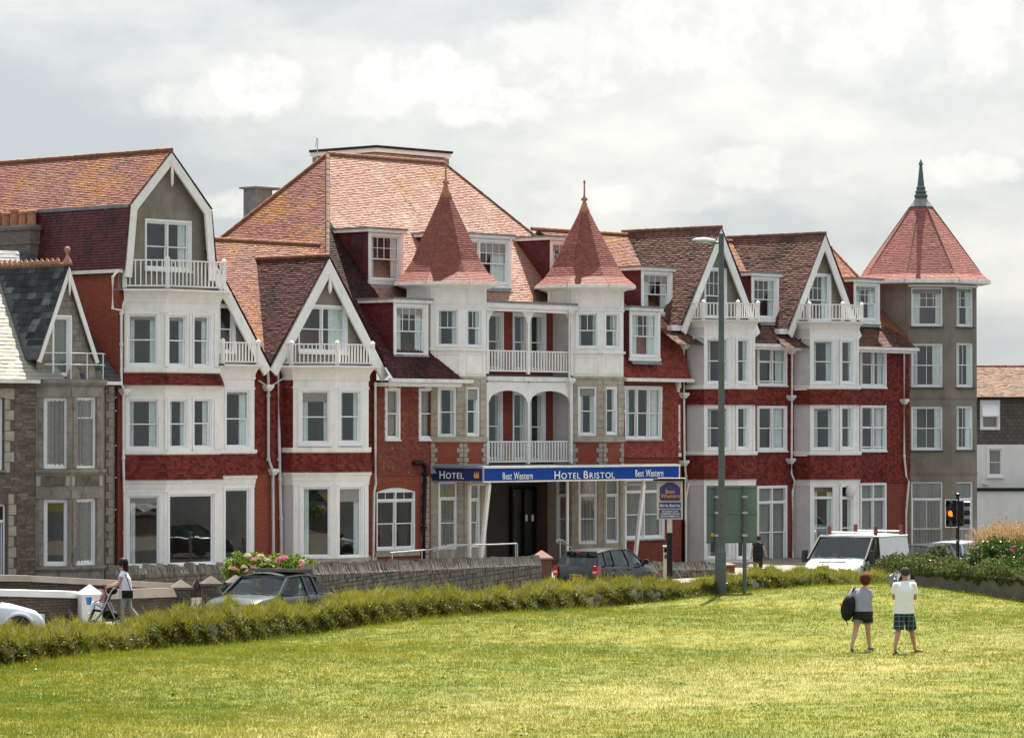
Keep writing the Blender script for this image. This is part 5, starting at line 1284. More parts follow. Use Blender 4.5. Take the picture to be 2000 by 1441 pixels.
    for pts, hop in (([(1336, 678), (1336, 772), (1337, 900), (1340, 930), (1345, 945), (1340, 970), (1340, 1100)], [(1337, 676), (1336, 772), (1336, 904)]),
                     ([(1547, 690), (1546, 900), (1546, 925), (1552, 940), (1548, 960), (1549, 1100)], [(1546, 686), (1545, 777), (1544, 900)]),
                     ([(1766, 680), (1766, 890), (1770, 930), (1775, 940), (1770, 1000), (1770, 1100)], [(1766, 678), (1766, 784)])):
        pipe(R, [P(*q) for q in pts], .05, 'gutter', collars=[P(*pts[1])]) 
        for h in hop: hopper(R, P(*h, -.18))
    pipe(R, [P(1563, 662, -.6), P(1562, 672, -.4), P(1550, 682, -.2)], .04, 'black', name='swan_neck'); pipe(R, [P(1356, 660, -.6), P(1345, 670, -.3), P(1338, 676, -.2)], .045, 'gutter', name='swan_neck')
    # dormers between the gables
    dormer(R, .5, 1467, 1520, 533, 626, 2.5, bars=(4, 2)); dormer(R, .5, 1667, 1717, 545, 630, 2.5, bars=(4, 2))
    # round wall lamp on the bay
    fl = Face(bays[1][0][2], bays[1][0][3]); s, zz = fl.loc(1655, 960); p = fl.pt(s, zz, .18)
    mb = MB(); n = 10; prof = [(.001, -.3)] + [(.235 * math.sin(math.pi * k / n), -.3 * math.cos(math.pi * k / n)) for k in range(1, n)] + [(.001, .3)]; mb.lathe(p, prof, 16, cap=False); lp = mb.build('globe_lamp', M['offwhite'], R, smooth=True)
    mb = MB(); q = fl.pt(s, zz, .0); mb.tube([q, p], .04, 8); mb.build('lamp_bracket', M['black'], lp)
gabled_wing()

# ================================================================== F: corner tower
def corner_tower():
    R = thing('corner_tower', 'grey-brown pebbledashed octagonal corner tower with red tiled cap and green copper spike', 'tower', (52.7, 1, 0))
    side = 2.1; k = side * .7071; x1 = on_y(1774, 700, 0)[0]; 
    P = [(x1, side), (x1, 0), (x1 + k, -k), (x1 + k + side, -k), (x1 + 2 * k + side, 0), (x1 + 2 * k + side, side)]
    fc = [Face(a, b) for a, b in zip(P, P[1:])]; z = lambda y: fc[1].z(1810, y)
    W = {1: [], 2: []}
    for (a, b, c, d) in ((562, 637, 562, 638), (671, 756, 670, 756), (794, 879, 793, 878), (941, 1092, 941, 1092)):
        g = a == 941; kw = dict(inset=.1, sill='concrete', fw=.06, curtain='net' if g else 'both')
        if g: kw.update(transom=.78, bars=(2, 1), room='room')
        else: kw.update(bars=(4, 2) if a == 562 else (2, 1, 1), split=.5)
        W[1].append((1780, 1841, a, b, kw)); W[2].append((1868, 1901, c, d, dict(kw, bars=(3, 2) if a == 562 else (2, 1, 1))))
    zt = z(552)
    for i, f in enumerate(fc):
        ws = W.get(i, []); rects = [f.rect(*w[:4]) for w in ws]
        wall('tower_wall', R, f, -.5, zt, M['pebble2'], rects, reveal=.2)
        for w, r in zip(ws, rects): window(R, f, r, **w[4])
    wall('tower_wall', R, Face(P[-1], (P[-1][0], side + 4)), -.5, zt, M['pebble2']); wall('tower_wall', R, Face((P[0][0], side + 4), P[0]), -.5, zt, M['pebble2'])
    for y in (777, 925): mb = MB(); mb.sweep(P[1:5], [(0, z(y) - .03), (.03, z(y) - .03), (.03, z(y) + .03), (0, z(y) + .03)]); mb.build('string_course', M['pebble2'], R)
    mb = MB(); mb.sweep(P[1:5], [(0, z(560)), (.05, z(560)), (.05, z(556)), (0, z(556))]); mb.build('frieze', M['white'], R)
    c = (x1 + k + side / 2, side / 2); rc = side / (2 * math.sin(math.pi / 8)); e = z(549)
    pl = oct_plan(c, rc + .62); mb = MB()
    for i in range(8): mb.bar((*pl[i], e), (*pl[(i + 1) % 8], e), .16, .17)
    mb.build('gutter', M['gutter'], R)
    mb = MB(); mb.lathe((*c, 0), [(rc, e - .12), (rc + .58, e - .06), (rc + .58, e + .02)], 8, math.pi / 8); mb.build('soffit', M['white'], R)
    dc = depth_of(*c); za = z_at(402, dc)
    cone(R, c, [(rc + .68, e + .06), (rc + .3, e + .34), (.48, za)], M['tile_cone2'], 'tower_roof')
    o8 = lambda r, zz: [(*p, zz) for p in oct_plan(c, r)]
    for i in range(8):
        a, b = oct_plan(c, rc + .12)[i], oct_plan(c, .48)[i]; a2 = oct_plan(c, rc + .28)[i]
        mb = MB(); mb.tube([(*a, e + .56), (*b, za + .03)], .045, 6); mb.build('hip_capping', M['ridge_dark'], R)
    zz = za; h = z_at(310, dc) - za
    mb = MB(); mb.lathe((*c, zz), [(.6, -.05), (.45, .15), (.24, .42)], 8, math.pi / 8); mb.build('lead_cap', M['lead'], R)
    mb = MB(); mb.lathe((*c, zz), [(.3, .38), (.34, .5), (.24, .62), (.3, .68), (.2, .8), (.24, .88), (.17, .98), (.07, h * .86), (.13, h * .885), (.06, h * .94), (.005, h)], 12); mb.build('spike', M['copper'], R, smooth=False)
M['tile_cone2'] = tiled('tower_roof_tile', (.21, .068, .058), (.31, .115, .10), lichen=(.38, .32, .25), lichen_lo=.70, dark=(.2, .06, .05), dark_lo=.6)
corner_tower()

# ================================================================== G: white house beyond the tower
def white_house():
    R = thing('white_house', 'low white rendered house with brown tile roof and slate-hung upper wall, behind the corner tower', 'house', (*xy_at(1960, 188), -.3))
    D = 186.0; A, B = xy_at(1880, D), xy_at(2060, D); f = Face(A, B); z = lambda y: z_at(y, D)
    bk = Vector((AX, AY)); zt, zm, zg = z(777), z(868), -.8
    w1, w2 = f.rect(1916, 1951, 783, 839), f.rect(1929, 1958, 875, 931)
    wall('upper_wall', R, f, zm, zt, M['slate_hung'], [w1]); wall('lower_wall', R, f, zg, zm, M['render_white'], [w2])
    window(R, f, w1, curtain='net', split=.45, sill=False, inset=-.02); window(R, f, w2, curtain='net', sill='white', inset=.06)
    # top light hinged open
    s0, s1, z0, z1 = w1; mb = MB(); P = f.pt; a = z0 + (z1 - z0) * .48
    for p, q in (((s0 + .06, z1 - .06, .03), (s1 - .06, z1 - .06, .03)), ((s0 + .06, a, .4), (s1 - .06, a, .4)), ((s0 + .06, z1 - .06, .03), (s0 + .06, a, .4)), ((s1 - .06, z1 - .06, .03), (s1 - .06, a, .4))): mb.bar(P(*p), P(*q), .05, .05)
    mb.face(P(s0 + .08, a, .39), P(s1 - .08, a, .39), P(s1 - .08, z1 - .08, .03), P(s0 + .08, z1 - .08, .03)); mb.build('open_casement', M['pvc'], R)
    e = .3; q0, q1 = f.pt(-.2, zt + .02, e), f.pt(f.L + .2, zt + .02, e); zr = z_at(716, D + 3)
    r0, r1 = f.pt(-.2, zr, -3.2), f.pt(f.L + .2, zr, -3.2)
    tiles('roof', R, [q0, q1, r1, r0], M['tile_brown2'], .14, .2); ridge(R, r0, r1, r=.1)
    b0, b1 = f.pt(-.2, zt, -6.5), f.pt(f.L + .2, zt, -6.5); mb = MB(); mb.face(r0, r1, b1, b0); mb.face(q0, r0, b0); mb.build('rear_roof', M['tile_brown2'], R)
    wall('side_wall', R, Face(f.pt(0, 0, -6.3).to_2d(), A), zg, zt, M['render_white']); wall('rear_wall', R, Face(f.pt(f.L, 0, -6.3).to_2d(), f.pt(0, 0, -6.3).to_2d()), zg, zt, M['render_white'])
    mb = MB(); mb.fbox(f, 0, f.L, zt - .02, zt + .06, 0, .34); mb.build('gutter', M['black'], R)
    # lean-to with black gutter
    zl = z(958); mb = MB(); mb.fbox(f, .0, f.L, zg, zl, .0, 1.2); ln = mb.build('lean_to', M['render_white'], R); mb = MB(); mb.fbox(f, 0, f.L, zl, zl + .16, .0, 1.32); mb.build('gutter', M['black'], ln)
    mb = MB(); s, zz = f.loc(1930, 946); mb.tube([P(s - .3, zz + .03, .05), P(s, zz, .12)], .04, 6); mb.build('overflow_pipe', M['pipe_grey'], R)
M['slate_hung'] = bricky('stained_slate_hanging', (.10, .095, .08), (.15, .14, .12), (.05, .048, .04), .3, .2, stain=(.035, .033, .03), stain_lo=.48)
M['tile_brown2'] = tiled('worn_brown_tile', (.17, .10, .072), (.26, .165, .12), lichen=(.25, .14, .045), lichen_lo=.58)
white_house()
# ================================================================== lawn, hedge bank, planting
LAWN_Z = 1.65
_hp = [(-700, 58.5), (0, 69.2), (400, 76.2), (800, 86), (1150, 92.3), (1400, 99.5), (1745, 108), (1790, 104.2), (2000, 97), (2400, 86), (2800, 78)]
def hedge_depth(px): return float(np.interp(px, [p[0] for p in _hp], [p[1] for p in _hp]))
def lawn_h(x, y): return LAWN_Z + .05 * math.sin(x * .31 + y * .22) + .04 * math.sin(x * .13 - y * .37 + 1) - .05
def lawn_hv(x, y): return LAWN_Z + .05 * np.sin(x * .31 + y * .22) + .04 * np.sin(x * .13 - y * .37 + 1) - .05

def grass_mat(name, blades):
    """meadow grass: green, yellow-green and straw drifts, and a worn pale track"""
    m, t, b = new_mat(name)
    pos = t.n('ShaderNodeNewGeometry').outputs['Position']
    along = Vector((RX, RY, 0)); away = Vector((AX, AY, 0))
    fl = t.n('ShaderNodeCombineXYZ', i_0=t.math('MULTIPLY', t.vm('DOT_PRODUCT', pos, tuple(along)), .35), i_1=t.vm('DOT_PRODUCT', pos, tuple(away)), i_2=0.0).outputs[0]
    n1 = t.noise(fl, .22, 5, .6); n2 = t.noise(pos, 1.1, 5, .65); n3 = t.noise(fl, .6, 4, .6)
    a = t.math('ADD', t.math('MULTIPLY', n1, .6), t.math('MULTIPLY', n2, .4))
    c = t.mix(t.step(a, .38, .60), (.102, .130, .018), (.182, .180, .029))
    c = t.mix(t.math('MULTIPLY', t.step(n3, .52, .70), .7), c, (.26, .23, .055))
    # worn track
    p0, p1 = xy_at(500, 53), xy_at(2050, 78); d = (p1 - p0).normalized(); nrm = (-d.y, d.x, 0)
    off = t.math('ABSOLUTE', t.math('ADD', t.vm('DOT_PRODUCT', t.vm('SUBTRACT', pos, (p0.x, p0.y, 0)), nrm), t.math('MULTIPLY', t.math('SUBTRACT', n1, .5), 9.0)))
    c = t.mix(t.math('MULTIPLY', t.step(off, 4.2, .2), t.step(n2, .3, .6, .2, .62)), c, (.30, .26, .10))
    if blades:
        r = t.n('ShaderNodeAttribute', attribute_name='rnd').outputs['Fac']
        c = t.mix(t.step(r, .0, .45, .25, 0.0), c, (.07, .105, .014)); c = t.mix(t.step(r, .6, 1.0, 0.0, .28), c, (.30, .28, .09))
    link(t, c, b.inputs['Base Color']); b.inputs['Roughness'].default_value = .8; b.inputs['Specular IOR Level'].default_value = .15
    if blades:
        o = [n for n in m.node_tree.nodes if n.type == 'OUTPUT_MATERIAL'][0]
        tl = t.n('ShaderNodeBsdfTranslucent'); link(t, t.mix(1.0, c, (1.0, 1.15, .5), 'MULTIPLY'), tl.inputs[0]); mx = t.n('ShaderNodeMixShader', i_0=.4, i_1=b.outputs[0], i_2=tl.outputs[0]); link(t, mx.outputs[0], o.inputs[0])
    else: bump(t, b, t.noise(pos, 14.0, 6, .7), .9, .05)
    return m
M['lawn'] = grass_mat('lawn_turf', False); M['blades'] = grass_mat('grass_blades', True)

def tri_mesh(name, P, mat, rnd, parent=None, kind='stuff', per=3):
    """many small faces from an (n, per, 3) array"""
    n = len(P); me = bpy.data.meshes.new(name)
    me.vertices.add(n * per); me.vertices.foreach_set('co', np.ascontiguousarray(P, np.float32).ravel())
    me.loops.add(n * per); me.loops.foreach_set('vertex_index', np.arange(n * per, dtype=np.int32))
    me.polygons.add(n); me.polygons.foreach_set('loop_start', np.arange(0, n * per, per, dtype=np.int32)); me.polygons.foreach_set('loop_total', np.full(n, per, np.int32))
    a = me.attributes.new('rnd', 'FLOAT', 'FACE'); a.data.foreach_set('value', np.asarray(rnd, np.float32))
    me.materials.append(mat); me.update(calc_edges=True); me.validate()
    return obj(name, me, parent, kind=kind)
def blades(base, h, w, lean, up=(0, 0, 1)):
    """triangular blades on base points (n,3)"""
    n = len(base); a = rng.uniform(0, 2 * np.pi, n); d = np.stack([np.cos(a), np.sin(a), np.zeros(n)], 1)
    b = rng.uniform(0, 2 * np.pi, n); l = np.stack([np.cos(b), np.sin(b), np.zeros(n)], 1) * (lean * rng.uniform(.1, 1, n) * h)[:, None]
    tip = base + l + np.asarray(up)[None] * h[:, None]
    return np.stack([base - d * w[:, None] / 2, base + d * w[:, None] / 2, tip], 1)
def xyv(px, dep): a = (px - CX) / F * dep; return CAM.x + AX * dep + RX * a, CAM.y + AY * dep + RY * a

def leaf_quads(c, s, flat=0.0):
    n = len(c); a = rng.normal(size=(n, 3)); a[:, 2] *= (1 - flat); a /= np.linalg.norm(a, axis=1)[:, None]
    b = rng.normal(size=(n, 3)); b -= a * (a * b).sum(1)[:, None]; b /= np.linalg.norm(b, axis=1)[:, None]
    s = s[:, None]
    return np.stack([c - a * s, c - b * s * .5, c + a * s, c + b * s * .5], 1)

def lawn():
    mb = MB(); cols = list(range(-2600, 4600, 100)); rows = 40
    for px in cols:
        far = hedge_depth(px) + .9
        for j in range(rows + 1):
            d = 18 + (far - 18) * (j / rows); p = xy_at(px, d); mb.v.append((p.x, p.y, lawn_h(p.x, p.y)))
    for i in range(len(cols) - 1):
        for j in range(rows): a = i * (rows + 1) + j; mb.f.append((a, a + rows + 1, a + rows + 2, a + 1)); mb.m.append(0); mb.r.append(.5)
    o = mb.build('lawn', M['lawn'], smooth=True); o['kind'] = 'structure'
    nc = 86000; per = 8; pxc = rng.uniform(-300, 2400, nc); u = rng.uniform(0, 1, nc); far = np.interp(pxc, [p[0] for p in _hp], [p[1] for p in _hp]) + .3
    dc = np.sqrt(50.0 ** 2 + u * (far ** 2 - 50.0 ** 2)); xc, yc = xyv(pxc, dc); n = nc * per; rep = lambda v: np.repeat(v, per)
    sz = rng.gamma(3.5, .28, nc); edge = np.clip(1 - (far - dc) / 2.0, 0, 1); spread = .10
    x = rep(xc) + rng.normal(0, spread, n); y = rep(yc) + rng.normal(0, spread, n); z = lawn_hv(x, y)
    h = rep(sz * (1 + 1.6 * edge)) * (.018 + .03 * rng.random(n))
    cr = np.clip(rep(.5 + .17 * rng.normal(size=nc)) + rng.normal(0, .1, n), 0, 1)
    tri_mesh('grass', blades(np.stack([x, y, z], 1), h, rng.uniform(.007, .016, n), 1.2), M['blades'], cr)
    g = bpy.data.objects['grass']; tag(g, 'short sunlit yellow-green meadow grass covering the foreground', 'grass')
    # broad-leaved weeds: dark flat rosettes and clover patches
    nw = 600; pxw = rng.uniform(-300, 2400, nw); u = rng.uniform(0, 1, nw); far = np.interp(pxw, [p[0] for p in _hp], [p[1] for p in _hp]) - .2
    dw = np.sqrt(51.0 ** 2 + u * (far ** 2 - 51.0 ** 2)); xw, yw = xyv(pxw, dw); keep = (np.sin(xw * .8 + np.sin(yw * .6) * 2) + rng.normal(0, .5, nw)) > .1; xw, yw = xw[keep], yw[keep]; nw = len(xw); per = 12
    sz = np.repeat(rng.gamma(3, .035, nw), per); x = np.repeat(xw, per) + rng.normal(0, 1, nw * per) * sz; y = np.repeat(yw, per) + rng.normal(0, 1, nw * per) * sz
    c = np.stack([x, y, lawn_hv(x, y) + rng.uniform(.02, .06, nw * per)], 1)
    wd = tri_mesh('lawn_weeds', leaf_quads(c, rng.uniform(.012, .035, nw * per), flat=.75), M['leaf'], .5 + .5 * rng.random(nw * per), per=4); tag(wd, 'low broad-leaved weeds scattered through the turf', 'weeds')
    # yellow hawkbit heads in the grass
    n = 420; px = rng.uniform(0, 2000, n); u = rng.random(n) ** .6; far = np.interp(px, [p[0] for p in _hp], [p[1] for p in _hp]) - .3
    d = 58 + u * (far - 58); keep = rng.random(n) < (.25 + .75 * (np.sin(px * .011) > .1)); px, d = px[keep], d[keep]; n = len(px)
    x, y = xyv(px, d); z = lawn_hv(x, y) + rng.uniform(.06, .12, n); r = rng.uniform(.009, .02, n)
    Q = np.stack([np.stack([x + r * np.cos(k), y + r * np.sin(k), z + (.01 if j % 2 else -.004)], 1) for j, k in enumerate(np.linspace(0, 2 * np.pi, 7)[:-1])], 1)
    Q = Q + (rng.normal(0, .004, (n, 6, 1)))
    f = tri_mesh('wildflowers', Q, M['yellow'], rng.random(n), per=6); tag(f, 'tiny yellow wildflowers dotted through the grass', 'flowers')
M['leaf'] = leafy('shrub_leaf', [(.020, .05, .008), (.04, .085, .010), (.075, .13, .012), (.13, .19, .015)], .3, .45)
M['yellow'] = plain('yellow_petal', (.26, .15, .002), 1.0, .1, spec=0.0)
lawn()

HT = [(-700, 1302), (0, 1230), (400, 1186), (800, 1151), (1150, 1134), (1380, 1126), (1470, 1113), (1600, 1110), (1745, 1107)]
def hedge():
    R = thing('hedge_bank', 'long rough grassy hedge bank running between the lawn and the road', 'hedge', (*xy_at(800, 87), LAWN_Z)); R['kind'] = 'stuff'
    # dark earth and root mat of the bank
    pxs = np.arange(-700, 1760, 12.0); D = np.interp(pxs, [p[0] for p in _hp], [p[1] for p in _hp]); yt = np.interp(pxs, [p[0] for p in HT], [p[1] for p in HT])
    zt = CAM.z + (HY - yt) / F * (D + 1.8)
    prof = [(0.0, 0.0), (.1, .28), (.25, .52), (.5, .68), (.95, .82), (1.6, .96), (2.1, 1.0), (2.7, .0)]
    def surf(i, k):    # point on the bank at path index i (float) and profile position k (float)
        k0 = np.clip(np.floor(k).astype(int), 0, len(prof) - 2); t = k - k0; pr = np.array(prof)
        off = pr[k0, 0] * (1 - t) + pr[k0 + 1, 0] * t; hh = pr[k0, 1] * (1 - t) + pr[k0 + 1, 1] * t
        px = np.interp(i, np.arange(len(pxs)), pxs); dd = np.interp(i, np.arange(len(pxs)), D); zz = np.interp(i, np.arange(len(pxs)), zt)
        wob = .18 * np.sin(px * .021) + .13 * np.sin(px * .053 + 1) + .09 * np.sin(px * .13 + 2 * np.sin(px * .031)) + .05 * np.sin(px * .37)
        x, y = xyv(px, dd + off - wob * np.clip(hh * 1.2, 0, 1) + .06 * np.sin(px * .19 + k * 2))
        z0 = np.where(off > 2.15, np.maximum(.0, 1.45 - .02 * (dd + off - 82)) - .1, LAWN_Z - .05)
        return np.stack([x, y, z0 + (zz - z0 - .06 + .07 * np.sin(px * .017 + 1) + .06 * np.sin(px * .047 + 2 * np.sin(px * .013)) + .04 * np.sin(px * .13) + .02 * np.sin(px * .41)) * hh], -1)
    mb = MB(); m = len(prof)
    for i in range(len(pxs)):
        for k in range(m): mb.v.append(tuple(surf(np.array([float(i)]), np.array([float(k)]))[0]))
    for i in range(len(pxs) - 1):
        for k in range(m - 1): a = i * m + k; mb.f.append((a, a + m, a + m + 1, a + 1)); mb.m.append(0); mb.r.append(.5)
    mb.build('bank_earth', M['earth'], R, smooth=True, kind='stuff')
    # grasses in tufts: long on the top, drooping and sparse on the face
    nc = 15000; per = 14; ic = rng.uniform(0, len(pxs) - 1.01, nc); top = rng.random(nc) < .6
    kc = np.where(top, rng.uniform(2.5, 6.0, nc), rng.uniform(0, 3.2, nc)); size = rng.gamma(3.0, .33, nc)
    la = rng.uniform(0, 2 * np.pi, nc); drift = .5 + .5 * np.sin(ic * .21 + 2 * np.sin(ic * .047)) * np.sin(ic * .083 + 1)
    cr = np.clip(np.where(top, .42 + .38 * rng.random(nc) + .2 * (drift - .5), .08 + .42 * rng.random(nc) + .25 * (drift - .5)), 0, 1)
    rep = lambda v: np.repeat(v, per); n = nc * per
    b = surf(np.clip(rep(ic) + rng.normal(0, .45, n), 0, len(pxs) - 1.02), np.clip(rep(kc) + rng.normal(0, .22, n), 0, 6.2)) - np.array([0, 0, .03])
    h = rep(size) * np.where(rep(top), .055 + .07 * rng.random(n), .06 + .07 * rng.random(n)) * np.where(rng.random(n) < .015, 2.2, 1)
    aa = rep(la) + rng.normal(0, .6, n); ln = h * rng.uniform(.2, 1.1, n); tip = b + np.stack([np.cos(aa) * ln, np.sin(aa) * ln, h * np.where(rep(top), 1, .55)], 1)
    wv = rng.uniform(0, 2 * np.pi, n); w = np.stack([np.cos(wv), np.sin(wv), 0 * wv], 1) * rng.uniform(.006, .014, n)[:, None]
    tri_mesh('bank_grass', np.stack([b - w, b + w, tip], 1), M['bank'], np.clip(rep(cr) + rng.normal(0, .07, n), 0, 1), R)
    n = 46000; i = rng.uniform(0, len(pxs) - 1.01, n); k = rng.uniform(0, 3.4, n); b = surf(i, k)
    clump = np.sin(b[:, 0] * 1.1 + np.sin(b[:, 1] * 2)) * np.sin(b[:, 2] * 5 + b[:, 0]) ; keep = clump > -.25; b = b[keep]; n = len(b)
    tri_mesh('bank_leaves', leaf_quads(b + np.stack([-AX * rng.uniform(0, .1, n), -AY * rng.uniform(0, .1, n), rng.uniform(-.02, .05, n)], 1), rng.uniform(.02, .05, n)), M['bank'], .55 * rng.random(n), R, per=4)
    for col, cnt, seed in (('yellow', 46, 1), ('white', 26, 2)):
        i = rng.uniform(0, len(pxs) - 1.01, cnt); b = surf(i, rng.uniform(.3, 3.6 if col == 'yellow' else 5.2, cnt)) + np.array([-AX * .12, -AY * .12, .06]); r = rng.uniform(.02, .035, cnt) * (1.5 if col == 'white' else 1)
        tri_mesh('bank_flowers', leaf_quads(b, r, flat=.4), M[col if col == 'yellow' else 'pvc'], rng.random(cnt), R, per=4)
M['earth'] = plain('bank_earth', (.030, .030, .010), .95, .4, 2.5, dirt=(.05, .045, .015), bmp=.8, bscale=12)
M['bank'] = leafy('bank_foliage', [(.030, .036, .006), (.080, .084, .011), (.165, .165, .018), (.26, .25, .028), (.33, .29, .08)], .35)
hedge()

# ------------------------------------------------------------------ shrubs
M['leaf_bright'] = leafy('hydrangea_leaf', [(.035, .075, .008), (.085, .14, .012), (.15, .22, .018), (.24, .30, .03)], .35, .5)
M['ivy'] = leafy('ivy_leaf', [(.02, .032, .010), (.05, .07, .016), (.09, .115, .025), (.16, .18, .06)], .3, .8)
M['straw'] = leafy('dry_plume', [(.20, .12, .05), (.32, .21, .10), (.45, .33, .19)], .35)
M['petal_pink'] = leafy('pink_petal', [(.55, .12, .25), (.68, .22, .38), (.70, .38, .42)], .3)
M['petal_pale'] = leafy('pale_petal', [(.55, .38, .33), (.6, .5, .40)], .3)
M['petal_magenta'] = leafy('magenta_petal', [(.50, .04, .22), (.62, .08, .33)], .3)
M['wood'] = plain('twig', (.10, .07, .045), .9, .2)
def flower_head(name, parent, c, r, mat, n=60):
    a = rng.normal(size=(n, 3)); a /= np.linalg.norm(a, axis=1)[:, None]; a[:, 2] = np.abs(a[:, 2]) * .8
    return tri_mesh(name, leaf_quads(np.array(c)[None] + a * r, np.full(n, r * .38)), M[mat], rng.random(n), parent, kind=None, per=4)
def shrub(name, label, cat, lobes, n, size, mat, stems=6):
    """lobes: (px, depth, zc, rx, ry, rz)"""
    L = [(*xy_at(a, b), c, rx, ry, rz) for a, b, c, rx, ry, rz in lobes]
    g = ground_z(L[0][0], L[0][1]); R = thing(name, label, cat, (L[0][0], L[0][1], g))
    w = np.array([l[3] * l[5] for l in L]); idx = rng.choice(len(L), n, p=w / w.sum()); A = np.array(L)[idx]
    v = rng.normal(size=(n, 3)); v /= np.linalg.norm(v, axis=1)[:, None]; r = rng.random(n) ** .22 * (1 + .18 * np.sin(v[:, 0] * 7 + v[:, 2] * 9))
    c = A[:, :3] + v * r[:, None] * A[:, 3:6]
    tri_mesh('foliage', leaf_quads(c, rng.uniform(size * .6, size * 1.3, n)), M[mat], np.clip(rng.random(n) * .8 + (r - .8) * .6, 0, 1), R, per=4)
    for k in range(stems):
        l = L[k % len(L)]; mb = MB(); x, y = l[0] + random.uniform(-.3, .3) * l[3], l[1] + random.uniform(-.3, .3) * l[4]
        mb.tube([(x * .6 + l[0] * .4, y, ground_z(l[0], l[1]) - .05), (x, y, l[2]), (x + random.uniform(-.2, .2), y, l[2] + l[5] * .7)], [.035, .022, .01], 6); mb.build('stem', M['wood'], R)
    return R
def hydrangea():
    Z = lambda y, d: z_at(y, d); d = 104
    R = shrub('hydrangea_bush', 'bright green hydrangea bush with pink and faded flower heads behind the convertible', 'bush',
              [(468, d, Z(1114, d), .46, .5, .5), (505, d + .3, Z(1106, d), .58, .6, .36), (545, d, Z(1106, d), .55, .6, .36), (580, d + .2, Z(1108, d), .48, .5, .36), (608, d, Z(1114, d), .32, .4, .3), (530, d, Z(1140, d), 1.2, .5, .5)], 12000, .055, 'leaf_bright')
    for (px, py, r, m) in ((497, 1094, .10, 'petal_pink'), (549, 1092, .1, 'petal_pink'), (556, 1090, .1, 'petal_pink'), (543, 1098, .09, 'petal_pink'), (590, 1105, .1, 'petal_pink'), (596, 1108, .11, 'petal_pink'), (589, 1116, .09, 'petal_pink'),
                           (496, 1110, .09, 'petal_pink'), (455, 1110, .07, 'petal_pink'), (460, 1112, .06, 'petal_pink'), (477, 1108, .09, 'petal_pale'), (485, 1116, .09, 'petal_pale'), (484, 1086, .1, 'petal_pale'), (509, 1087, .1, 'petal_pale'), (524, 1095, .09, 'petal_pale'), (590, 1097, .09, 'petal_pale'), (545, 1112, .08, 'petal_pale'), (569, 1118, .07, 'petal_pale')):
        p = xy_at(px, d - .55); flower_head('flower_head', R, (p.x, p.y, Z(py, d - .55)), r, m)
hydrangea()

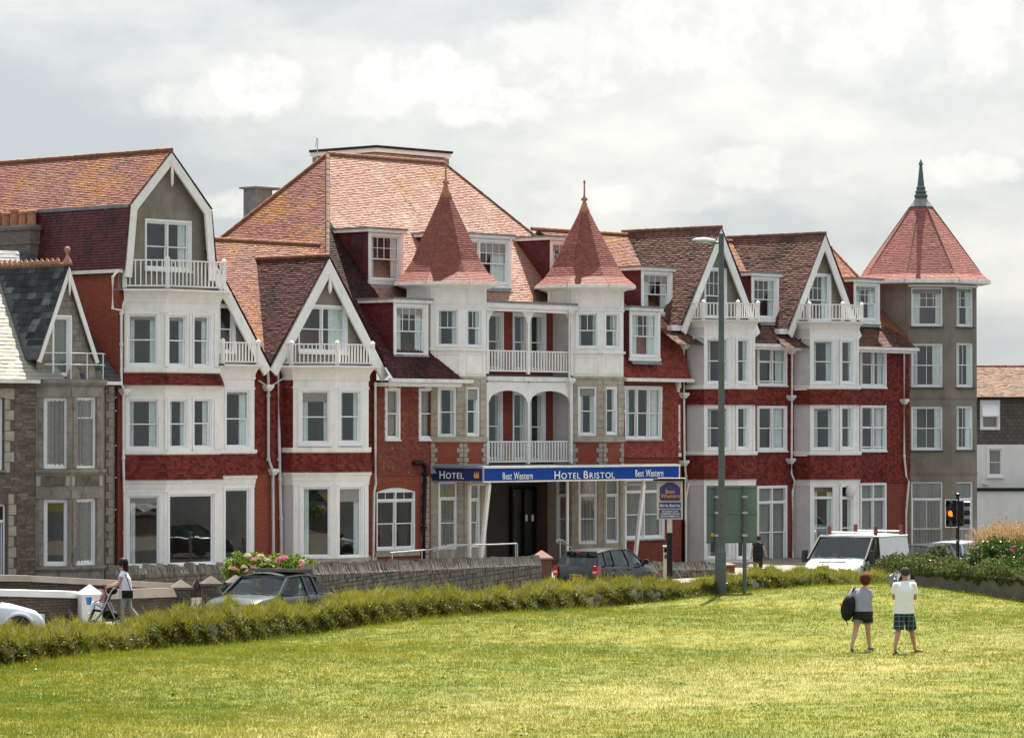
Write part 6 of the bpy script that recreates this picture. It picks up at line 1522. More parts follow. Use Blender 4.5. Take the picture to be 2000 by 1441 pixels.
def planter():
    q = [xy_at(1786, 104.4), xy_at(1890, 101), xy_at(2010, 96.8), xy_at(2300, 88)]; tops = [z_at(1117, 104.4), z_at(1122, 101), z_at(1131, 96.8), z_at(1140, 88)]
    R = thing('planter_wall', 'low dark concrete planter wall at the right edge of the lawn', 'wall', (*q[1], LAWN_Z)); 
    for i in range(3):
        f = Face(q[i], q[i + 1]); mb = MB(); P = f.pt
        mb.hexa([P(0, 1.2, 0), P(f.L, 1.2, 0), P(f.L, 1.2, -.3), P(0, 1.2, -.3), P(0, tops[i], 0), P(f.L, tops[i + 1], 0), P(f.L, tops[i + 1], -.3), P(0, tops[i], -.3)]); mb.build('wall_panel', M['concrete'], R)
        mb = MB(); mb.hexa([P(0, .8, -.3), P(f.L, .8, -.3), P(f.L, .8, -5), P(0, .8, -5), P(0, tops[i] - .1, -.3), P(f.L, tops[i + 1] - .1, -.3), P(f.L, tops[i + 1] - .2, -5), P(0, tops[i] - .2, -5)]); mb.build('soil', M['earth'], R)
    # ivy spilling over the wall
    n = 15000; t = rng.uniform(0, 2.6, n); k = t.astype(int); u = t - k; Q = np.array([(v.x, v.y) for v in q]); T = np.array(tops)
    x = Q[k, 0] * (1 - u) + Q[k + 1, 0] * u; y = Q[k, 1] * (1 - u) + Q[k + 1, 1] * u; z = T[k] * (1 - u) + T[k + 1] * u
    hang = rng.random(n) < .22; reach = .05 + .22 * np.abs(np.sin(t * 7) * np.sin(t * 17 + 1)) * np.clip(t, .2, 1)
    dz = np.where(hang, -rng.random(n) * reach, rng.uniform(-.02, .3, n) * (.6 + .4 * np.sin(t * 9))); o = np.where(hang, -rng.uniform(.02, .09, n), rng.uniform(-.05, 2.4, n))
    dz = dz + np.where(hang, 0, .1 * np.clip(o, 0, 1.5))
    c = np.stack([x + AX * o, y + AY * o, z + dz], 1)
    iv = tri_mesh('ivy', leaf_quads(c, rng.uniform(.025, .055, n)), M['ivy'], rng.random(n), per=4); tag(iv, 'trailing ivy and ground cover spilling over the dark planter wall', 'ivy')
    d = 106
    shrub('low_shrub', 'low green and yellow shrub in front of the parked dark car', 'shrub', [(1760, 110, z_at(1098, 110), .9, .6, .28), (1835, 110, z_at(1090, 110), .35, .4, .42), (1800, 109, z_at(1100, 109), .9, .6, .3), (1700, 112, z_at(1108, 112), .6, .5, .25)], 5000, .05, 'ivy')
    R = shrub('rose_bush', 'leafy dark green rose bush with magenta flowers at the right edge', 'bush', [(1925, d, z_at(1085, d), .55, .5, .42), (1950, d, z_at(1072, d), .5, .5, .36), (1990, d, z_at(1085, d), .6, .6, .42), (1880, d, z_at(1105, d), .5, .5, .25), (1960, d - 1, z_at(1105, d - 1), .9, .5, .3), (2040, d, z_at(1080, d), .7, .6, .5)], 9000, .05, 'leaf')
    for px, py in ((1978, 1077), (1974, 1074), (1904, 1071), (1981, 1068), (1960, 1086), (1827, 1100)):
        p = xy_at(px, d - .6); flower_head('flower_head', R, (p.x, p.y, z_at(py, d - .6)), .055, 'petal_magenta', 30)
    # plumes of dry grass
    dd = 116; p = xy_at(1972, dd); g = ground_z(p.x, p.y); G = thing('dry_grass_clump', 'tall clump of straw-coloured plumed grass behind the rose bush', 'grass clump', (p.x, p.y, g))
    n = 5200; a = rng.uniform(0, 2 * np.pi, n); base = np.stack([p.x + rng.normal(0, .45, n), p.y + rng.normal(0, .35, n), np.full(n, g)], 1)
    H = (z_at(1008, dd) - g) * rng.uniform(.6, 1.0, n); sp = rng.uniform(.1, .95, n)
    seg = []; 
    d1 = np.stack([np.cos(a), np.sin(a), 0 * a], 1)
    p1 = base + d1 * (sp * .45)[:, None] + np.array([0, 0, 1]) * (H * .75)[:, None]; p2 = base + d1 * (sp * 1.15)[:, None] + np.array([0, 0, 1]) * (H * rng.uniform(.8, 1.02, n))[:, None]
    w = np.stack([-np.sin(a), np.cos(a), 0 * a], 1) * rng.uniform(.006, .015, n)[:, None]
    tri_mesh('stalks', np.concatenate([np.stack([base - w, base + w, p1], 1), np.stack([p1 - w, p1 + w, p2], 1)]), M['straw'], np.concatenate([rng.random(n) * .5, rng.random(n)]), G)
    m = 700; s = rng.choice(n, m); t = rng.random((m, 14, 1)); c = (p1[s][:, None] * (1 - t) + p2[s][:, None] * t + rng.normal(0, .02, (m, 14, 3))).reshape(-1, 3)
    tri_mesh('plumes', leaf_quads(c, rng.uniform(.02, .05, len(c))), M['straw'], .3 + .7 * rng.random(len(c)), G, per=4)
planter()

# ================================================================== boundary walls and piers
def cock_wall(label, pts, cat='wall', gap=.15):
    """rubble wall with upright coping stones; pts: (px, depth, y of the stone tops)"""
    g0 = xy_at(*pts[0][:2]); R = thing('stone_wall', label, cat, (*g0, ground_z(*g0)))
    for (a, da, ya), (b, db, yb) in zip(pts, pts[1:]):
        f = Face(xy_at(a, da), xy_at(b, db)); za, zb = z_at(ya, da) - .22, z_at(yb, db) - .22
        gz = min(ground_z(*f.A), ground_z(*f.B)) - .1
        mb = MB(); P = f.pt; mb.hexa([P(0, gz, 0), P(f.L, gz, 0), P(f.L, gz, -.35), P(0, gz, -.35), P(0, za, 0), P(f.L, zb, 0), P(f.L, zb, -.35), P(0, za, -.35)]); mb.build('wall_core', M['rubble_grey'], R)
        mb = MB(); z = gz
        while z < max(za, zb):
            h = random.uniform(.1, .24); x = -random.random() * .2
            while x < f.L:
                wd = random.uniform(.12, .38); x0, x1 = max(0, x), min(f.L, x + wd); zt = za + (zb - za) * (x0 + x1) / 2 / f.L; h2 = min(h * random.uniform(.8, 1.05), zt - z)
                if x1 - x0 > .05 and h2 > .04: mb.rn = random.random(); mb.fbox(f, x0 + .008, x1 - .008, z + .008, z + h2 - .008, -.02, .035 * random.uniform(.3, 1.4))
                x += wd
            z += h
        mb.build('rubble_facing', M['rubble_grey'], R, kind='stuff')
        x = .02; i = 0
        while x < f.L - .05:
            wd = random.uniform(.07, .14); zt = za + (zb - za) * x / f.L; h = random.choice((.1, .17, .27, .32, .22)) + random.uniform(-.04, .05); t = random.uniform(-.04, .04); mb = MB(); mb.rn = random.random(); e = wd - .015
            mb.hexa([P(x, zt - .01, .03), P(x + e, zt - .01, .03), P(x + e, zt - .01, -.34), P(x, zt - .01, -.34), P(x + t + .015, zt + h * .95, -.02), P(x + e + t - .015, zt + h * .85, -.02), P(x + e + t - .02, zt + h * .9, -.28), P(x + t + .02, zt + h, -.28)])
            mb.build('coping_stone', M['cock'], R); x += wd
cock_wall('rough stone wall with upright jagged coping stones in front of the hotel ramp', [(612, 101, 1106), (840, 113, 1098), (1057, 127.5, 1090)])
cock_wall('short jagged stone wall behind the dark hatchback and sign post', [(1262, 138, 1101), (1398, 146, 1101)])
cock_wall('dark jagged stone wall in front of the ground-floor bay beside the stone house', [(225, 113, 1108), (440, 118, 1104)])

def pier(name, label, px, depth, w, ytop, mat, capm, cap_h=.16, group=None, over=.05):
    p = xy_at(px, depth); g = ground_z(*p) - .1; zt = z_at(ytop, depth); R = thing(name, label, 'pillar', (p.x, p.y, g + .1), group)
    a = math.atan2(RY, RX) + .35; u = Vector((math.cos(a), math.sin(a), 0)); v = Vector((-u.y, u.x, 0))
    def sq(h, z): c = Vector((p.x, p.y, z)); return [c - u * h - v * h, c + u * h - v * h, c + u * h + v * h, c - u * h + v * h]
    mb = MB(); mb.hexa(sq(w / 2, g) + sq(w / 2, zt - cap_h - .06)); mb.build('shaft', M[mat], R)
    mb = MB(); mb.hexa(sq(w / 2 + over, zt - cap_h - .06) + sq(w / 2 + over, zt - cap_h)); mb.hexa(sq(w / 2 + over - .01, zt - cap_h) + sq(.012, zt)); mb.build('cap', M[capm], R)
    return R
pier('white_pillar', 'white painted gate pillar with pyramid cap beside the pushchair', 176, 89, .50, 1141, 'render_white', 'render_white', .22, over=.03)
pier('brick_pillar', 'weathered brick gate pillar with stone cap, leftmost of the three', 354, 95.5, .44, 1131, 'brick_grey', 'coping', .2)
pier('brick_pillar', 'weathered brick gate pillar with stone cap, middle one of the three', 413, 97, .44, 1124, 'brick_grey', 'coping', .2)
pier('brick_pillar', 'weathered brick gate pillar with stone cap, just behind the convertible windscreen', 461, 98.5, .44, 1122, 'brick_grey', 'coping', .2)
pier('brick_pillar', 'brown brick pillar with pink pyramid cap at the hotel ramp', 1058, 128, .56, 1074, 'brown_brick', 'pink_stone', .26)
pier('brick_pillar', 'small brown brick pillar with flat cap behind the road sign', 1421, 149, .45, 1098, 'brown_brick', 'pink_stone', .08)

def low_wall(label, pts, mat, capm, cap=.1, th=.3, over=.06, slope=False):
    R = thing('garden_wall', label, 'wall', (*xy_at(*pts[0][:2]), ground_z(*xy_at(*pts[0][:2]))))
    for (a, da, ya), (b, db, yb) in zip(pts, pts[1:]):
        f = Face(xy_at(a, da), xy_at(b, db)); za, zb = z_at(ya, da), z_at(yb, db); gz = min(ground_z(*f.A), ground_z(*f.B)) - .1; P = f.pt
        mb = MB(); mb.hexa([P(0, gz, 0), P(f.L, gz, 0), P(f.L, gz, -th), P(0, gz, -th), P(0, za - cap, 0), P(f.L, zb - cap, 0), P(f.L, zb - cap, -th), P(0, za - cap, -th)]); mb.build('wall_body', M[mat], R)
        mb = MB(); k = .8 if slope else .15; m_ = -th / 2
        mb.hexa([P(0, za - cap, over), P(f.L, zb - cap, over), P(f.L, zb - cap, -th - over), P(0, za - cap, -th - over), P(0, za - .01, over - k * (th / 2)), P(f.L, zb - .01, over - k * (th / 2)), P(f.L, zb, -th - over + k * th / 2), P(0, za, -th - over + k * th / 2)]); mb.build('coping', M[capm], R)
low_wall('low brick garden wall with white painted coping at the left edge', [(-60, 86.5, 1148), (156, 89.2, 1154)], 'brick_grey', 'render_white', .17, .35)
low_wall('long brick garden wall with brown stone coping in front of the stone house', [(-60, 96, 1121), (60, 97, 1123), (345, 101, 1138)], 'brick_grey', 'coping', .17, .3, slope=True)
low_wall('short brick garden wall with sloping stone coping between white and brick pillars', [(197, 90, 1151), (345, 95.2, 1147)], 'brick_grey', 'coping', .24, .3, slope=True)
def iron_gate(label, a, da, b, db, yt, arch):
    f = Face(xy_at(a, da), xy_at(b, db)); gz = ground_z(*f.A); zt = z_at(yt, da); R = thing('iron_gate', label, 'gate', (*f.A, gz)); P = f.pt
    mb = MB(); 
    for z in (gz + .12, zt - .22): mb.bar(P(0, z), P(f.L, z), .03, .035)
    mb.build('gate_rail', M['black'], R); n = max(4, int(f.L / .11))
    for i in range(n + 1): t = i / n; mb = MB(); mb.tube([P(f.L * t, gz + .05), P(f.L * t, zt - .2 + arch * math.sin(math.pi * t))], .012, 6); mb.build('gate_bar', M['black'], R)
    pts = [P(f.L * i / 12, zt - .2 + arch * math.sin(math.pi * i / 12)) for i in range(13)]; mb = MB(); mb.tube(pts, .016, 6); mb.build('gate_arch', M['black'], R)
iron_gate('black wrought iron gate between the left and middle brick pillars', 375, 96, 392, 96.8, 1136, .22); iron_gate('narrow black iron gate between the middle and right brick pillars', 434, 97.6, 444, 98, 1136, .2)

# ================================================================== rails, signs, lamp, traffic light
def handrail(label, pts, posts, Y, r=.025):
    P = lambda px, py: (*[on_y(px, py, Y)[0]], Y, on_y(px, py, Y)[1]); p0 = P(*pts[0]); R = thing('handrail', label, 'handrail', (p0[0], Y, .3)); mb = MB(); mb.tube([P(*q) for q in pts], r, 8); mb.build('top_rail', M['steel'], R)
    for q in posts: a = P(*q); mb = MB(); mb.tube([(a[0], Y, ground_z(a[0], Y) + .05), a], r * .9, 8); mb.build('rail_post', M['steel'], R)
handrail('long bent steel handrail along the entrance ramp', [(762, 1079), (838, 1073), (882, 1063), (960, 1063), (1009, 1061)], [(766, 1079), (824, 1075), (1007, 1061), (1010.5, 1061)], -4.2)
handrail('second steel handrail on the ramp in front of the left stone bay', [(845, 1076), (880, 1068), (915, 1063.5)], [(855, 1074), (884, 1067)], -3.2)
handrail('short curved steel handrail by the entrance beside the hatchback roof', [(1086, 1057), (1090, 1053), (1098, 1054), (1107, 1061), (1117, 1072)], [(1094, 1053)], -3.4)

def street_lamp():
    d = 99.6; p = xy_at(1409, d); R = thing('street_lamp', 'tall grey steel street lamp standing in the hedge, lantern pointing left', 'street lamp', (p.x, p.y, LAWN_Z)); zt = z_at(456, d); zb = LAWN_Z - .1; zj = z_at(1075, d)
    mb = MB(); mb.lathe((p.x, p.y, 0), [(.125, zb), (.125, zj - .05), (.095, zj + .05), (.088, z_at(800, d)), (.075, z_at(500, d)), (.075, zt), (.0, zt + .01)], 16); mb.build('column', M['post_grey'], R, smooth=False)
    u = Vector((RX, RY, 0)) * -1; v = Vector((u.y, -u.x, 0)); z = z_at(474, d); mb = MB(); mb.tube([(p.x, p.y, z), tuple(Vector((p.x, p.y, z)) + u * .2)], .035, 8); mb.build('bracket', M['post_grey'], R)
    c = Vector((p.x, p.y, z)) + u * .15; S = [(0, .05, .06), (.15, .1, .09), (.35, .13, .1), (.55, .12, .075), (.66, .06, .03)]; mb = MB(); rings = []
    for (t, w, h) in S: q = c + u * t + Vector((0, 0, .03 + .05 * t)); rings.append([q + v * w * math.cos(a) + Vector((0, 0, 1)) * (h * max(-.35, math.sin(a))) for a in [2 * math.pi * k / 12 for k in range(12)]])
    for a, b in zip(rings, rings[1:]):
        for k in range(12): mb.face(a[k], a[(k + 1) % 12], b[(k + 1) % 12], b[k])
    mb.face(*rings[0][::-1]); mb.face(*rings[-1]); mb.build('lantern', M['lantern'], R)
    mb = MB(); f0 = c + u * .3 + Vector((0, 0, -.0)); mb.box((f0.x - .1, f0.y - .1, f0.z - .005), (f0.x + .1, f0.y + .1, f0.z + .012)); mb.build('lens', M['pvc'], R)
M['lantern'] = plain('lantern_shell', (.33, .37, .40), .4, .05); street_lamp()
def road_sign():
    d = 100.4; f = Face(xy_at(1380, d), xy_at(1477.5, d + .3)); R = thing('road_sign', 'grey-green back of a square road sign on two posts in the hedge', 'road sign', (*xy_at(1428, d), LAWN_Z)); z = lambda y: z_at(y, d)
    mb = MB(); mb.fbox(f, 0, f.L, z(1059), z(948), -.03, 0); mb.build('panel', M['sign_back'], R)
    for y in (950, 1001, 1056): mb = MB(); mb.fbox(f, 0, f.L, z(y) - .035, z(y) + .03, 0, .035); mb.build('stiffener', M['sign_back'], R)
    mb = MB(); mb.fbox(f, -.01, f.L + .01, z(1059) - .02, z(1059) + .02, -.05, .02); mb.build('lower_edge', M['post_grey'], R)
    for px, yb in ((1398.5, 1150), (1452, 1150)):
        s = f.s(px); q = f.pt(s, 0, .1); mb = MB(); mb.tube([(q.x, q.y, LAWN_Z - .1), (q.x, q.y, z(1060)), (q.x, q.y, z(949))], [.058, .055, .05], 12); po = mb.build('post', M['post_grey'], R)
        for y in (970, 1001, 1045): mb = MB(); mb.fbox(f, s - .07, s + .07, z(y) - .03, z(y) + .03, .0, .165); mb.build('clip', M['steel'], po)
    s, zz = f.loc(1391, 1044); mb = MB(); mb.fbox(f, s - .04, s + .04, zz - .05, zz + .05, .005, .02); mb.build('reflector', M['gold'], R)
road_sign()
def hotel_sign():
    d = 135.0; c = xy_at(1311, d); a = math.atan2(RY, RX) + .12; u = Vector((math.cos(a), math.sin(a))); L = .92; f = Face(c - u * L / 2 - Vector((u.x, u.y)) * .05, c + u * L / 2 - Vector((u.x, u.y)) * .05)
    z = lambda y: z_at(y, d); g = ground_z(*c); R = thing('hotel_sign', 'hanging hotel sign with navy and orange panels on a black and cream post', 'sign', (c.x, c.y, g))
    q = f.pt(L / 2, 0, -.08)
    mb = MB(); mb.tube([(q.x, q.y, g - .1), (q.x, q.y, z(1040))], .115, 12); mb.build('post_base', M['black'], R); mb = MB(); mb.tube([(q.x, q.y, z(1040)), (q.x, q.y, z(1012))], .1, 12); mb.build('post', M['cream'], R)
    mb = MB(); mb.fbox(f, -.03, L + .03, z(1014), z(935), -.12, 0); bd = mb.build('board', M['cream2'], R)
    mb = MB(); mb.fbox(f, -.16, L + .06, z(938.5), z(935), -.14, .16); mb.build('hood', M['black'], R)
    mb = MB(); mb.tube([f.pt(L + .14, z(1017), -.06), f.pt(L + .14, z(934), -.06)], .03, 8); mb.tube([f.pt(L + .14, z(934), -.06), f.pt(0, z(934), -.06)], .025, 8); mb.build('hanger_frame', M['cream'], R)
    def plate(name, y0, y1, i, mat, o, arch=False):
        z0, z1 = z(y1), z(y0); s0, s1 = i, L - i; mb = MB()
        if arch: pts = [f.pt(s0 + .03, z0, o), f.pt(s1 - .03, z0, o), f.pt(s1, z0 + .06, o), f.pt(s1, z1 - .2, o), f.pt(s1 - .08, z1 - .12, o), f.pt(L / 2 + .12, z1, o), f.pt(L / 2 - .12, z1, o), f.pt(s0 + .08, z1 - .12, o), f.pt(s0, z1 - .2, o), f.pt(s0, z0 + .06, o)]
        else: pts = [f.pt(s0, z0, o), f.pt(s1, z0, o), f.pt(s1, z1, o), f.pt(s0, z1, o)]
        mb.prism(pts, -f.n.to_3d() * .012); return mb.build(name, M[mat], R)
    plate('emblem_border', 941, 978.5, .05, 'gold', .012, True); plate('emblem_panel', 942, 977.5, .07, 'navy', .018, True); plate('name_panel', 980.5, 992.5, .05, 'navy', .014); plate('text_panel', 995, 1011, .05, 'navy', .014)
    x = lambda s: 1311 + (s - L / 2) / L * 41
    def T(body, s0, s1, yb, sz, mat, **k):
        zb = z(yb); zt = z(yb - sz); me, w = text_mesh(body, (zt - zb) / .72, M[mat], **k); R3 = Matrix((f.u.to_3d(), Vector((0, 0, 1)), f.n.to_3d())).transposed()
        obj('lettering', me, R, loc=f.pt(s0, zb, .03), rot=R3.to_euler(), scale=((s1 - s0) / w, 1, 1))
    T('Best', .29, .64, 963.3, 8.5, 'gold', bold=.008); T('Western', .11, .82, 971.5, 7.5, 'gold', bold=.008)
    T('HOTEL BRISTOL', .08, .85, 989.5, 6, 'letter', small_caps=True, bold=.012)
    for b, y, i in (('RESTAURANT & BARS', 999.8, .15), ('CONFERENCE FACILITIES', 1004.4, .09), ('INDOOR SWIMMING POOL', 1009, .1)): T(b, i, L - i, y, 2.9, 'letter', bold=.012)
    mb = MB()
    for k in range(5): t = .5 + (k - 2) * .07; mb.prism([f.pt(L * t - .04, z(953.5), .02), f.pt(L * t + .04, z(953.5), .02), f.pt(L * t, z(948.5 - (2 - abs(k - 2)) * 1.2), .02)], f.n.to_3d() * .008)
    mb.build('crown_emblem', M['purple'], R)
M['cream'] = plain('cream_paint', (.50, .45, .36), .6, .1, dirt=(.3, .26, .2)); M['cream2'] = plain('sign_board_grey', (.45, .42, .37), .5, .08); M['purple'] = plain('sign_purple', (.10, .03, .11), .5, .05)
hotel_sign()
def number_post():
    d = 136; p = xy_at(1300.5, d); g = ground_z(*p); R = thing('number_post', 'small cream bollard marked 6 beside the hotel sign post', 'bollard', (p.x, p.y, g)); f = Face(xy_at(1295.5, d), xy_at(1305, d)); z = lambda y: z_at(y, d)
    mb = MB(); mb.fbox(f, 0, f.L, g - .1, z(1067), -.15, 0); mb.build('shaft', M['cream'], R); mb = MB(); mb.fbox(f, -.02, f.L + .02, z(1067), z(1064.5), -.17, .02); mb.build('cap', M['pvc'], R); mb = MB(); mb.fbox(f, .02, f.L - .02, z(1078), z(1069), 0, .01); mb.build('recess', M['black'], R)
    me, w = text_mesh('6', .24, M['black'], condense=.9, bold=.02); R3 = Matrix((f.u.to_3d(), Vector((0, 0, 1)), f.n.to_3d())).transposed(); obj('lettering', me, R, loc=f.pt(.04, z(1090), .02), rot=R3.to_euler())
number_post()
def traffic_light():
    d = 118; p = xy_at(1870, d); g = ground_z(*p); R = thing('traffic_light', 'black traffic light with amber lit and a second head facing right, above the planter', 'traffic light', (p.x, p.y, g)); z = lambda y: z_at(y, d)
    mb = MB(); mb.tube([(p.x, p.y, g - .1), (p.x, p.y, z(968))], .058, 12); mb.lathe((p.x, p.y, z(968)), [(.06, 0), (.09, .03), (.09, .07), (.03, .1)], 12); mb.build('pole', M['black'], R)
    rt = Vector((RX, RY)); aw = Vector((AX, AY))
    for (cpx, fdir, lit) in ((1857.5, (-aw * .9 - rt * .43).normalized(), True), (1880.5, (-aw * .12 + rt * .99).normalized(), False)):
        c = xy_at(cpx, d); u = Vector((-fdir.y, fdir.x)); f = Face(c - u * .5, c + u * .5)
        if f.n.dot(fdir) < 0: f = Face(c + u * .5, c - u * .5)
        s = .5; z0, z1 = z(1029), z(975.5); mb = MB(); mb.fbox(f, s - .14, s + .14, z0 + .04, z1 - .04, -.2, .02); hd = mb.build('signal_head', M['black'], R)
        mb = MB(); mb.fbox(f, s - .21, s + .21, z0, z1, -.01, .0); mb.build('backing_board', M['black'], hd)
        if lit: mb = MB(); ring(mb, f, s - .215, s + .215, z0 - .01, z1 + .01, .022, -.012, .006); mb.build('white_border', M['pvc'], hd)
        for k in range(3):
            zc = z1 - .16 - k * ((z1 - z0 - .32) / 2); q = f.pt(s, zc, .03); n = f.n.to_3d(); u3 = f.u.to_3d(); mb = MB(); mb.face(*[q + u3 * .1 * math.cos(t) + Vector((0, 0, .1 * math.sin(t))) for t in [2 * math.pi * j / 16 for j in range(16)]]); mb.build('lens', M['amber'] if lit and k == 1 else M['lens_dark'], hd)
            mb = MB(); 
            for j in range(12):
                t0, t1 = math.radians(-30 + 20 * j), math.radians(-30 + 20 * (j + 1)); A = [q + u3 * .115 * math.cos(t) + Vector((0, 0, .115 * math.sin(t))) for t in (t0, t1)]; mb.face(A[0], A[1], A[1] + n * .2, A[0] + n * .2)
            mb.build('hood', M['black'], hd)
        mb = MB(); b0 = f.pt(s, (z0 + z1) / 2 + .3, -.1); mb.bar(b0, (p.x, p.y, b0.z), .05, .05); b1 = f.pt(s, (z0 + z1) / 2 - .3, -.1); mb.build('bracket', M['black'], hd)
def emit(name, col, st):
    m, t, b = new_mat(name); b.inputs['Base Color'].default_value = (*col, 1); b.inputs['Emission Color'].default_value = (*col, 1); b.inputs['Emission Strength'].default_value = st; return m
M['amber'] = emit('amber_lamp', (.9, .16, .01), .9); M['lens_dark'] = plain('dark_lens', (.02, .02, .02), .15, .1)
traffic_light()
# ================================================================== vehicles
def paint(name, col, rough=.25, metal=0.0): return plain(name, col, rough, .04, 2.0, metal=metal, coat=.2)
M['paint_black'] = paint('black_car_paint', (.006, .0065, .008)); M['paint_blue'] = paint('blue_grey_car_paint', (.028, .036, .046), .3, .1); M['paint_white'] = plain('white_van_paint', (.70, .71, .71), .35, .05, 1.0, dirt=(.50, .45, .38), dirt_amt=.4, coat=.3)
M['paint_silver'] = paint('silver_blue_car_paint', (.36, .42, .50), .3, .4); M['paint_pale'] = paint('pale_car_paint', (.66, .70, .74), .25, .2)
M['soft_top'] = plain('soft_top_fabric', (.010, .010, .011), .9, .25, 6.0, bmp=.3, bscale=90)
M['car_glass'] = glass_mat('car_glass', .05, (.40, .52, .51)); M['trim'] = plain('black_plastic', (.012, .012, .013), .5, .2)
M['red_lens'] = plain('red_lens', (.50, .015, .02), .15, .1, coat=.6); M['clear_lens'] = plain('clear_lens', (.6, .62, .64), .12, .1, coat=.6); M['amber_lens'] = plain('amber_lens', (.75, .22, .02), .2, .1)
M['plate_yellow'] = plain('number_plate_yellow', (.72, .42, .02), .4, .03); M['alloy'] = plain('alloy_wheel', (.4, .41, .42), .35, .1, metal=.7); M['seat'] = plain('car_seat', (.06, .06, .065), .9, .2); M['rust'] = plain('rusty_red_paint', (.10, .024, .018), .7, .2)

def car(name, label, cat, px, depth, head, sp):
    """head: heading in plan (radians, world). Local x runs forward from the tail, y to the left."""
    L, W = sp['L'], sp['W']; c = xy_at(px, depth); g = ground_z(*c) + .01
    ux = Vector((math.cos(head), math.sin(head), 0)); uy = Vector((-ux.y, ux.x, 0)); O = Vector((c.x, c.y, g)) - ux * L / 2
    R = thing(name, label, cat, (c.x, c.y, g))
    T = lambda x, y, z: O + ux * x + uy * y + Vector((0, 0, z))
    def put(mb, nm, mat, parent=None, smooth=False): mb.v = [tuple(T(*v)) for v in mb.v]; return mb.build(nm, M[mat], parent or R, smooth=smooth)
    # lower body: sections along the length
    st = sp['body']; xs = np.linspace(0, L, 34); zt = np.interp(xs, [s[0] for s in st], [s[1] for s in st]); hw = np.interp(xs, [s[0] for s in st], [s[2] for s in st]) * W / 2
    zb = sp.get('zb', .2); rings = []; mb = MB()
    for x, z, h in zip(xs, zt, hw):
        sec = [(h * .9, zb), (h * .985, zb + .12), (h, zb + (z - zb) * .5), (h * .985, zb + (z - zb) * .8), (h * .93, z - .03), (h * .84, z), (h * .4, z + .025), (0, z + .03)]
        full = sec + [(-a, b) for a, b in sec[-2::-1]]; rings.append(len(mb.v)); mb.v.extend([(x, a, b) for a, b in full])
    m = 15
    for a, b in zip(rings, rings[1:]):
        for k in range(m - 1): mb.f.append((a + k, b + k, b + k + 1, a + k + 1)); mb.m.append(0); mb.r.append(.5)
        mb.f.append((a, a + m - 1, b + m - 1, b)); mb.m.append(0); mb.r.append(.5)
    for r_, o in ((rings[0], 1), (rings[-1], -1)): mb.f.append(tuple(range(r_, r_ + m))[::o]); mb.m.append(0); mb.r.append(.5)
    body = put(mb, 'body', sp['paint'], smooth=True); put_auto(body)
    # cabin: pillar lines front to rear (x at belt, x at roof)
    pl = sp['pillars']; zr = sp['roof_z']; hb, ht = sp['hw_belt'] * W / 2, sp['hw_roof'] * W / 2
    belt = lambda x: float(np.interp(x, xs, zt)) - .01
    B = [(x, belt(x)) for x, _ in pl]; Tt = [(t, zr - sp.get('drop', .04) * abs(i / (len(pl) - 1) - .35) * 2) for i, (_, t) in enumerate(pl)]
    def pane(pts, nm, mat='car_glass', parent=None): m_ = MB(); m_.face(*pts); return put(m_, nm, mat, parent)
    for i in range(len(pl) - 1):
        kind = sp['sides'][i]
        for sg in (1, -1):
            q = [(B[i][0], sg * hb, B[i][1]), (B[i + 1][0], sg * hb, B[i + 1][1]), (Tt[i + 1][0], sg * ht, Tt[i + 1][1]), (Tt[i][0], sg * ht, Tt[i][1])]
            pane(q if sg > 0 else q[::-1], 'side_window' if kind == 'car_glass' else 'side_panel', kind)
    for i in range(len(pl)):
        if sp['sides'][min(i, len(pl) - 2)] != 'car_glass' and sp['sides'][max(0, i - 1)] != 'car_glass': continue
        for sg in (1, -1): m_ = MB(); m_.bar((B[i][0], sg * (hb + .004), B[i][1]), (Tt[i][0], sg * (ht + .004), Tt[i][1]), .09 if i in (0, len(pl) - 1) else .07, .05, up=(0, 1, 0)); put(m_, 'pillar', sp.get('pillar_mat', sp['paint']))
    bow = .07
    w = [(B[0][0] + bow * 0, hb, B[0][1]), (B[0][0] + bow, 0, B[0][1] + .015), (B[0][0], -hb, B[0][1]), (Tt[0][0], -ht, Tt[0][1]), (Tt[0][0] + bow * .6, 0, Tt[0][1] + .03), (Tt[0][0], ht, Tt[0][1])]
    m_ = MB(); m_.face(w[0], w[1], w[4], w[5]); m_.face(w[1], w[2], w[3], w[4]); ws = put(m_, 'windscreen', 'car_glass', smooth=True)
    k = -1; w = [(B[k][0], -hb * .96, B[k][1]), (B[k][0], hb * .96, B[k][1]), (Tt[k][0], ht, Tt[k][1]), (Tt[k][0], -ht, Tt[k][1])]
    if sp.get('rear', 'car_glass') == 'car_glass': rw = pane(w, 'rear_window')
    else: rw = pane(w, 'rear_panel', sp['rear'])
    # roof skin, crowned
    m_ = MB(); n = 7; rr = []
    for (x, z) in Tt: rr.append([(x, ht * (1 - 2 * j / (n - 1)) * 1.01, z + .055 * (1 - abs(1 - 2 * j / (n - 1)) ** 2.5) + sp.get('puff', 0) * (1 - abs(1 - 2 * j / (n - 1)) ** 2)) for j in range(n)])
    rr.insert(0, [(p[0] + .05, p[1], p[2] - .015) for p in rr[0]])
    for a, b in zip(rr, rr[1:]):
        for j in range(n - 1): m_.face(a[j], a[j + 1], b[j + 1], b[j])
    rf = put(m_, 'roof', sp.get('roof_mat', sp['paint']), smooth=True)
    for sg in (1, -1): m_ = MB(); m_.tube([(t, sg * (ht + .005), z + .005) for t, z in Tt], .03, 6); put(m_, 'roof_edge', sp.get('roof_mat', sp['paint']))
    m_ = MB(); m_.bar((Tt[0][0] + .03, ht, Tt[0][1] + .02), (Tt[0][0] + .03, -ht, Tt[0][1] + .02), .06, .06); put(m_, 'windscreen_header', sp.get('header', sp['paint']))
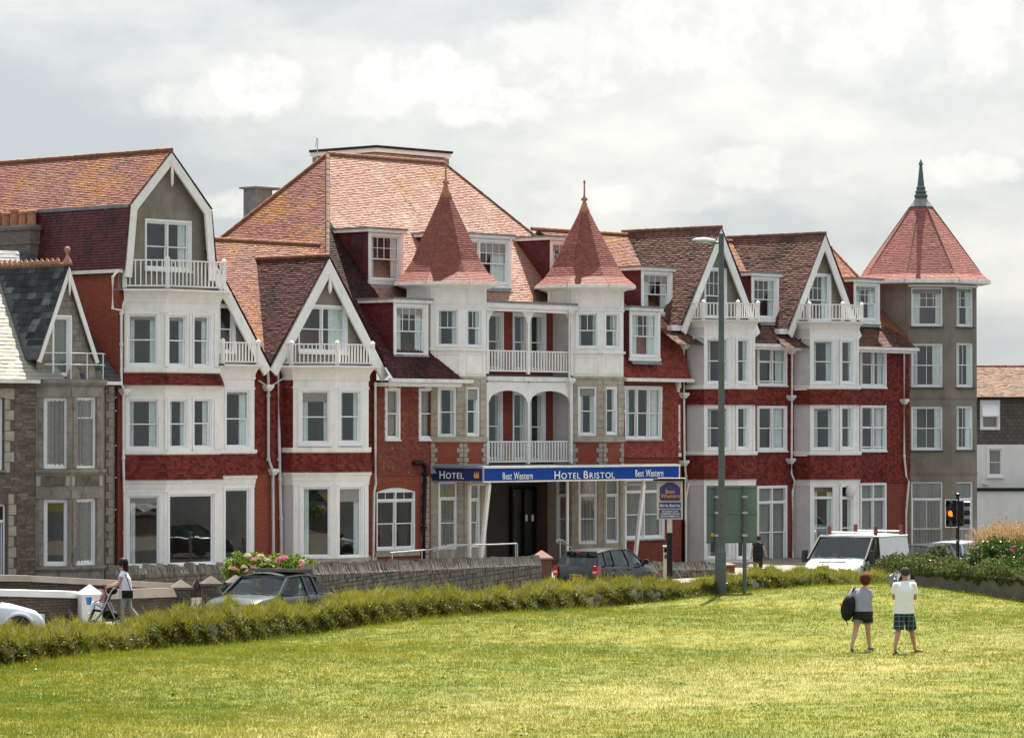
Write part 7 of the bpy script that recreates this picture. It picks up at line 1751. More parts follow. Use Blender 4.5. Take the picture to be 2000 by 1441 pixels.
    # wheels, arches
    for x in sp['axles']:
        for sg in (1, -1):
            h = float(np.interp(x, xs, hw)); r = sp.get('wheel', .31); y0, y1 = sg * (h - .2), sg * (h + .015)
            m_ = MB(); N = 20; 
            def disc(y, rad): k0 = len(m_.v); m_.v.extend([(x + rad * math.cos(2 * math.pi * j / N), y, r + rad * math.sin(2 * math.pi * j / N)) for j in range(N)]); return k0
            ks = [disc(y0, r * .9), disc(y0 + sg * .03, r), disc(y1 - sg * .03, r), disc(y1, r * .93), disc(y1, r * .68)]
            for a, b in zip(ks, ks[1:]):
                for j in range(N): m_.f.append((a + j, a + (j + 1) % N, b + (j + 1) % N, b + j)); m_.m.append(0); m_.r.append(.5)
            tw = put(m_, 'wheel', 'rubber', smooth=False)
            m_ = MB(); disc(y1 - sg * .015, r * .68); m_.f.append(tuple(range(N))); m_.m.append(0); m_.r.append(.5); put(m_, 'rim', 'alloy', tw)
            m_ = MB(); pts = [(x + (r + .07) * math.cos(t), sg * (h + .005), r + .02 + (r + .06) * math.sin(t)) for t in [math.pi * j / 14 for j in range(15)]]; m_.tube(pts, .045, 6); put(m_, 'wheel_arch', sp.get('arch', sp['paint']))
            m_ = MB(); pts = [(x + (r + .05) * math.cos(t), sg * (h + .006), r + .02 + (r + .04) * math.sin(t)) for t in [math.pi * j / 14 for j in range(15)]]; m_.face(*pts); put(m_, 'arch_gap', 'trim')
    # bumpers, lamps, mirrors, trim
    hf, hr = hw[-2], hw[1]
    m_ = MB(); m_.box((L - .12, -hf * .95, zb), (L + .03, hf * .95, zb + .22)); put(m_, 'front_bumper', sp.get('bumper', sp['paint'])); m_ = MB(); m_.box((-.04, -hr * .95, zb), (.1, hr * .95, zb + .24)); put(m_, 'rear_bumper', sp.get('bumper', sp['paint']))
    for sg in (1, -1):
        z = float(zt[-3]) - .17; m_ = MB(); m_.box((L - .2, sg * hf * .62 - .14, z - .07), (L + .012, sg * hf * .62 + .14, z + .08)); put(m_, 'headlight', 'clear_lens')
        z = belt(.1) - .14; m_ = MB(); a0, a1 = sorted((sg * (hr - .16), sg * (hr + .02))); m_.hexa([(-.03, a0, z - .2), (-.03, a1, z - .2), (.2, a1, z - .2), (.2, a0, z - .2), (-.02, a0, z + .14), (-.02, a1, z + .14), (.26, a1, z + .14), (.26, a0, z + .14)]); tl = put(m_, 'tail_light', 'red_lens')
        m_ = MB(); m_.box((-.04, a0 + .02, z - .1), (-.02, a1 - .02, z - .03)); put(m_, 'reversing_lens', 'clear_lens', tl)
        x = B[0][0] - .12; m_ = MB(); y = sg * (hb + .16); zz = B[0][1] + .1; mh = sp.get('mirror', .08); m_.hexa([(x - .05, y - .1, zz - mh), (x - .05, y + .1, zz - mh), (x + .09, y + .07, zz - mh), (x + .09, y - .07, zz - mh), (x - .05, y - .09, zz + mh), (x - .05, y + .09, zz + mh), (x + .06, y + .06, zz + mh), (x + .06, y - .06, zz + mh)]); mi = put(m_, 'door_mirror', sp.get('mirror_mat', 'trim'))
        m_ = MB(); m_.bar((x, sg * hb * .98, zz - .06), (x, y, zz - .04), .05, .04); put(m_, 'mirror_arm', 'trim', mi)
        for xh in sp.get('handles', ()): m_ = MB(); h = float(np.interp(xh, xs, hw)); m_.box((xh - .1, min(sg * h * .97, sg * (h + .025)), belt(xh) - .17), (xh + .1, max(sg * h * .97, sg * (h + .025)), belt(xh) - .13)); put(m_, 'door_handle', sp.get('handle_mat', 'trim'))
        for xd in sp.get('gaps', ()): 
            h = float(np.interp(xd, xs, hw)); m_ = MB(); m_.bar((xd, sg * (h * .985 + .006), zb + .1), (xd, sg * (h * .95 + .004), belt(xd) - .02), .012, .012, up=(0, 1, 0)); put(m_, 'door_gap', 'trim')
    for y0 in (-.35, .25): m_ = MB(); m_.bar((B[0][0] + .06, y0 + .3, B[0][1] + .03), (B[0][0] + .0, y0 - .3, B[0][1] + .07), .02, .02); put(m_, 'wiper', 'trim', ws)
    # cabin floor, dash and seats seen through the glass
    m_ = MB(); m_.box((pl[-1][0], -hb * .95, zb + .1), (pl[0][0], hb * .95, zb + .3)); fl = put(m_, 'cabin_floor', 'seat')
    m_ = MB(); m_.box((pl[0][0] - .5, -hb * .95, B[0][1] - .18), (pl[0][0] + .02, hb * .95, B[0][1] - .03)); put(m_, 'dashboard', 'seat', fl)
    for xx in sp.get('seats', ()):
        for y in (.36, -.36): m_ = MB(); m_.hexa([(xx - .12, y - .23, .4), (xx - .12, y + .23, .4), (xx, y + .23, .4), (xx, y - .23, .4), (xx - .28, y - .2, B[0][1] + .12), (xx - .28, y + .2, B[0][1] + .12), (xx - .2, y + .2, B[0][1] + .12), (xx - .2, y - .2, B[0][1] + .12)]); m_.box((xx - .3, y - .12, B[0][1] + .14), (xx - .2, y + .12, B[0][1] + .3)); put(m_, 'seat', 'seat', fl)
    return R, T, put, dict(B=B, T=Tt, hb=hb, ht=ht, belt=belt, hw=hw, rw=rw, ws=ws, rf=rf, xs=xs)
def put_auto(o): pass

AXANG = math.atan2(AY, AX)
# dark hatchback pulling away up the road
R, T, put, I = car('hatchback', 'dark hatchback car seen from behind with red tail lights and yellow plate', 'car', 1186, 122, AXANG - math.radians(31), dict(L=4.35, W=1.76, paint='paint_black', zb=.24,
    body=[(0, .98, .90), (.15, 1.03, .95), (1.0, 1.02, 1.0), (2.9, .98, 1.0), (3.3, .97, .99), (3.9, .88, .95), (4.2, .76, .86), (4.35, .62, .76)], pillars=[(3.25, 2.5), (2.2, 2.05), (1.2, 1.2), (.62, .72), (.06, .36)], sides=['car_glass', 'car_glass', 'car_glass', 'paint_black'], roof_z=1.52, hw_belt=.95, hw_roof=.74, drop=.09, axles=(.85, 3.45), wheel=.33, seats=(1.9, 1.0), handles=(2.15, 1.2), gaps=(3.2, 2.2), arch='paint_black', bumper='trim'))
m_ = MB(); m_.box((-.055, -.27, .60), (-.03, .27, .72)); pt_ = put(m_, 'number_plate', 'plate_yellow')
m_ = MB(); m_.box((-.058, .21, .60), (-.05, .27, .72)); put(m_, 'plate_strip', 'blue', pt_)
for k, s in enumerate((-.2, -.14, -.08, -.02, .07, .13, .18)): m_ = MB(); m_.box((-.062, s - .018, .625), (-.056, s + .018, .70)); put(m_, 'plate_character', 'black', pt_)
m_ = MB(); m_.bar((.12, .15, 1.06), (.2, -.35, 1.12), .02, .03); put(m_, 'rear_wiper', 'trim', I['rw']); m_ = MB(); m_.box((.2, -.56, 1.44), (.5, .56, 1.485)); sp_ = put(m_, 'spoiler', 'paint_black'); m_ = MB(); m_.box((.185, -.1, 1.445), (.2, .1, 1.475)); put(m_, 'brake_light', 'red_lens', sp_)
m_ = MB(); m_.box((4.1, -.83, .62), (4.25, -.72, .70)); put(m_, 'indicator', 'amber_lens')
# blue-grey convertible with its black soft top up
R, T, put, I = car('convertible', 'blue-grey convertible with black fabric roof behind the hedge', 'car', 527, 84.5, AXANG + math.pi - math.radians(30), dict(L=3.72, W=1.69, paint='paint_blue', zb=.2,
    body=[(0, .80, .84), (.2, .93, .93), (1.1, .95, 1.0), (2.2, .93, 1.0), (2.6, .94, .99), (3.3, .86, .94), (3.6, .74, .84), (3.72, .58, .72)], pillars=[(2.62, 2.08), (1.42, 1.5), (.98, 1.1), (.45, .85)], sides=['car_glass', 'car_glass', 'soft_top'], roof_z=1.37, hw_belt=.92, hw_roof=.76, drop=.05, puff=.06, roof_mat='soft_top', header='paint_blue', pillar_mat='paint_blue', axles=(.65, 3.1), wheel=.3, seats=(1.75, .95), handles=(1.55,), gaps=(2.5, 1.4), mirror_mat='paint_blue', arch='trim'))
m_ = MB(); m_.hexa([(.95, -.6, 1.40), (1.95, -.57, 1.47), (1.95, .57, 1.47), (.95, .6, 1.40), (.9, -.57, 1.50), (1.9, -.54, 1.54), (1.9, .54, 1.54), (.9, .57, 1.50)]); put(m_, 'folded_roof_flap', 'soft_top', I['rf'])
# white panel van coming the other way
R, T, put, I = car('panel_van', 'white panel van with roof bars behind the hedge on the right', 'van', 1668, 113.5, AXANG + math.pi - math.radians(27), dict(L=4.9, W=1.97, paint='paint_white', zb=.3,
    body=[(0, 1.28, .97), (.3, 1.32, 1.0), (3.3, 1.34, 1.0), (3.85, 1.36, .99), (4.35, 1.22, .95), (4.75, .98, .88), (4.9, .76, .8)], pillars=[(3.95, 3.1), (3.35, 2.98), (2.75, 2.7), (.06, .1)], sides=['car_glass', 'car_glass', 'paint_white'], rear='paint_white', roof_z=2.04, hw_belt=.98, hw_roof=.90, drop=.03, axles=(.95, 4.05), wheel=.34, seats=(3.1,), handles=(), gaps=(3.7, 2.72), mirror=.19, bumper='trim', pillar_mat='trim', arch='paint_white'))
m_ = MB(); m_.box((.5, .98, 1.12), (1.25, 1.0, 1.19)); put(m_, 'door_rail', 'trim'); m_ = MB(); m_.bar((4.3, .45, 1.27), (4.3, -.45, 1.27), .03, .03); put(m_, 'bonnet_vent', 'trim')
m_ = MB(); m_.box((2.68, -.9, .4), (2.74, .9, 1.95)); put(m_, 'bulkhead', 'seat')
for x in (.35, 2.6):
    m_ = MB(); m_.tube([(x, -.8, 2.14), (x, .8, 2.14)], .022, 8); rk = put(m_, 'roof_bar', 'steel')
    for y in (-.78, .78): m_ = MB(); m_.box((x - .05, y - .05, 1.98), (x + .05, y + .05, 2.34)); put(m_, 'rack_foot', 'rust', rk)
VAN = (T, put)
# parked cars at the far right and the pale car at the left edge
car('estate_car', 'dark estate car with roof rails parked behind the planter shrubs', 'car', 1822, 136, AXANG - math.radians(28), dict(L=4.3, W=1.76, paint='paint_black', zb=.24, body=[(0, .98, .9), (.2, 1.0, .96), (3.2, .98, 1.0), (4.0, .85, .94), (4.3, .6, .78)], pillars=[(3.2, 2.5), (2.2, 2.1), (1.2, 1.2), (.2, .45)], sides=['car_glass'] * 3, roof_z=1.5, hw_belt=.93, hw_roof=.72, axles=(.8, 3.4), seats=(2,)))
car('silver_car', 'pale blue-silver car parked in front of the dark estate, beside the tower', 'car', 1878, 141, AXANG - math.radians(28), dict(L=4.3, W=1.76, paint='paint_silver', zb=.24, body=[(0, .98, .9), (.2, 1.0, .96), (3.2, .98, 1.0), (4.0, .85, .94), (4.3, .6, .78)], pillars=[(3.2, 2.5), (2.2, 2.1), (1.2, 1.2), (.2, .45)], sides=['car_glass'] * 3, roof_z=1.55, hw_belt=.93, hw_roof=.72, axles=(.8, 3.4), seats=(2,)))
car('pale_car', 'front end of a pale silver car at the left edge behind the hedge', 'car', -92, 80, AXANG - math.radians(62), dict(L=3.9, W=1.7, paint='paint_pale', zb=.2, body=[(0, .9, .88), (.3, .96, .97), (2.6, .95, 1.0), (3.2, .88, .97), (3.7, .74, .9), (3.9, .56, .76)], pillars=[(2.75, 2.0), (1.6, 1.6), (.3, .6)], sides=['car_glass'] * 2, roof_z=1.48, hw_belt=.93, hw_roof=.72, axles=(.7, 3.2), seats=(1.6,)))

# ================================================================== people
def skinned(name, pts, edges, radii, mat, parent, sub=2, root=0):
    me = bpy.data.meshes.new(name); me.from_pydata([tuple(p) for p in pts], edges, []); o = bpy.data.objects.new(name + '_rig', me); coll.objects.link(o)
    md = o.modifiers.new('skin', 'SKIN'); md.use_smooth_shade = True; md.branch_smoothing = .3
    for i, r in enumerate(radii): me.skin_vertices[0].data[i].radius = r if isinstance(r, tuple) else (r, r)
    me.skin_vertices[0].data[root].use_root = True
    s = o.modifiers.new('sub', 'SUBSURF'); s.levels = sub; s.render_levels = sub
    dg = bpy.context.evaluated_depsgraph_get(); dg.update(); m2 = bpy.data.meshes.new_from_object(o.evaluated_get(dg)); bpy.data.objects.remove(o)
    m2.name = name; m2.materials.clear(); m2.materials.append(M[mat]); m2.polygons.foreach_set('use_smooth', [True] * len(m2.polygons)); finish(m2); return obj(name, m2, parent)
def ellipsoid(name, c, r, mat, parent, ax=None, cut=None, n=14, rough=0.0):
    ax = ax or (Vector((1, 0, 0)), Vector((0, 1, 0)), Vector((0, 0, 1))); mb = MB(); rows = n // 2 + 1
    for i in range(rows + 1):
        t = math.pi * i / rows
        for j in range(n):
            a = 2 * math.pi * j / n; k = 1 + rough * math.sin(5 * a + 3 * t) * math.sin(t); mb.v.append(tuple(Vector(c) + (ax[0] * (r[0] * math.sin(t) * math.cos(a)) + ax[1] * (r[1] * math.sin(t) * math.sin(a)) + ax[2] * (r[2] * math.cos(t))) * k))
    for i in range(rows):
        for j in range(n): mb.f.append((i * n + j, (i + 1) * n + j, (i + 1) * n + (j + 1) % n, i * n + (j + 1) % n)); mb.m.append(0); mb.r.append(.5)
    return mb.build(name, M[mat], parent, smooth=True)
M['skin'] = plain('skin', (.42, .235, .165), .5, .06); M['skin_tan'] = plain('tanned_skin', (.34, .18, .12), .5, .06)
M['tee_grey'] = plain('lilac_grey_cotton', (.235, .25, .34), .9, .06, 5.0, bmp=1.0, bscale=11); M['tee_white'] = plain('white_cotton', (.66, .69, .75), .9, .05, 4.0, bmp=1.0, bscale=11); M['denim'] = plain('dark_denim', (.006, .0075, .012), .9, .2, 6.0); M['cloth_black'] = plain('black_cotton', (.006, .006, .0065), .9, .2, 5.0)
M['hair_red'] = plain('auburn_hair', (.085, .017, .008), .7, .4, 40.0, bmp=.8, bscale=150, spec=.15); M['hair_grey'] = plain('greying_hair', (.05, .043, .037), .8, .4, 40.0, bmp=.8, bscale=150, spec=.1); M['hair_dark'] = plain('dark_red_brown_hair', (.016, .006, .005), .6, .3, 20.0, spec=.2); M['hair_brown'] = plain('brown_hair', (.05, .024, .015), .7, .3, 30.0, bmp=.6, bscale=150, spec=.15)
M['trouser_grey'] = plain('grey_trousers', (.27, .265, .255), .9, .08, 5.0, bmp=1.0, bscale=11); M['pack'] = plain('black_nylon', (.007, .0075, .0085), .7, .25, 6.0, bmp=.3, spec=.2); M['shoe'] = plain('grey_shoe', (.10, .10, .12), .7, .15); M['sandal'] = plain('brown_sandal', (.09, .035, .025), .7, .2); M['orange'] = plain('orange_strap', (.6, .14, .02), .6, .1); M['cuff'] = plain('faded_denim_cuff', (.13, .18, .24), .9, .1); M['toy_blue'] = plain('blue_plastic', (.03, .24, .62), .4, .05); M['pink_cloth'] = plain('pink_cloth', (.5, .28, .30), .9, .1)
def plaid():
    m, t, b = new_mat('plaid_shorts'); pos = t.n('ShaderNodeTexCoord').outputs['Object']; sx = t.vm('DOT_PRODUCT', pos, (RX, RY, 0)); z = t.n('ShaderNodeSeparateXYZ', i_0=pos).outputs[2]; c = (.012, .016, .022)
    l = None
    for v, per in ((sx, .105), (z, .10)):
        k = t.math('ABSOLUTE', t.math('SUBTRACT', t.math('FRACT', t.math('DIVIDE', v, per)), .5)); w = t.step(k, .09, .06); l = w if l is None else t.math('MAXIMUM', l, w)
    link(t, t.mix(l, c, (.06, .18, .26)), b.inputs['Base Color']); b.inputs['Roughness'].default_value = .9; return m
M['plaid'] = plaid()

def person(label, px, depth, gz, J, opt):
    """J: joints in metres (right, away, up) seen from the camera, on the ground point; clothing follows the same joints"""
    c = xy_at(px, depth); rot = opt.get('turn', 0.0); ux = Vector((RX, RY, 0)); uy = Vector((AX, AY, 0))
    if rot: ux, uy = ux * math.cos(rot) + uy * math.sin(rot), uy * math.cos(rot) - ux * math.sin(rot)
    R = thing('person', label, 'person', (c.x, c.y, gz)); O = Vector((c.x, c.y, gz)); k = opt.get('scale', 1.0)
    T = lambda p: O + (ux * p[0] + uy * p[1] + Vector((0, 0, 1)) * p[2]) * k
    H = opt.get('build', 1.0); V = []; E = []; Rd = []
    def add(p, r, to=None): V.append(T(p)); Rd.append((r[0] * k, r[1] * k) if isinstance(r, tuple) else r * k); i = len(V) - 1; (E.append((to, i)) if to is not None else None); return i
    mid = lambda a, b, t: tuple(a[i] + (b[i] - a[i]) * t for i in range(3))
    pel = add(J['pelvis'], .12 * H); wa = add(mid(J['pelvis'], J['chest'], .5), .12 * H, pel); ch = add(J['chest'], .135 * H, wa); nk = add(J['neck'], .055, ch)
    h = J['head']; n2 = mid(J['neck'], h, .45); i = add(n2, .055, nk); i = add(mid(J['neck'], h, .72), .078, i); i = add(h, .094, i); i = add((h[0], h[1], h[2] + .07), .07, i)
    for s in 'LR':
        sh, el, wr = J['sh' + s], J['el' + s], J['wr' + s]
        a = add(sh, .056 * H, ch); b = add(mid(sh, el, .5), .046 * H, a); b = add(el, .038, b); b2 = add(mid(el, wr, .4), .036, b); w = add(wr, .025, b2)
        d = Vector(mid(wr, el, -1)) - Vector(wr); d = d.normalized() if d.length > 0 else Vector((0, 0, -1)); sd = d.cross(Vector((0, 1, 0))); sd = sd.normalized() if sd.length > .1 else Vector((1, 0, 0)); W3 = Vector(wr); pm = add(tuple(W3 + d * .06), (.034, .02), w)
        if opt.get('hands', True):
            for q, (o, l) in enumerate(((-.026, .06), (-.009, .072), (.009, .068), (.026, .052))):
                f = W3 + d * .09 + sd * o; j = add(tuple(f), .0095, pm); j = add(tuple(f + d * l * .55 + Vector((0, -.006, 0))), .0088, j); add(tuple(f + d * l + Vector((0, -.02, 0))), .007, j)
            t = W3 + d * .03 + sd * (.034 if s == 'L' else -.034); j = add(tuple(t), .011, pm); add(tuple(t + d * .05 + sd * (.02 if s == 'L' else -.02)), .009, j)
        hp, kn, an, to = J['hip' + s], J['kn' + s], J['an' + s], J['to' + s]
        a = add(hp, .085 * H, pel); b = add(mid(hp, kn, .5), .072 * H, a); b = add(kn, .054 * H, b); b = add(mid(kn, an, .35), .053 * H, b); b = add(an, .034, b); b = add((an[0], an[1], to[2] + .035), .036, b); add(to, (.038, .024), b)
    skinned('body', V, E, Rd, opt.get('skin', 'skin'), R, 1)
    # clothing: hems are open rings, so shirts and shorts end cleanly
    def cloth(nm, mat, chain):
        vs, es, rs, pr = [], [], [], None
        for p, r in chain[0]:
            vs.append(T(p)); rs.append((r[0] * k, r[1] * k) if isinstance(r, tuple) else r * k)
            if pr is not None: es.append((pr, len(vs) - 1))
            pr = len(vs) - 1
        return skinned(nm, vs, es, rs, mat, R, 2)
    def loft(mb, rings, n=20):
        ks = []
        for (c0, rx, ry) in rings:
            q = T(c0); ks.append(len(mb.v))
            for j in range(n): a = 2 * math.pi * j / n; w_ = 1 + .025 * math.sin(3 * a + c0[2] * 23) + .015 * math.sin(7 * a + c0[2] * 31); mb.v.append(tuple(q + (sx_ * (rx * math.cos(a)) + sy_ * (ry * math.sin(a))) * k * w_))
        for a, b in zip(ks, ks[1:]):
            for j in range(n): mb.f.append((a + j, a + (j + 1) % n, b + (j + 1) % n, b + j)); mb.m.append(0); mb.r.append(.5)
    sv_ = Vector(T(J['shR'])) - Vector(T(J['shL'])); sv_.z = 0; sx_ = sv_.normalized(); sy_ = Vector((-sx_.y, sx_.x, 0)); shw = sv_.length / 2 / k
    t = opt['top']; e = t.get('ease', .02); pz, cz = J['pelvis'], J['chest']; mb = MB()
    mc = tuple((J['shL'][i] + J['shR'][i]) / 2 for i in range(3))
    loft(mb, [((pz[0], pz[1], t['hem']), .172 * H + e, .128 * H + e), ((pz[0], pz[1], t['hem'] + .1), .165 * H + e, .125 * H + e), (mid(pz, cz, .6), .15 * H + e, .115 * H + e), (mid(pz, cz, .85), .158 * H + e, .118 * H + e), (cz, .155 * H + e, .118 * H + e * .7), (mid(cz, mc, .75), shw + .012, .105 * H), ((mc[0], mc[1], mc[2] + .045), shw * .72, .08), (mid(mc, J['neck'], .75), .085, .07), (mid(mc, J['neck'], .95), .062, .06)])
    for s in 'LR':
        sh, el = J['sh' + s], J['el' + s]; sl = t.get('sleeve', .55); r0 = .064 * H
        mb.tube([T(mid(sh, mc, .28)), T((sh[0], sh[1], sh[2] + .004)), T(mid(sh, el, sl * .5)), T(mid(sh, el, sl))], [r0 * .85 * k, r0 * 1.02 * k, (r0 * .95 + e * .2) * k, (r0 * .95 + e * .35) * k], 14, cap=False)
    mb.build('top', M[t['mat']], R, smooth=True)
    bt = opt['bottom']; e = bt.get('ease', .015); mb = MB()
    loft(mb, [((pz[0], pz[1], pz[2] + .1), .148 * H + e, .115 * H + e), (pz, .168 * H + e, .128 * H + e), ((pz[0], pz[1], pz[2] - .08), .172 * H + e, .128 * H + e), ((pz[0], pz[1], pz[2] - .15), .15 * H + e, .11 * H), ((pz[0], pz[1], pz[2] - .18), .05, .05)])
    for s in 'LR':
        kn, hp, an = J['kn' + s], J['hip' + s], J['an' + s]; f = bt['len']
        if f <= 1: pr_ = [(mid(hp, kn, -.05), .085 * H + e), (mid(hp, kn, f * .5), .086 * H + e), (mid(hp, kn, f), .08 * H + e * 1.5)]
        else: pr_ = [(mid(hp, kn, -.05), .085 * H + e), (mid(hp, kn, .55), .078 * H + e), (kn, .062 * H + e), (mid(kn, an, .5), .056 * H + e), (mid(kn, an, .93), .052 * H + e)]
        mb.tube([T(q) for q, _ in pr_], [r * k for _, r in pr_], 14, cap=False)
    mb.build('shorts' if bt['len'] <= 1 else 'trousers', M[bt['mat']], R, smooth=True)
    if bt.get('cuff'):
        for s in 'LR':
            kn, hp = J['kn' + s], J['hip' + s]; a, b = T(mid(hp, kn, bt['len'] - .09)), T(mid(hp, kn, bt['len'] + .01)); mb = MB(); mb.tube([a, b], (.08 * H + e * 1.5 + .003) * k, 14, cap=False); mb.build('cuff', M['cuff'], R, smooth=True)
    for s in 'LR':
        an, to = Vector(J['an' + s]), Vector(J['to' + s]); hl = Vector((an.x, an.y, to.z)) - (to - Vector((an.x, an.y, to.z))) * .25
        if opt.get('shoe'): cloth('shoe', opt['shoe'], [[(tuple(hl + Vector((0, 0, .03))), (.038, .04)), (tuple(hl * .55 + to * .45 + Vector((0, 0, .028))), (.042, .04)), (tuple(to + Vector((0, 0, .012))), (.042, .028))]])
        if opt.get('sole'): mb = MB(); a, b = T(hl), T(to + (to - hl) * .12); mb.bar((a.x, a.y, a.z - .012), (b.x, b.y, b.z - .012), .085, .025); mb.build('sandal', M[opt['sole']], R)
    hd = T(h); f = opt.get('face', (0, 1, 0)); fv = (ux * f[0] + uy * f[1]).normalized(); sv = Vector((0, 0, 1)).cross(fv); up = Vector((0, 0, 1))
    hr = opt['hair']; hb = hd - fv * .028 * k + up * .042 * k
    ellipsoid('hair', hb, tuple(v * k * 1.12 for v in hr.get('r', (.098, .108, .105))), hr['mat'], R, (sv, fv, up), rough=.06)
    if hr.get('long'): cloth_pts = [(hb - fv * .03 * k, .085), (hb - fv * .05 * k - up * .14, .085), (hb - fv * .03 * k - up * .30, .06), (hb - fv * .01 - up * .4, .03)]; skinned('long_hair', [p for p, _ in cloth_pts], [(0, 1), (1, 2), (2, 3)], [r for _, r in cloth_pts], hr['mat'], R, 2)
    fc = hd + fv * .082 * k - up * .01 * k
    mb = MB(); mb.hexa([fc + sv * .014 * k - up * .03 * k, fc - sv * .014 * k - up * .03 * k, fc - sv * .01 * k - up * .03 * k - fv * .02, fc + sv * .01 * k - up * .03 * k - fv * .02, fc + sv * .006 * k + up * .02 * k, fc - sv * .006 * k + up * .02 * k, fc - sv * .006 * k + up * .02 * k - fv * .02, fc + sv * .006 * k + up * .02 * k - fv * .02]); mb.v = [tuple(Vector(v) + (fv * .022 * k if i < 2 else fv * .0)) for i, v in enumerate(mb.v)]; mb.build('nose', M[opt.get('skin', 'skin')], R)
    for s in (1, -1):
        ellipsoid('eye', fc + sv * s * .032 * k + up * .018 * k - fv * .004 * k, (.012 * k,) * 3, 'black', R, n=8); ellipsoid('ear', hd + sv * s * .088 * k - up * .005 * k - fv * .005 * k, (.012 * k, .02 * k, .032 * k), opt.get('skin', 'skin'), R, (sv, fv, up), n=8)
    mb = MB(); mb.bar(fc - up * .052 * k + sv * .025 * k - fv * .004 * k, fc - up * .052 * k - sv * .025 * k - fv * .004 * k, .012 * k, .01 * k); mb.build('mouth', M['pink_cloth'], R)
    return R, T

lz = lambda px, d: lawn_h(*xy_at(px, d))
# woman with a rucksack, walking away
d = 75.6; R, T = person('woman in grey T-shirt and dark shorts walking across the lawn, rucksack on one shoulder', 1682, d, lz(1682, d),
    dict(pelvis=(.03, 0, .86), chest=(.0, .02, 1.2), neck=(.07, .04, 1.36), head=(.1, .06, 1.49), shL=(-.155, .02, 1.27), elL=(-.27, -.02, 1.06), wrL=(-.2, .16, 1.1), shR=(.17, .03, 1.26), elR=(.19, .0, 1.0), wrR=(.145, .06, .78),
         hipL=(-.06, 0, .8), knL=(-.13, -.06, .46), anL=(-.23, -.26, .15), toL=(-.2, -.12, .03), hipR=(.12, 0, .8), knR=(.15, .18, .46), anR=(.19, .24, .09), toR=(.29, .38, .03)),
    dict(build=1.12, top=dict(mat='tee_grey', hem=.86, sleeve=.5), bottom=dict(mat='denim', len=.5, ease=.02, cuff=True), hair=dict(mat='hair_red', r=(.105, .112, .125)), face=(.5, .86, 0), shoe='shoe'))
def bag_mesh(nm, mat, c, r, parent, ax, rough=.05): return ellipsoid(nm, c, r, mat, parent, ax, n=16, rough=rough)
bk = thing('rucksack', 'black rucksack slung over the shoulder of the woman in grey', 'rucksack', T((-.3, -.1, .9))); ax = (Vector((RX, RY, 0)), Vector((AX, AY, 0)), Vector((.12 * RX, .12 * RY, 1)).normalized())
bag_mesh('pack_body', 'pack', T((-.29, -.06, .93)), (.15, .15, .28), bk, ax); bag_mesh('pocket', 'pack', T((-.34, -.16, .84)), (.10, .08, .15), bk, ax)
mb = MB(); mb.tube([T((-.22, -.02, 1.2)), T((-.17, -.05, 1.33)), T((-.13, .05, 1.36)), T((-.13, .13, 1.2))], .018, 8); mb.build('strap', M['pack'], bk); mb = MB(); mb.tube([T((-.38, -.12, .72)), T((-.31, -.1, .62)), T((-.30, -.1, .57))], .012, 6); mb.build('loose_strap', M['pack'], bk); mb = MB(); mb.box(tuple(T((-.43, -.1, 1.0)) - Vector((.025, .025, .03))), tuple(T((-.43, -.1, 1.0)) + Vector((.025, .025, .03)))); mb.build('orange_tab', M['orange'], bk)
# man in white T-shirt and checked shorts
d = 74.4; R, T = person('man in white T-shirt and blue checked shorts walking across the lawn, arms folded', 1766, d, lz(1766, d),
    dict(pelvis=(-.02, 0, .94), chest=(.0, .0, 1.34), neck=(.01, .02, 1.52), head=(.03, .05, 1.66), shL=(-.175, .0, 1.43), elL=(-.22, .05, 1.14), wrL=(-.02, .22, 1.12), shR=(.185, .02, 1.43), elR=(.235, .06, 1.14), wrR=(.05, .24, 1.16),
         hipL=(-.1, 0, .88), knL=(-.13, -.04, .49), anL=(-.23, -.28, .15), toL=(-.17, -.13, .03), hipR=(.08, 0, .88), knR=(.16, .2, .5), anR=(.24, .26, .1), toR=(.38, .4, .04)),
    dict(build=1.08, skin='skin_tan', top=dict(mat='tee_white', hem=.84, sleeve=.62, ease=.035), bottom=dict(mat='plaid', len=.95, ease=.022), hair=dict(mat='hair_grey', r=(.094, .104, .088)), face=(.35, .93, 0), sole='sandal'))
# woman in black on the far pavement
d = 146; g = ground_z(*xy_at(1480, d)) + .1; person('woman in sleeveless black clothes walking along the far pavement beside the road sign', 1480, d, g,
    dict(pelvis=(0, 0, .86), chest=(-.01, 0, 1.22), neck=(.0, .02, 1.38), head=(.02, .05, 1.51), shL=(-.17, 0, 1.3), elL=(-.24, -.02, 1.05), wrL=(-.27, .05, .82), shR=(.16, 0, 1.3), elR=(.25, -.02, 1.08), wrR=(.33, .04, .9), hipL=(-.09, 0, .82), knL=(-.11, .06, .45), anL=(-.12, -.02, .09), toL=(-.12, .16, .02), hipR=(.08, 0, .82), knR=(.1, -.04, .45), anR=(.11, -.18, .12), toR=(.11, -.02, .02)),
    dict(build=1.15, top=dict(mat='cloth_black', hem=.8, sleeve=.2, ease=.03), bottom=dict(mat='cloth_black', len=1.5), hair=dict(mat='hair_brown'), face=(.2, .95, 0), shoe='shoe'))
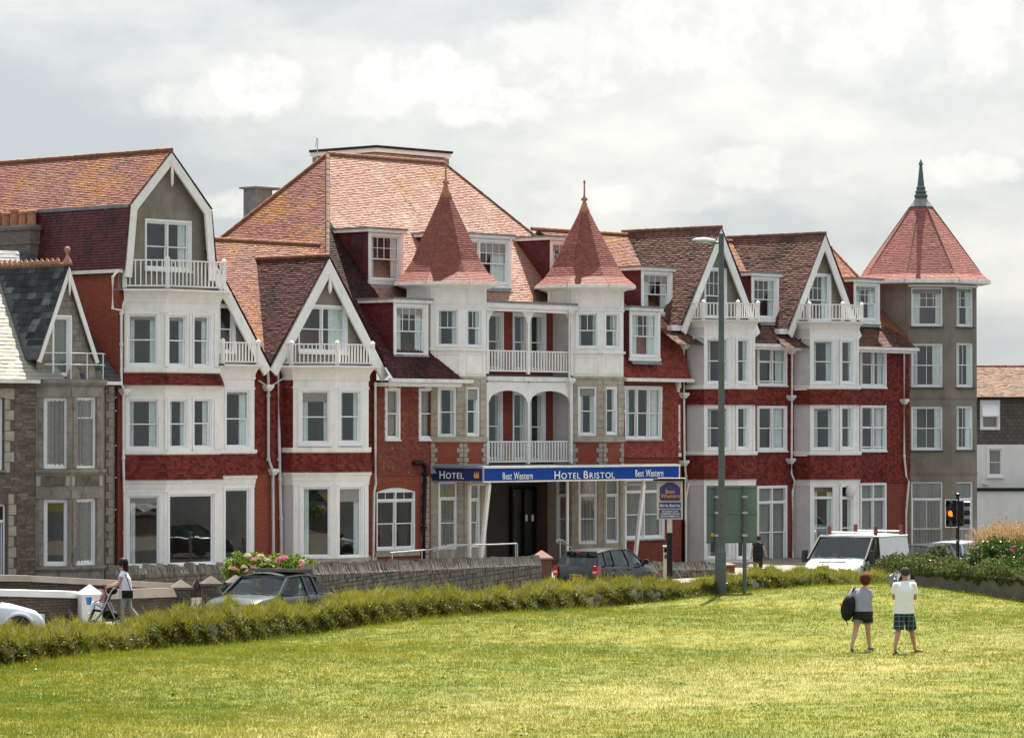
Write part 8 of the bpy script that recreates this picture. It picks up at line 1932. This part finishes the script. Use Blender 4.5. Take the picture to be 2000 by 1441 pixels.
# woman with the pushchair, facing left
d = 86; g = ground_z(*xy_at(238, d)) + .11
R, T = person('long-haired woman in white top pushing the pushchair along the pavement', 242, d, g,
    dict(pelvis=(.06, 0, .85), chest=(.02, 0, 1.2), neck=(-.01, 0, 1.36), head=(-.035, 0, 1.5), shL=(-.01, -.15, 1.28), elL=(-.1, -.2, 1.03), wrL=(-.29, -.14, .98), shR=(.03, .15, 1.28), elR=(-.14, .2, 1.06), wrR=(-.31, .14, 1.0),
         hipL=(.05, -.09, .82), knL=(-.02, -.1, .46), anL=(.0, -.09, .09), toL=(-.18, -.09, .02), hipR=(.07, .09, .82), knR=(.14, .09, .46), anR=(.36, .09, .2), toR=(.3, .09, .06)),
    dict(build=.98, top=dict(mat='tee_white', hem=.72, sleeve=.3, ease=.03), bottom=dict(mat='trouser_grey', len=1.5, ease=.0), hair=dict(mat='hair_dark', r=(.1, .112, .118), long=True), face=(-1, -.15, 0), shoe='shoe'))
hb_ = thing('handbag', 'small black shoulder bag at the hip of the woman pushing the pushchair', 'handbag', T((.12, -.25, .8))); mb = MB(); c0 = T((.12, -.235, .8)); u = Vector((RX, RY, 0)); v = Vector((AX, AY, 0)); z3 = Vector((0, 0, 1))
mb.hexa([c0 + u * a * .13 + v * b * .04 + z3 * c_ * .09 for a, b, c_ in ((-1, -1, -1), (1, -1, -1), (1, 1, -1), (-1, 1, -1), (-1, -1, 1), (1, -1, 1), (1, 1, 1), (-1, 1, 1))]); mb.build('bag_body', M['pack'], hb_); mb = MB(); mb.hexa([c0 + u * a * .132 + v * (b * .012 - .047) + z3 * (c_ * .05 + .045) for a, b, c_ in ((-1, -1, -1), (1, -1, -1), (1, 1, -1), (-1, 1, -1), (-1, -1, 1), (1, -1, 1), (1, 1, 1), (-1, 1, 1))]); mb.build('flap', M['pack'], hb_); mb = MB(); mb.tube([T((.2, -.22, .88)), T((.1, -.2, 1.2)), T((.0, .0, 1.38)), T((-.02, .1, 1.34))], .01, 6); mb.build('strap', M['pack'], hb_)
# pushchair
T0_ = T
T = lambda q: T0_((q[0] + .14, q[1], q[2]))
PC = thing('pushchair', 'dark pushchair with silver frame in front of the white pillar', 'pushchair', T((-.5, 0, 0)))
for sy in (-.22, .22):
    mb = MB(); mb.tube([T((-.30, sy * .8, 1.0)), T((-.42, sy, .86)), T((-.62, sy, .4)), T((-.86, sy, .1))], .016, 8); mb.build('frame_side', M['steel'], PC); mb = MB(); mb.tube([T((-.5, sy, .62)), T((-.28, sy, .12))], .014, 8); mb.build('rear_leg', M['steel'], PC)
    for x, r in ((-.27, .12), (-.86, .09)):
        c0 = T((x, sy * 1.1, r)); mb = MB(); pts = [c0 + Vector((RX, RY, 0)) * (r * .85 * math.cos(t)) + Vector((0, 0, r * .85 * math.sin(t))) for t in [2 * math.pi * j / 18 for j in range(19)]]; mb.tube(pts, r * .16, 6); w = mb.build('wheel', M['rubber'], PC); mb = MB(); mb.tube([c0 - Vector((AX, AY, 0)) * .02, c0 + Vector((AX, AY, 0)) * .02], r * .3, 10); mb.build('hub', M['alloy'], w)
mb = MB(); mb.tube([T((-.30, -.18, 1.0)), T((-.28, 0, 1.01)), T((-.30, .18, 1.0))], .018, 8); mb.build('handle', M['rubber'], PC)
def sheet(nm, mat, quad, th=.04): mb = MB(); a = [T(q) for q in quad]; n = (a[1] - a[0]).cross(a[3] - a[0]).normalized() * th; mb.hexa(a + [p + n for p in a]); mb.build(nm, M[mat], PC)
sheet('seat_back', 'pack', [(-.62, -.2, .42), (-.62, .2, .42), (-.42, .2, .92), (-.42, -.2, .92)]); sheet('seat_base', 'pack', [(-.86, -.2, .44), (-.86, .2, .44), (-.6, .2, .40), (-.6, -.2, .40)]); sheet('footrest', 'pack', [(-.98, -.15, .16), (-.98, .15, .16), (-.87, .15, .4), (-.87, -.15, .4)])
ellipsoid('folded_hood', T((-.42, 0, .88)), (.14, .22, .1), 'pack', PC, (Vector((RX, RY, 0)), Vector((AX, AY, 0)), Vector((0, 0, 1)))); ellipsoid('basket', T((-.45, 0, .3)), (.2, .2, .11), 'pack', PC, (Vector((RX, RY, 0)), Vector((AX, AY, 0)), Vector((0, 0, 1))))
# child
R, T2 = person('small child in a pale top sitting in the pushchair', 254, d, g,
    dict(pelvis=(-.98, 0, .86), chest=(-.93, 0, 1.15), neck=(-.94, 0, 1.29), head=(-.96, -.01, 1.42), shL=(-.95, -.13, 1.22), elL=(-1.05, -.2, 1.0), wrL=(-1.22, -.16, .95), shR=(-.93, .13, 1.22), elR=(-1.02, .2, 1.0), wrR=(-1.2, .14, .95), hipL=(-1.0, -.08, .84), knL=(-1.3, -.1, .88), anL=(-1.38, -.1, .52), toL=(-1.5, -.1, .48), hipR=(-1.0, .08, .84), knR=(-1.3, .1, .88), anR=(-1.38, .1, .52), toR=(-1.5, .1, .48)),
    dict(scale=.66, build=.95, top=dict(mat='pink_cloth', hem=.9, sleeve=.4), bottom=dict(mat='tee_white', len=1.4, ease=.02), hair=dict(mat='hair_brown', r=(.105, .115, .1)), face=(-.85, -.5, 0), hands=False, shoe='tee_white'))
tb = T2((-1.46, -.2, .98)); mb = MB(); mb.lathe(tb, [(.05, -.1), (.075, .08), (.08, .08), (.055, -.09)], 12); o = mb.build('toy_bucket', M['toy_blue']); tag(o, 'small bright blue bucket held by the child in the pushchair', 'bucket')
# driver of the van
TV, pv = VAN; dp = TV(3.0, -.42, .0); dpx = CX + F * ((dp.x - CAM.x) * RX + (dp.y - CAM.y) * RY) / depth_of(dp.x, dp.y)
person('driver in a light blue shirt behind the windscreen of the white van', dpx, depth_of(dp.x, dp.y), dp.z, dict(pelvis=(0, 0, .82), chest=(0, -.06, 1.2), neck=(0, -.08, 1.36), head=(0, -.1, 1.49), shL=(-.18, -.06, 1.28), elL=(-.24, -.25, 1.08), wrL=(-.16, -.45, 1.16), shR=(.18, -.06, 1.28), elR=(.24, -.25, 1.08), wrR=(.16, -.45, 1.16), hipL=(-.1, -.05, .8), knL=(-.13, -.45, .82), anL=(-.13, -.5, .5), toL=(-.13, -.6, .45), hipR=(.1, -.05, .8), knR=(.13, -.45, .82), anR=(.13, -.5, .5), toR=(.13, -.6, .45)),
    dict(top=dict(mat='shirt_blue', hem=.85, sleeve=.6), bottom=dict(mat='denim', len=1.3), hair=dict(mat='hair_brown', r=(.09, .1, .08)), face=(0, -1, 0), hands=False)) if M.setdefault('shirt_blue', plain('light_blue_cotton', (.22, .36, .52), .9, .05)) else None
# crumpled litter bag by the hedge end
c0 = xy_at(1744, 104.0); mb = MB(); random.seed(3)
for i in range(14): a, b = random.uniform(0, 6.28), random.uniform(0, 6.28); 
n = 12; rows = 7
for i in range(rows + 1):
    for j in range(n): t = math.pi * i / rows; a = 2 * math.pi * j / n; k = 1 + random.uniform(-.25, .25); mb.v.append((c0.x + RX * .12 * math.sin(t) * math.cos(a) * k + AX * .2 * math.sin(t) * math.sin(a) * k, c0.y + RY * .12 * math.sin(t) * math.cos(a) * k + AY * .2 * math.sin(t) * math.sin(a) * k, LAWN_Z + .2 + .2 * math.cos(t) * k))
for i in range(rows):
    for j in range(n): mb.f.append((i * n + j, (i + 1) * n + j, (i + 1) * n + (j + 1) % n, i * n + (j + 1) % n)); mb.m.append(0); mb.r.append(.5)
o = mb.build('litter_bag', plain('pale_plastic_bag', (.16, .19, .23), .5, .4, 9.0)); tag(o, 'crumpled pale blue-grey bag lying at the end of the hedge', 'bag')
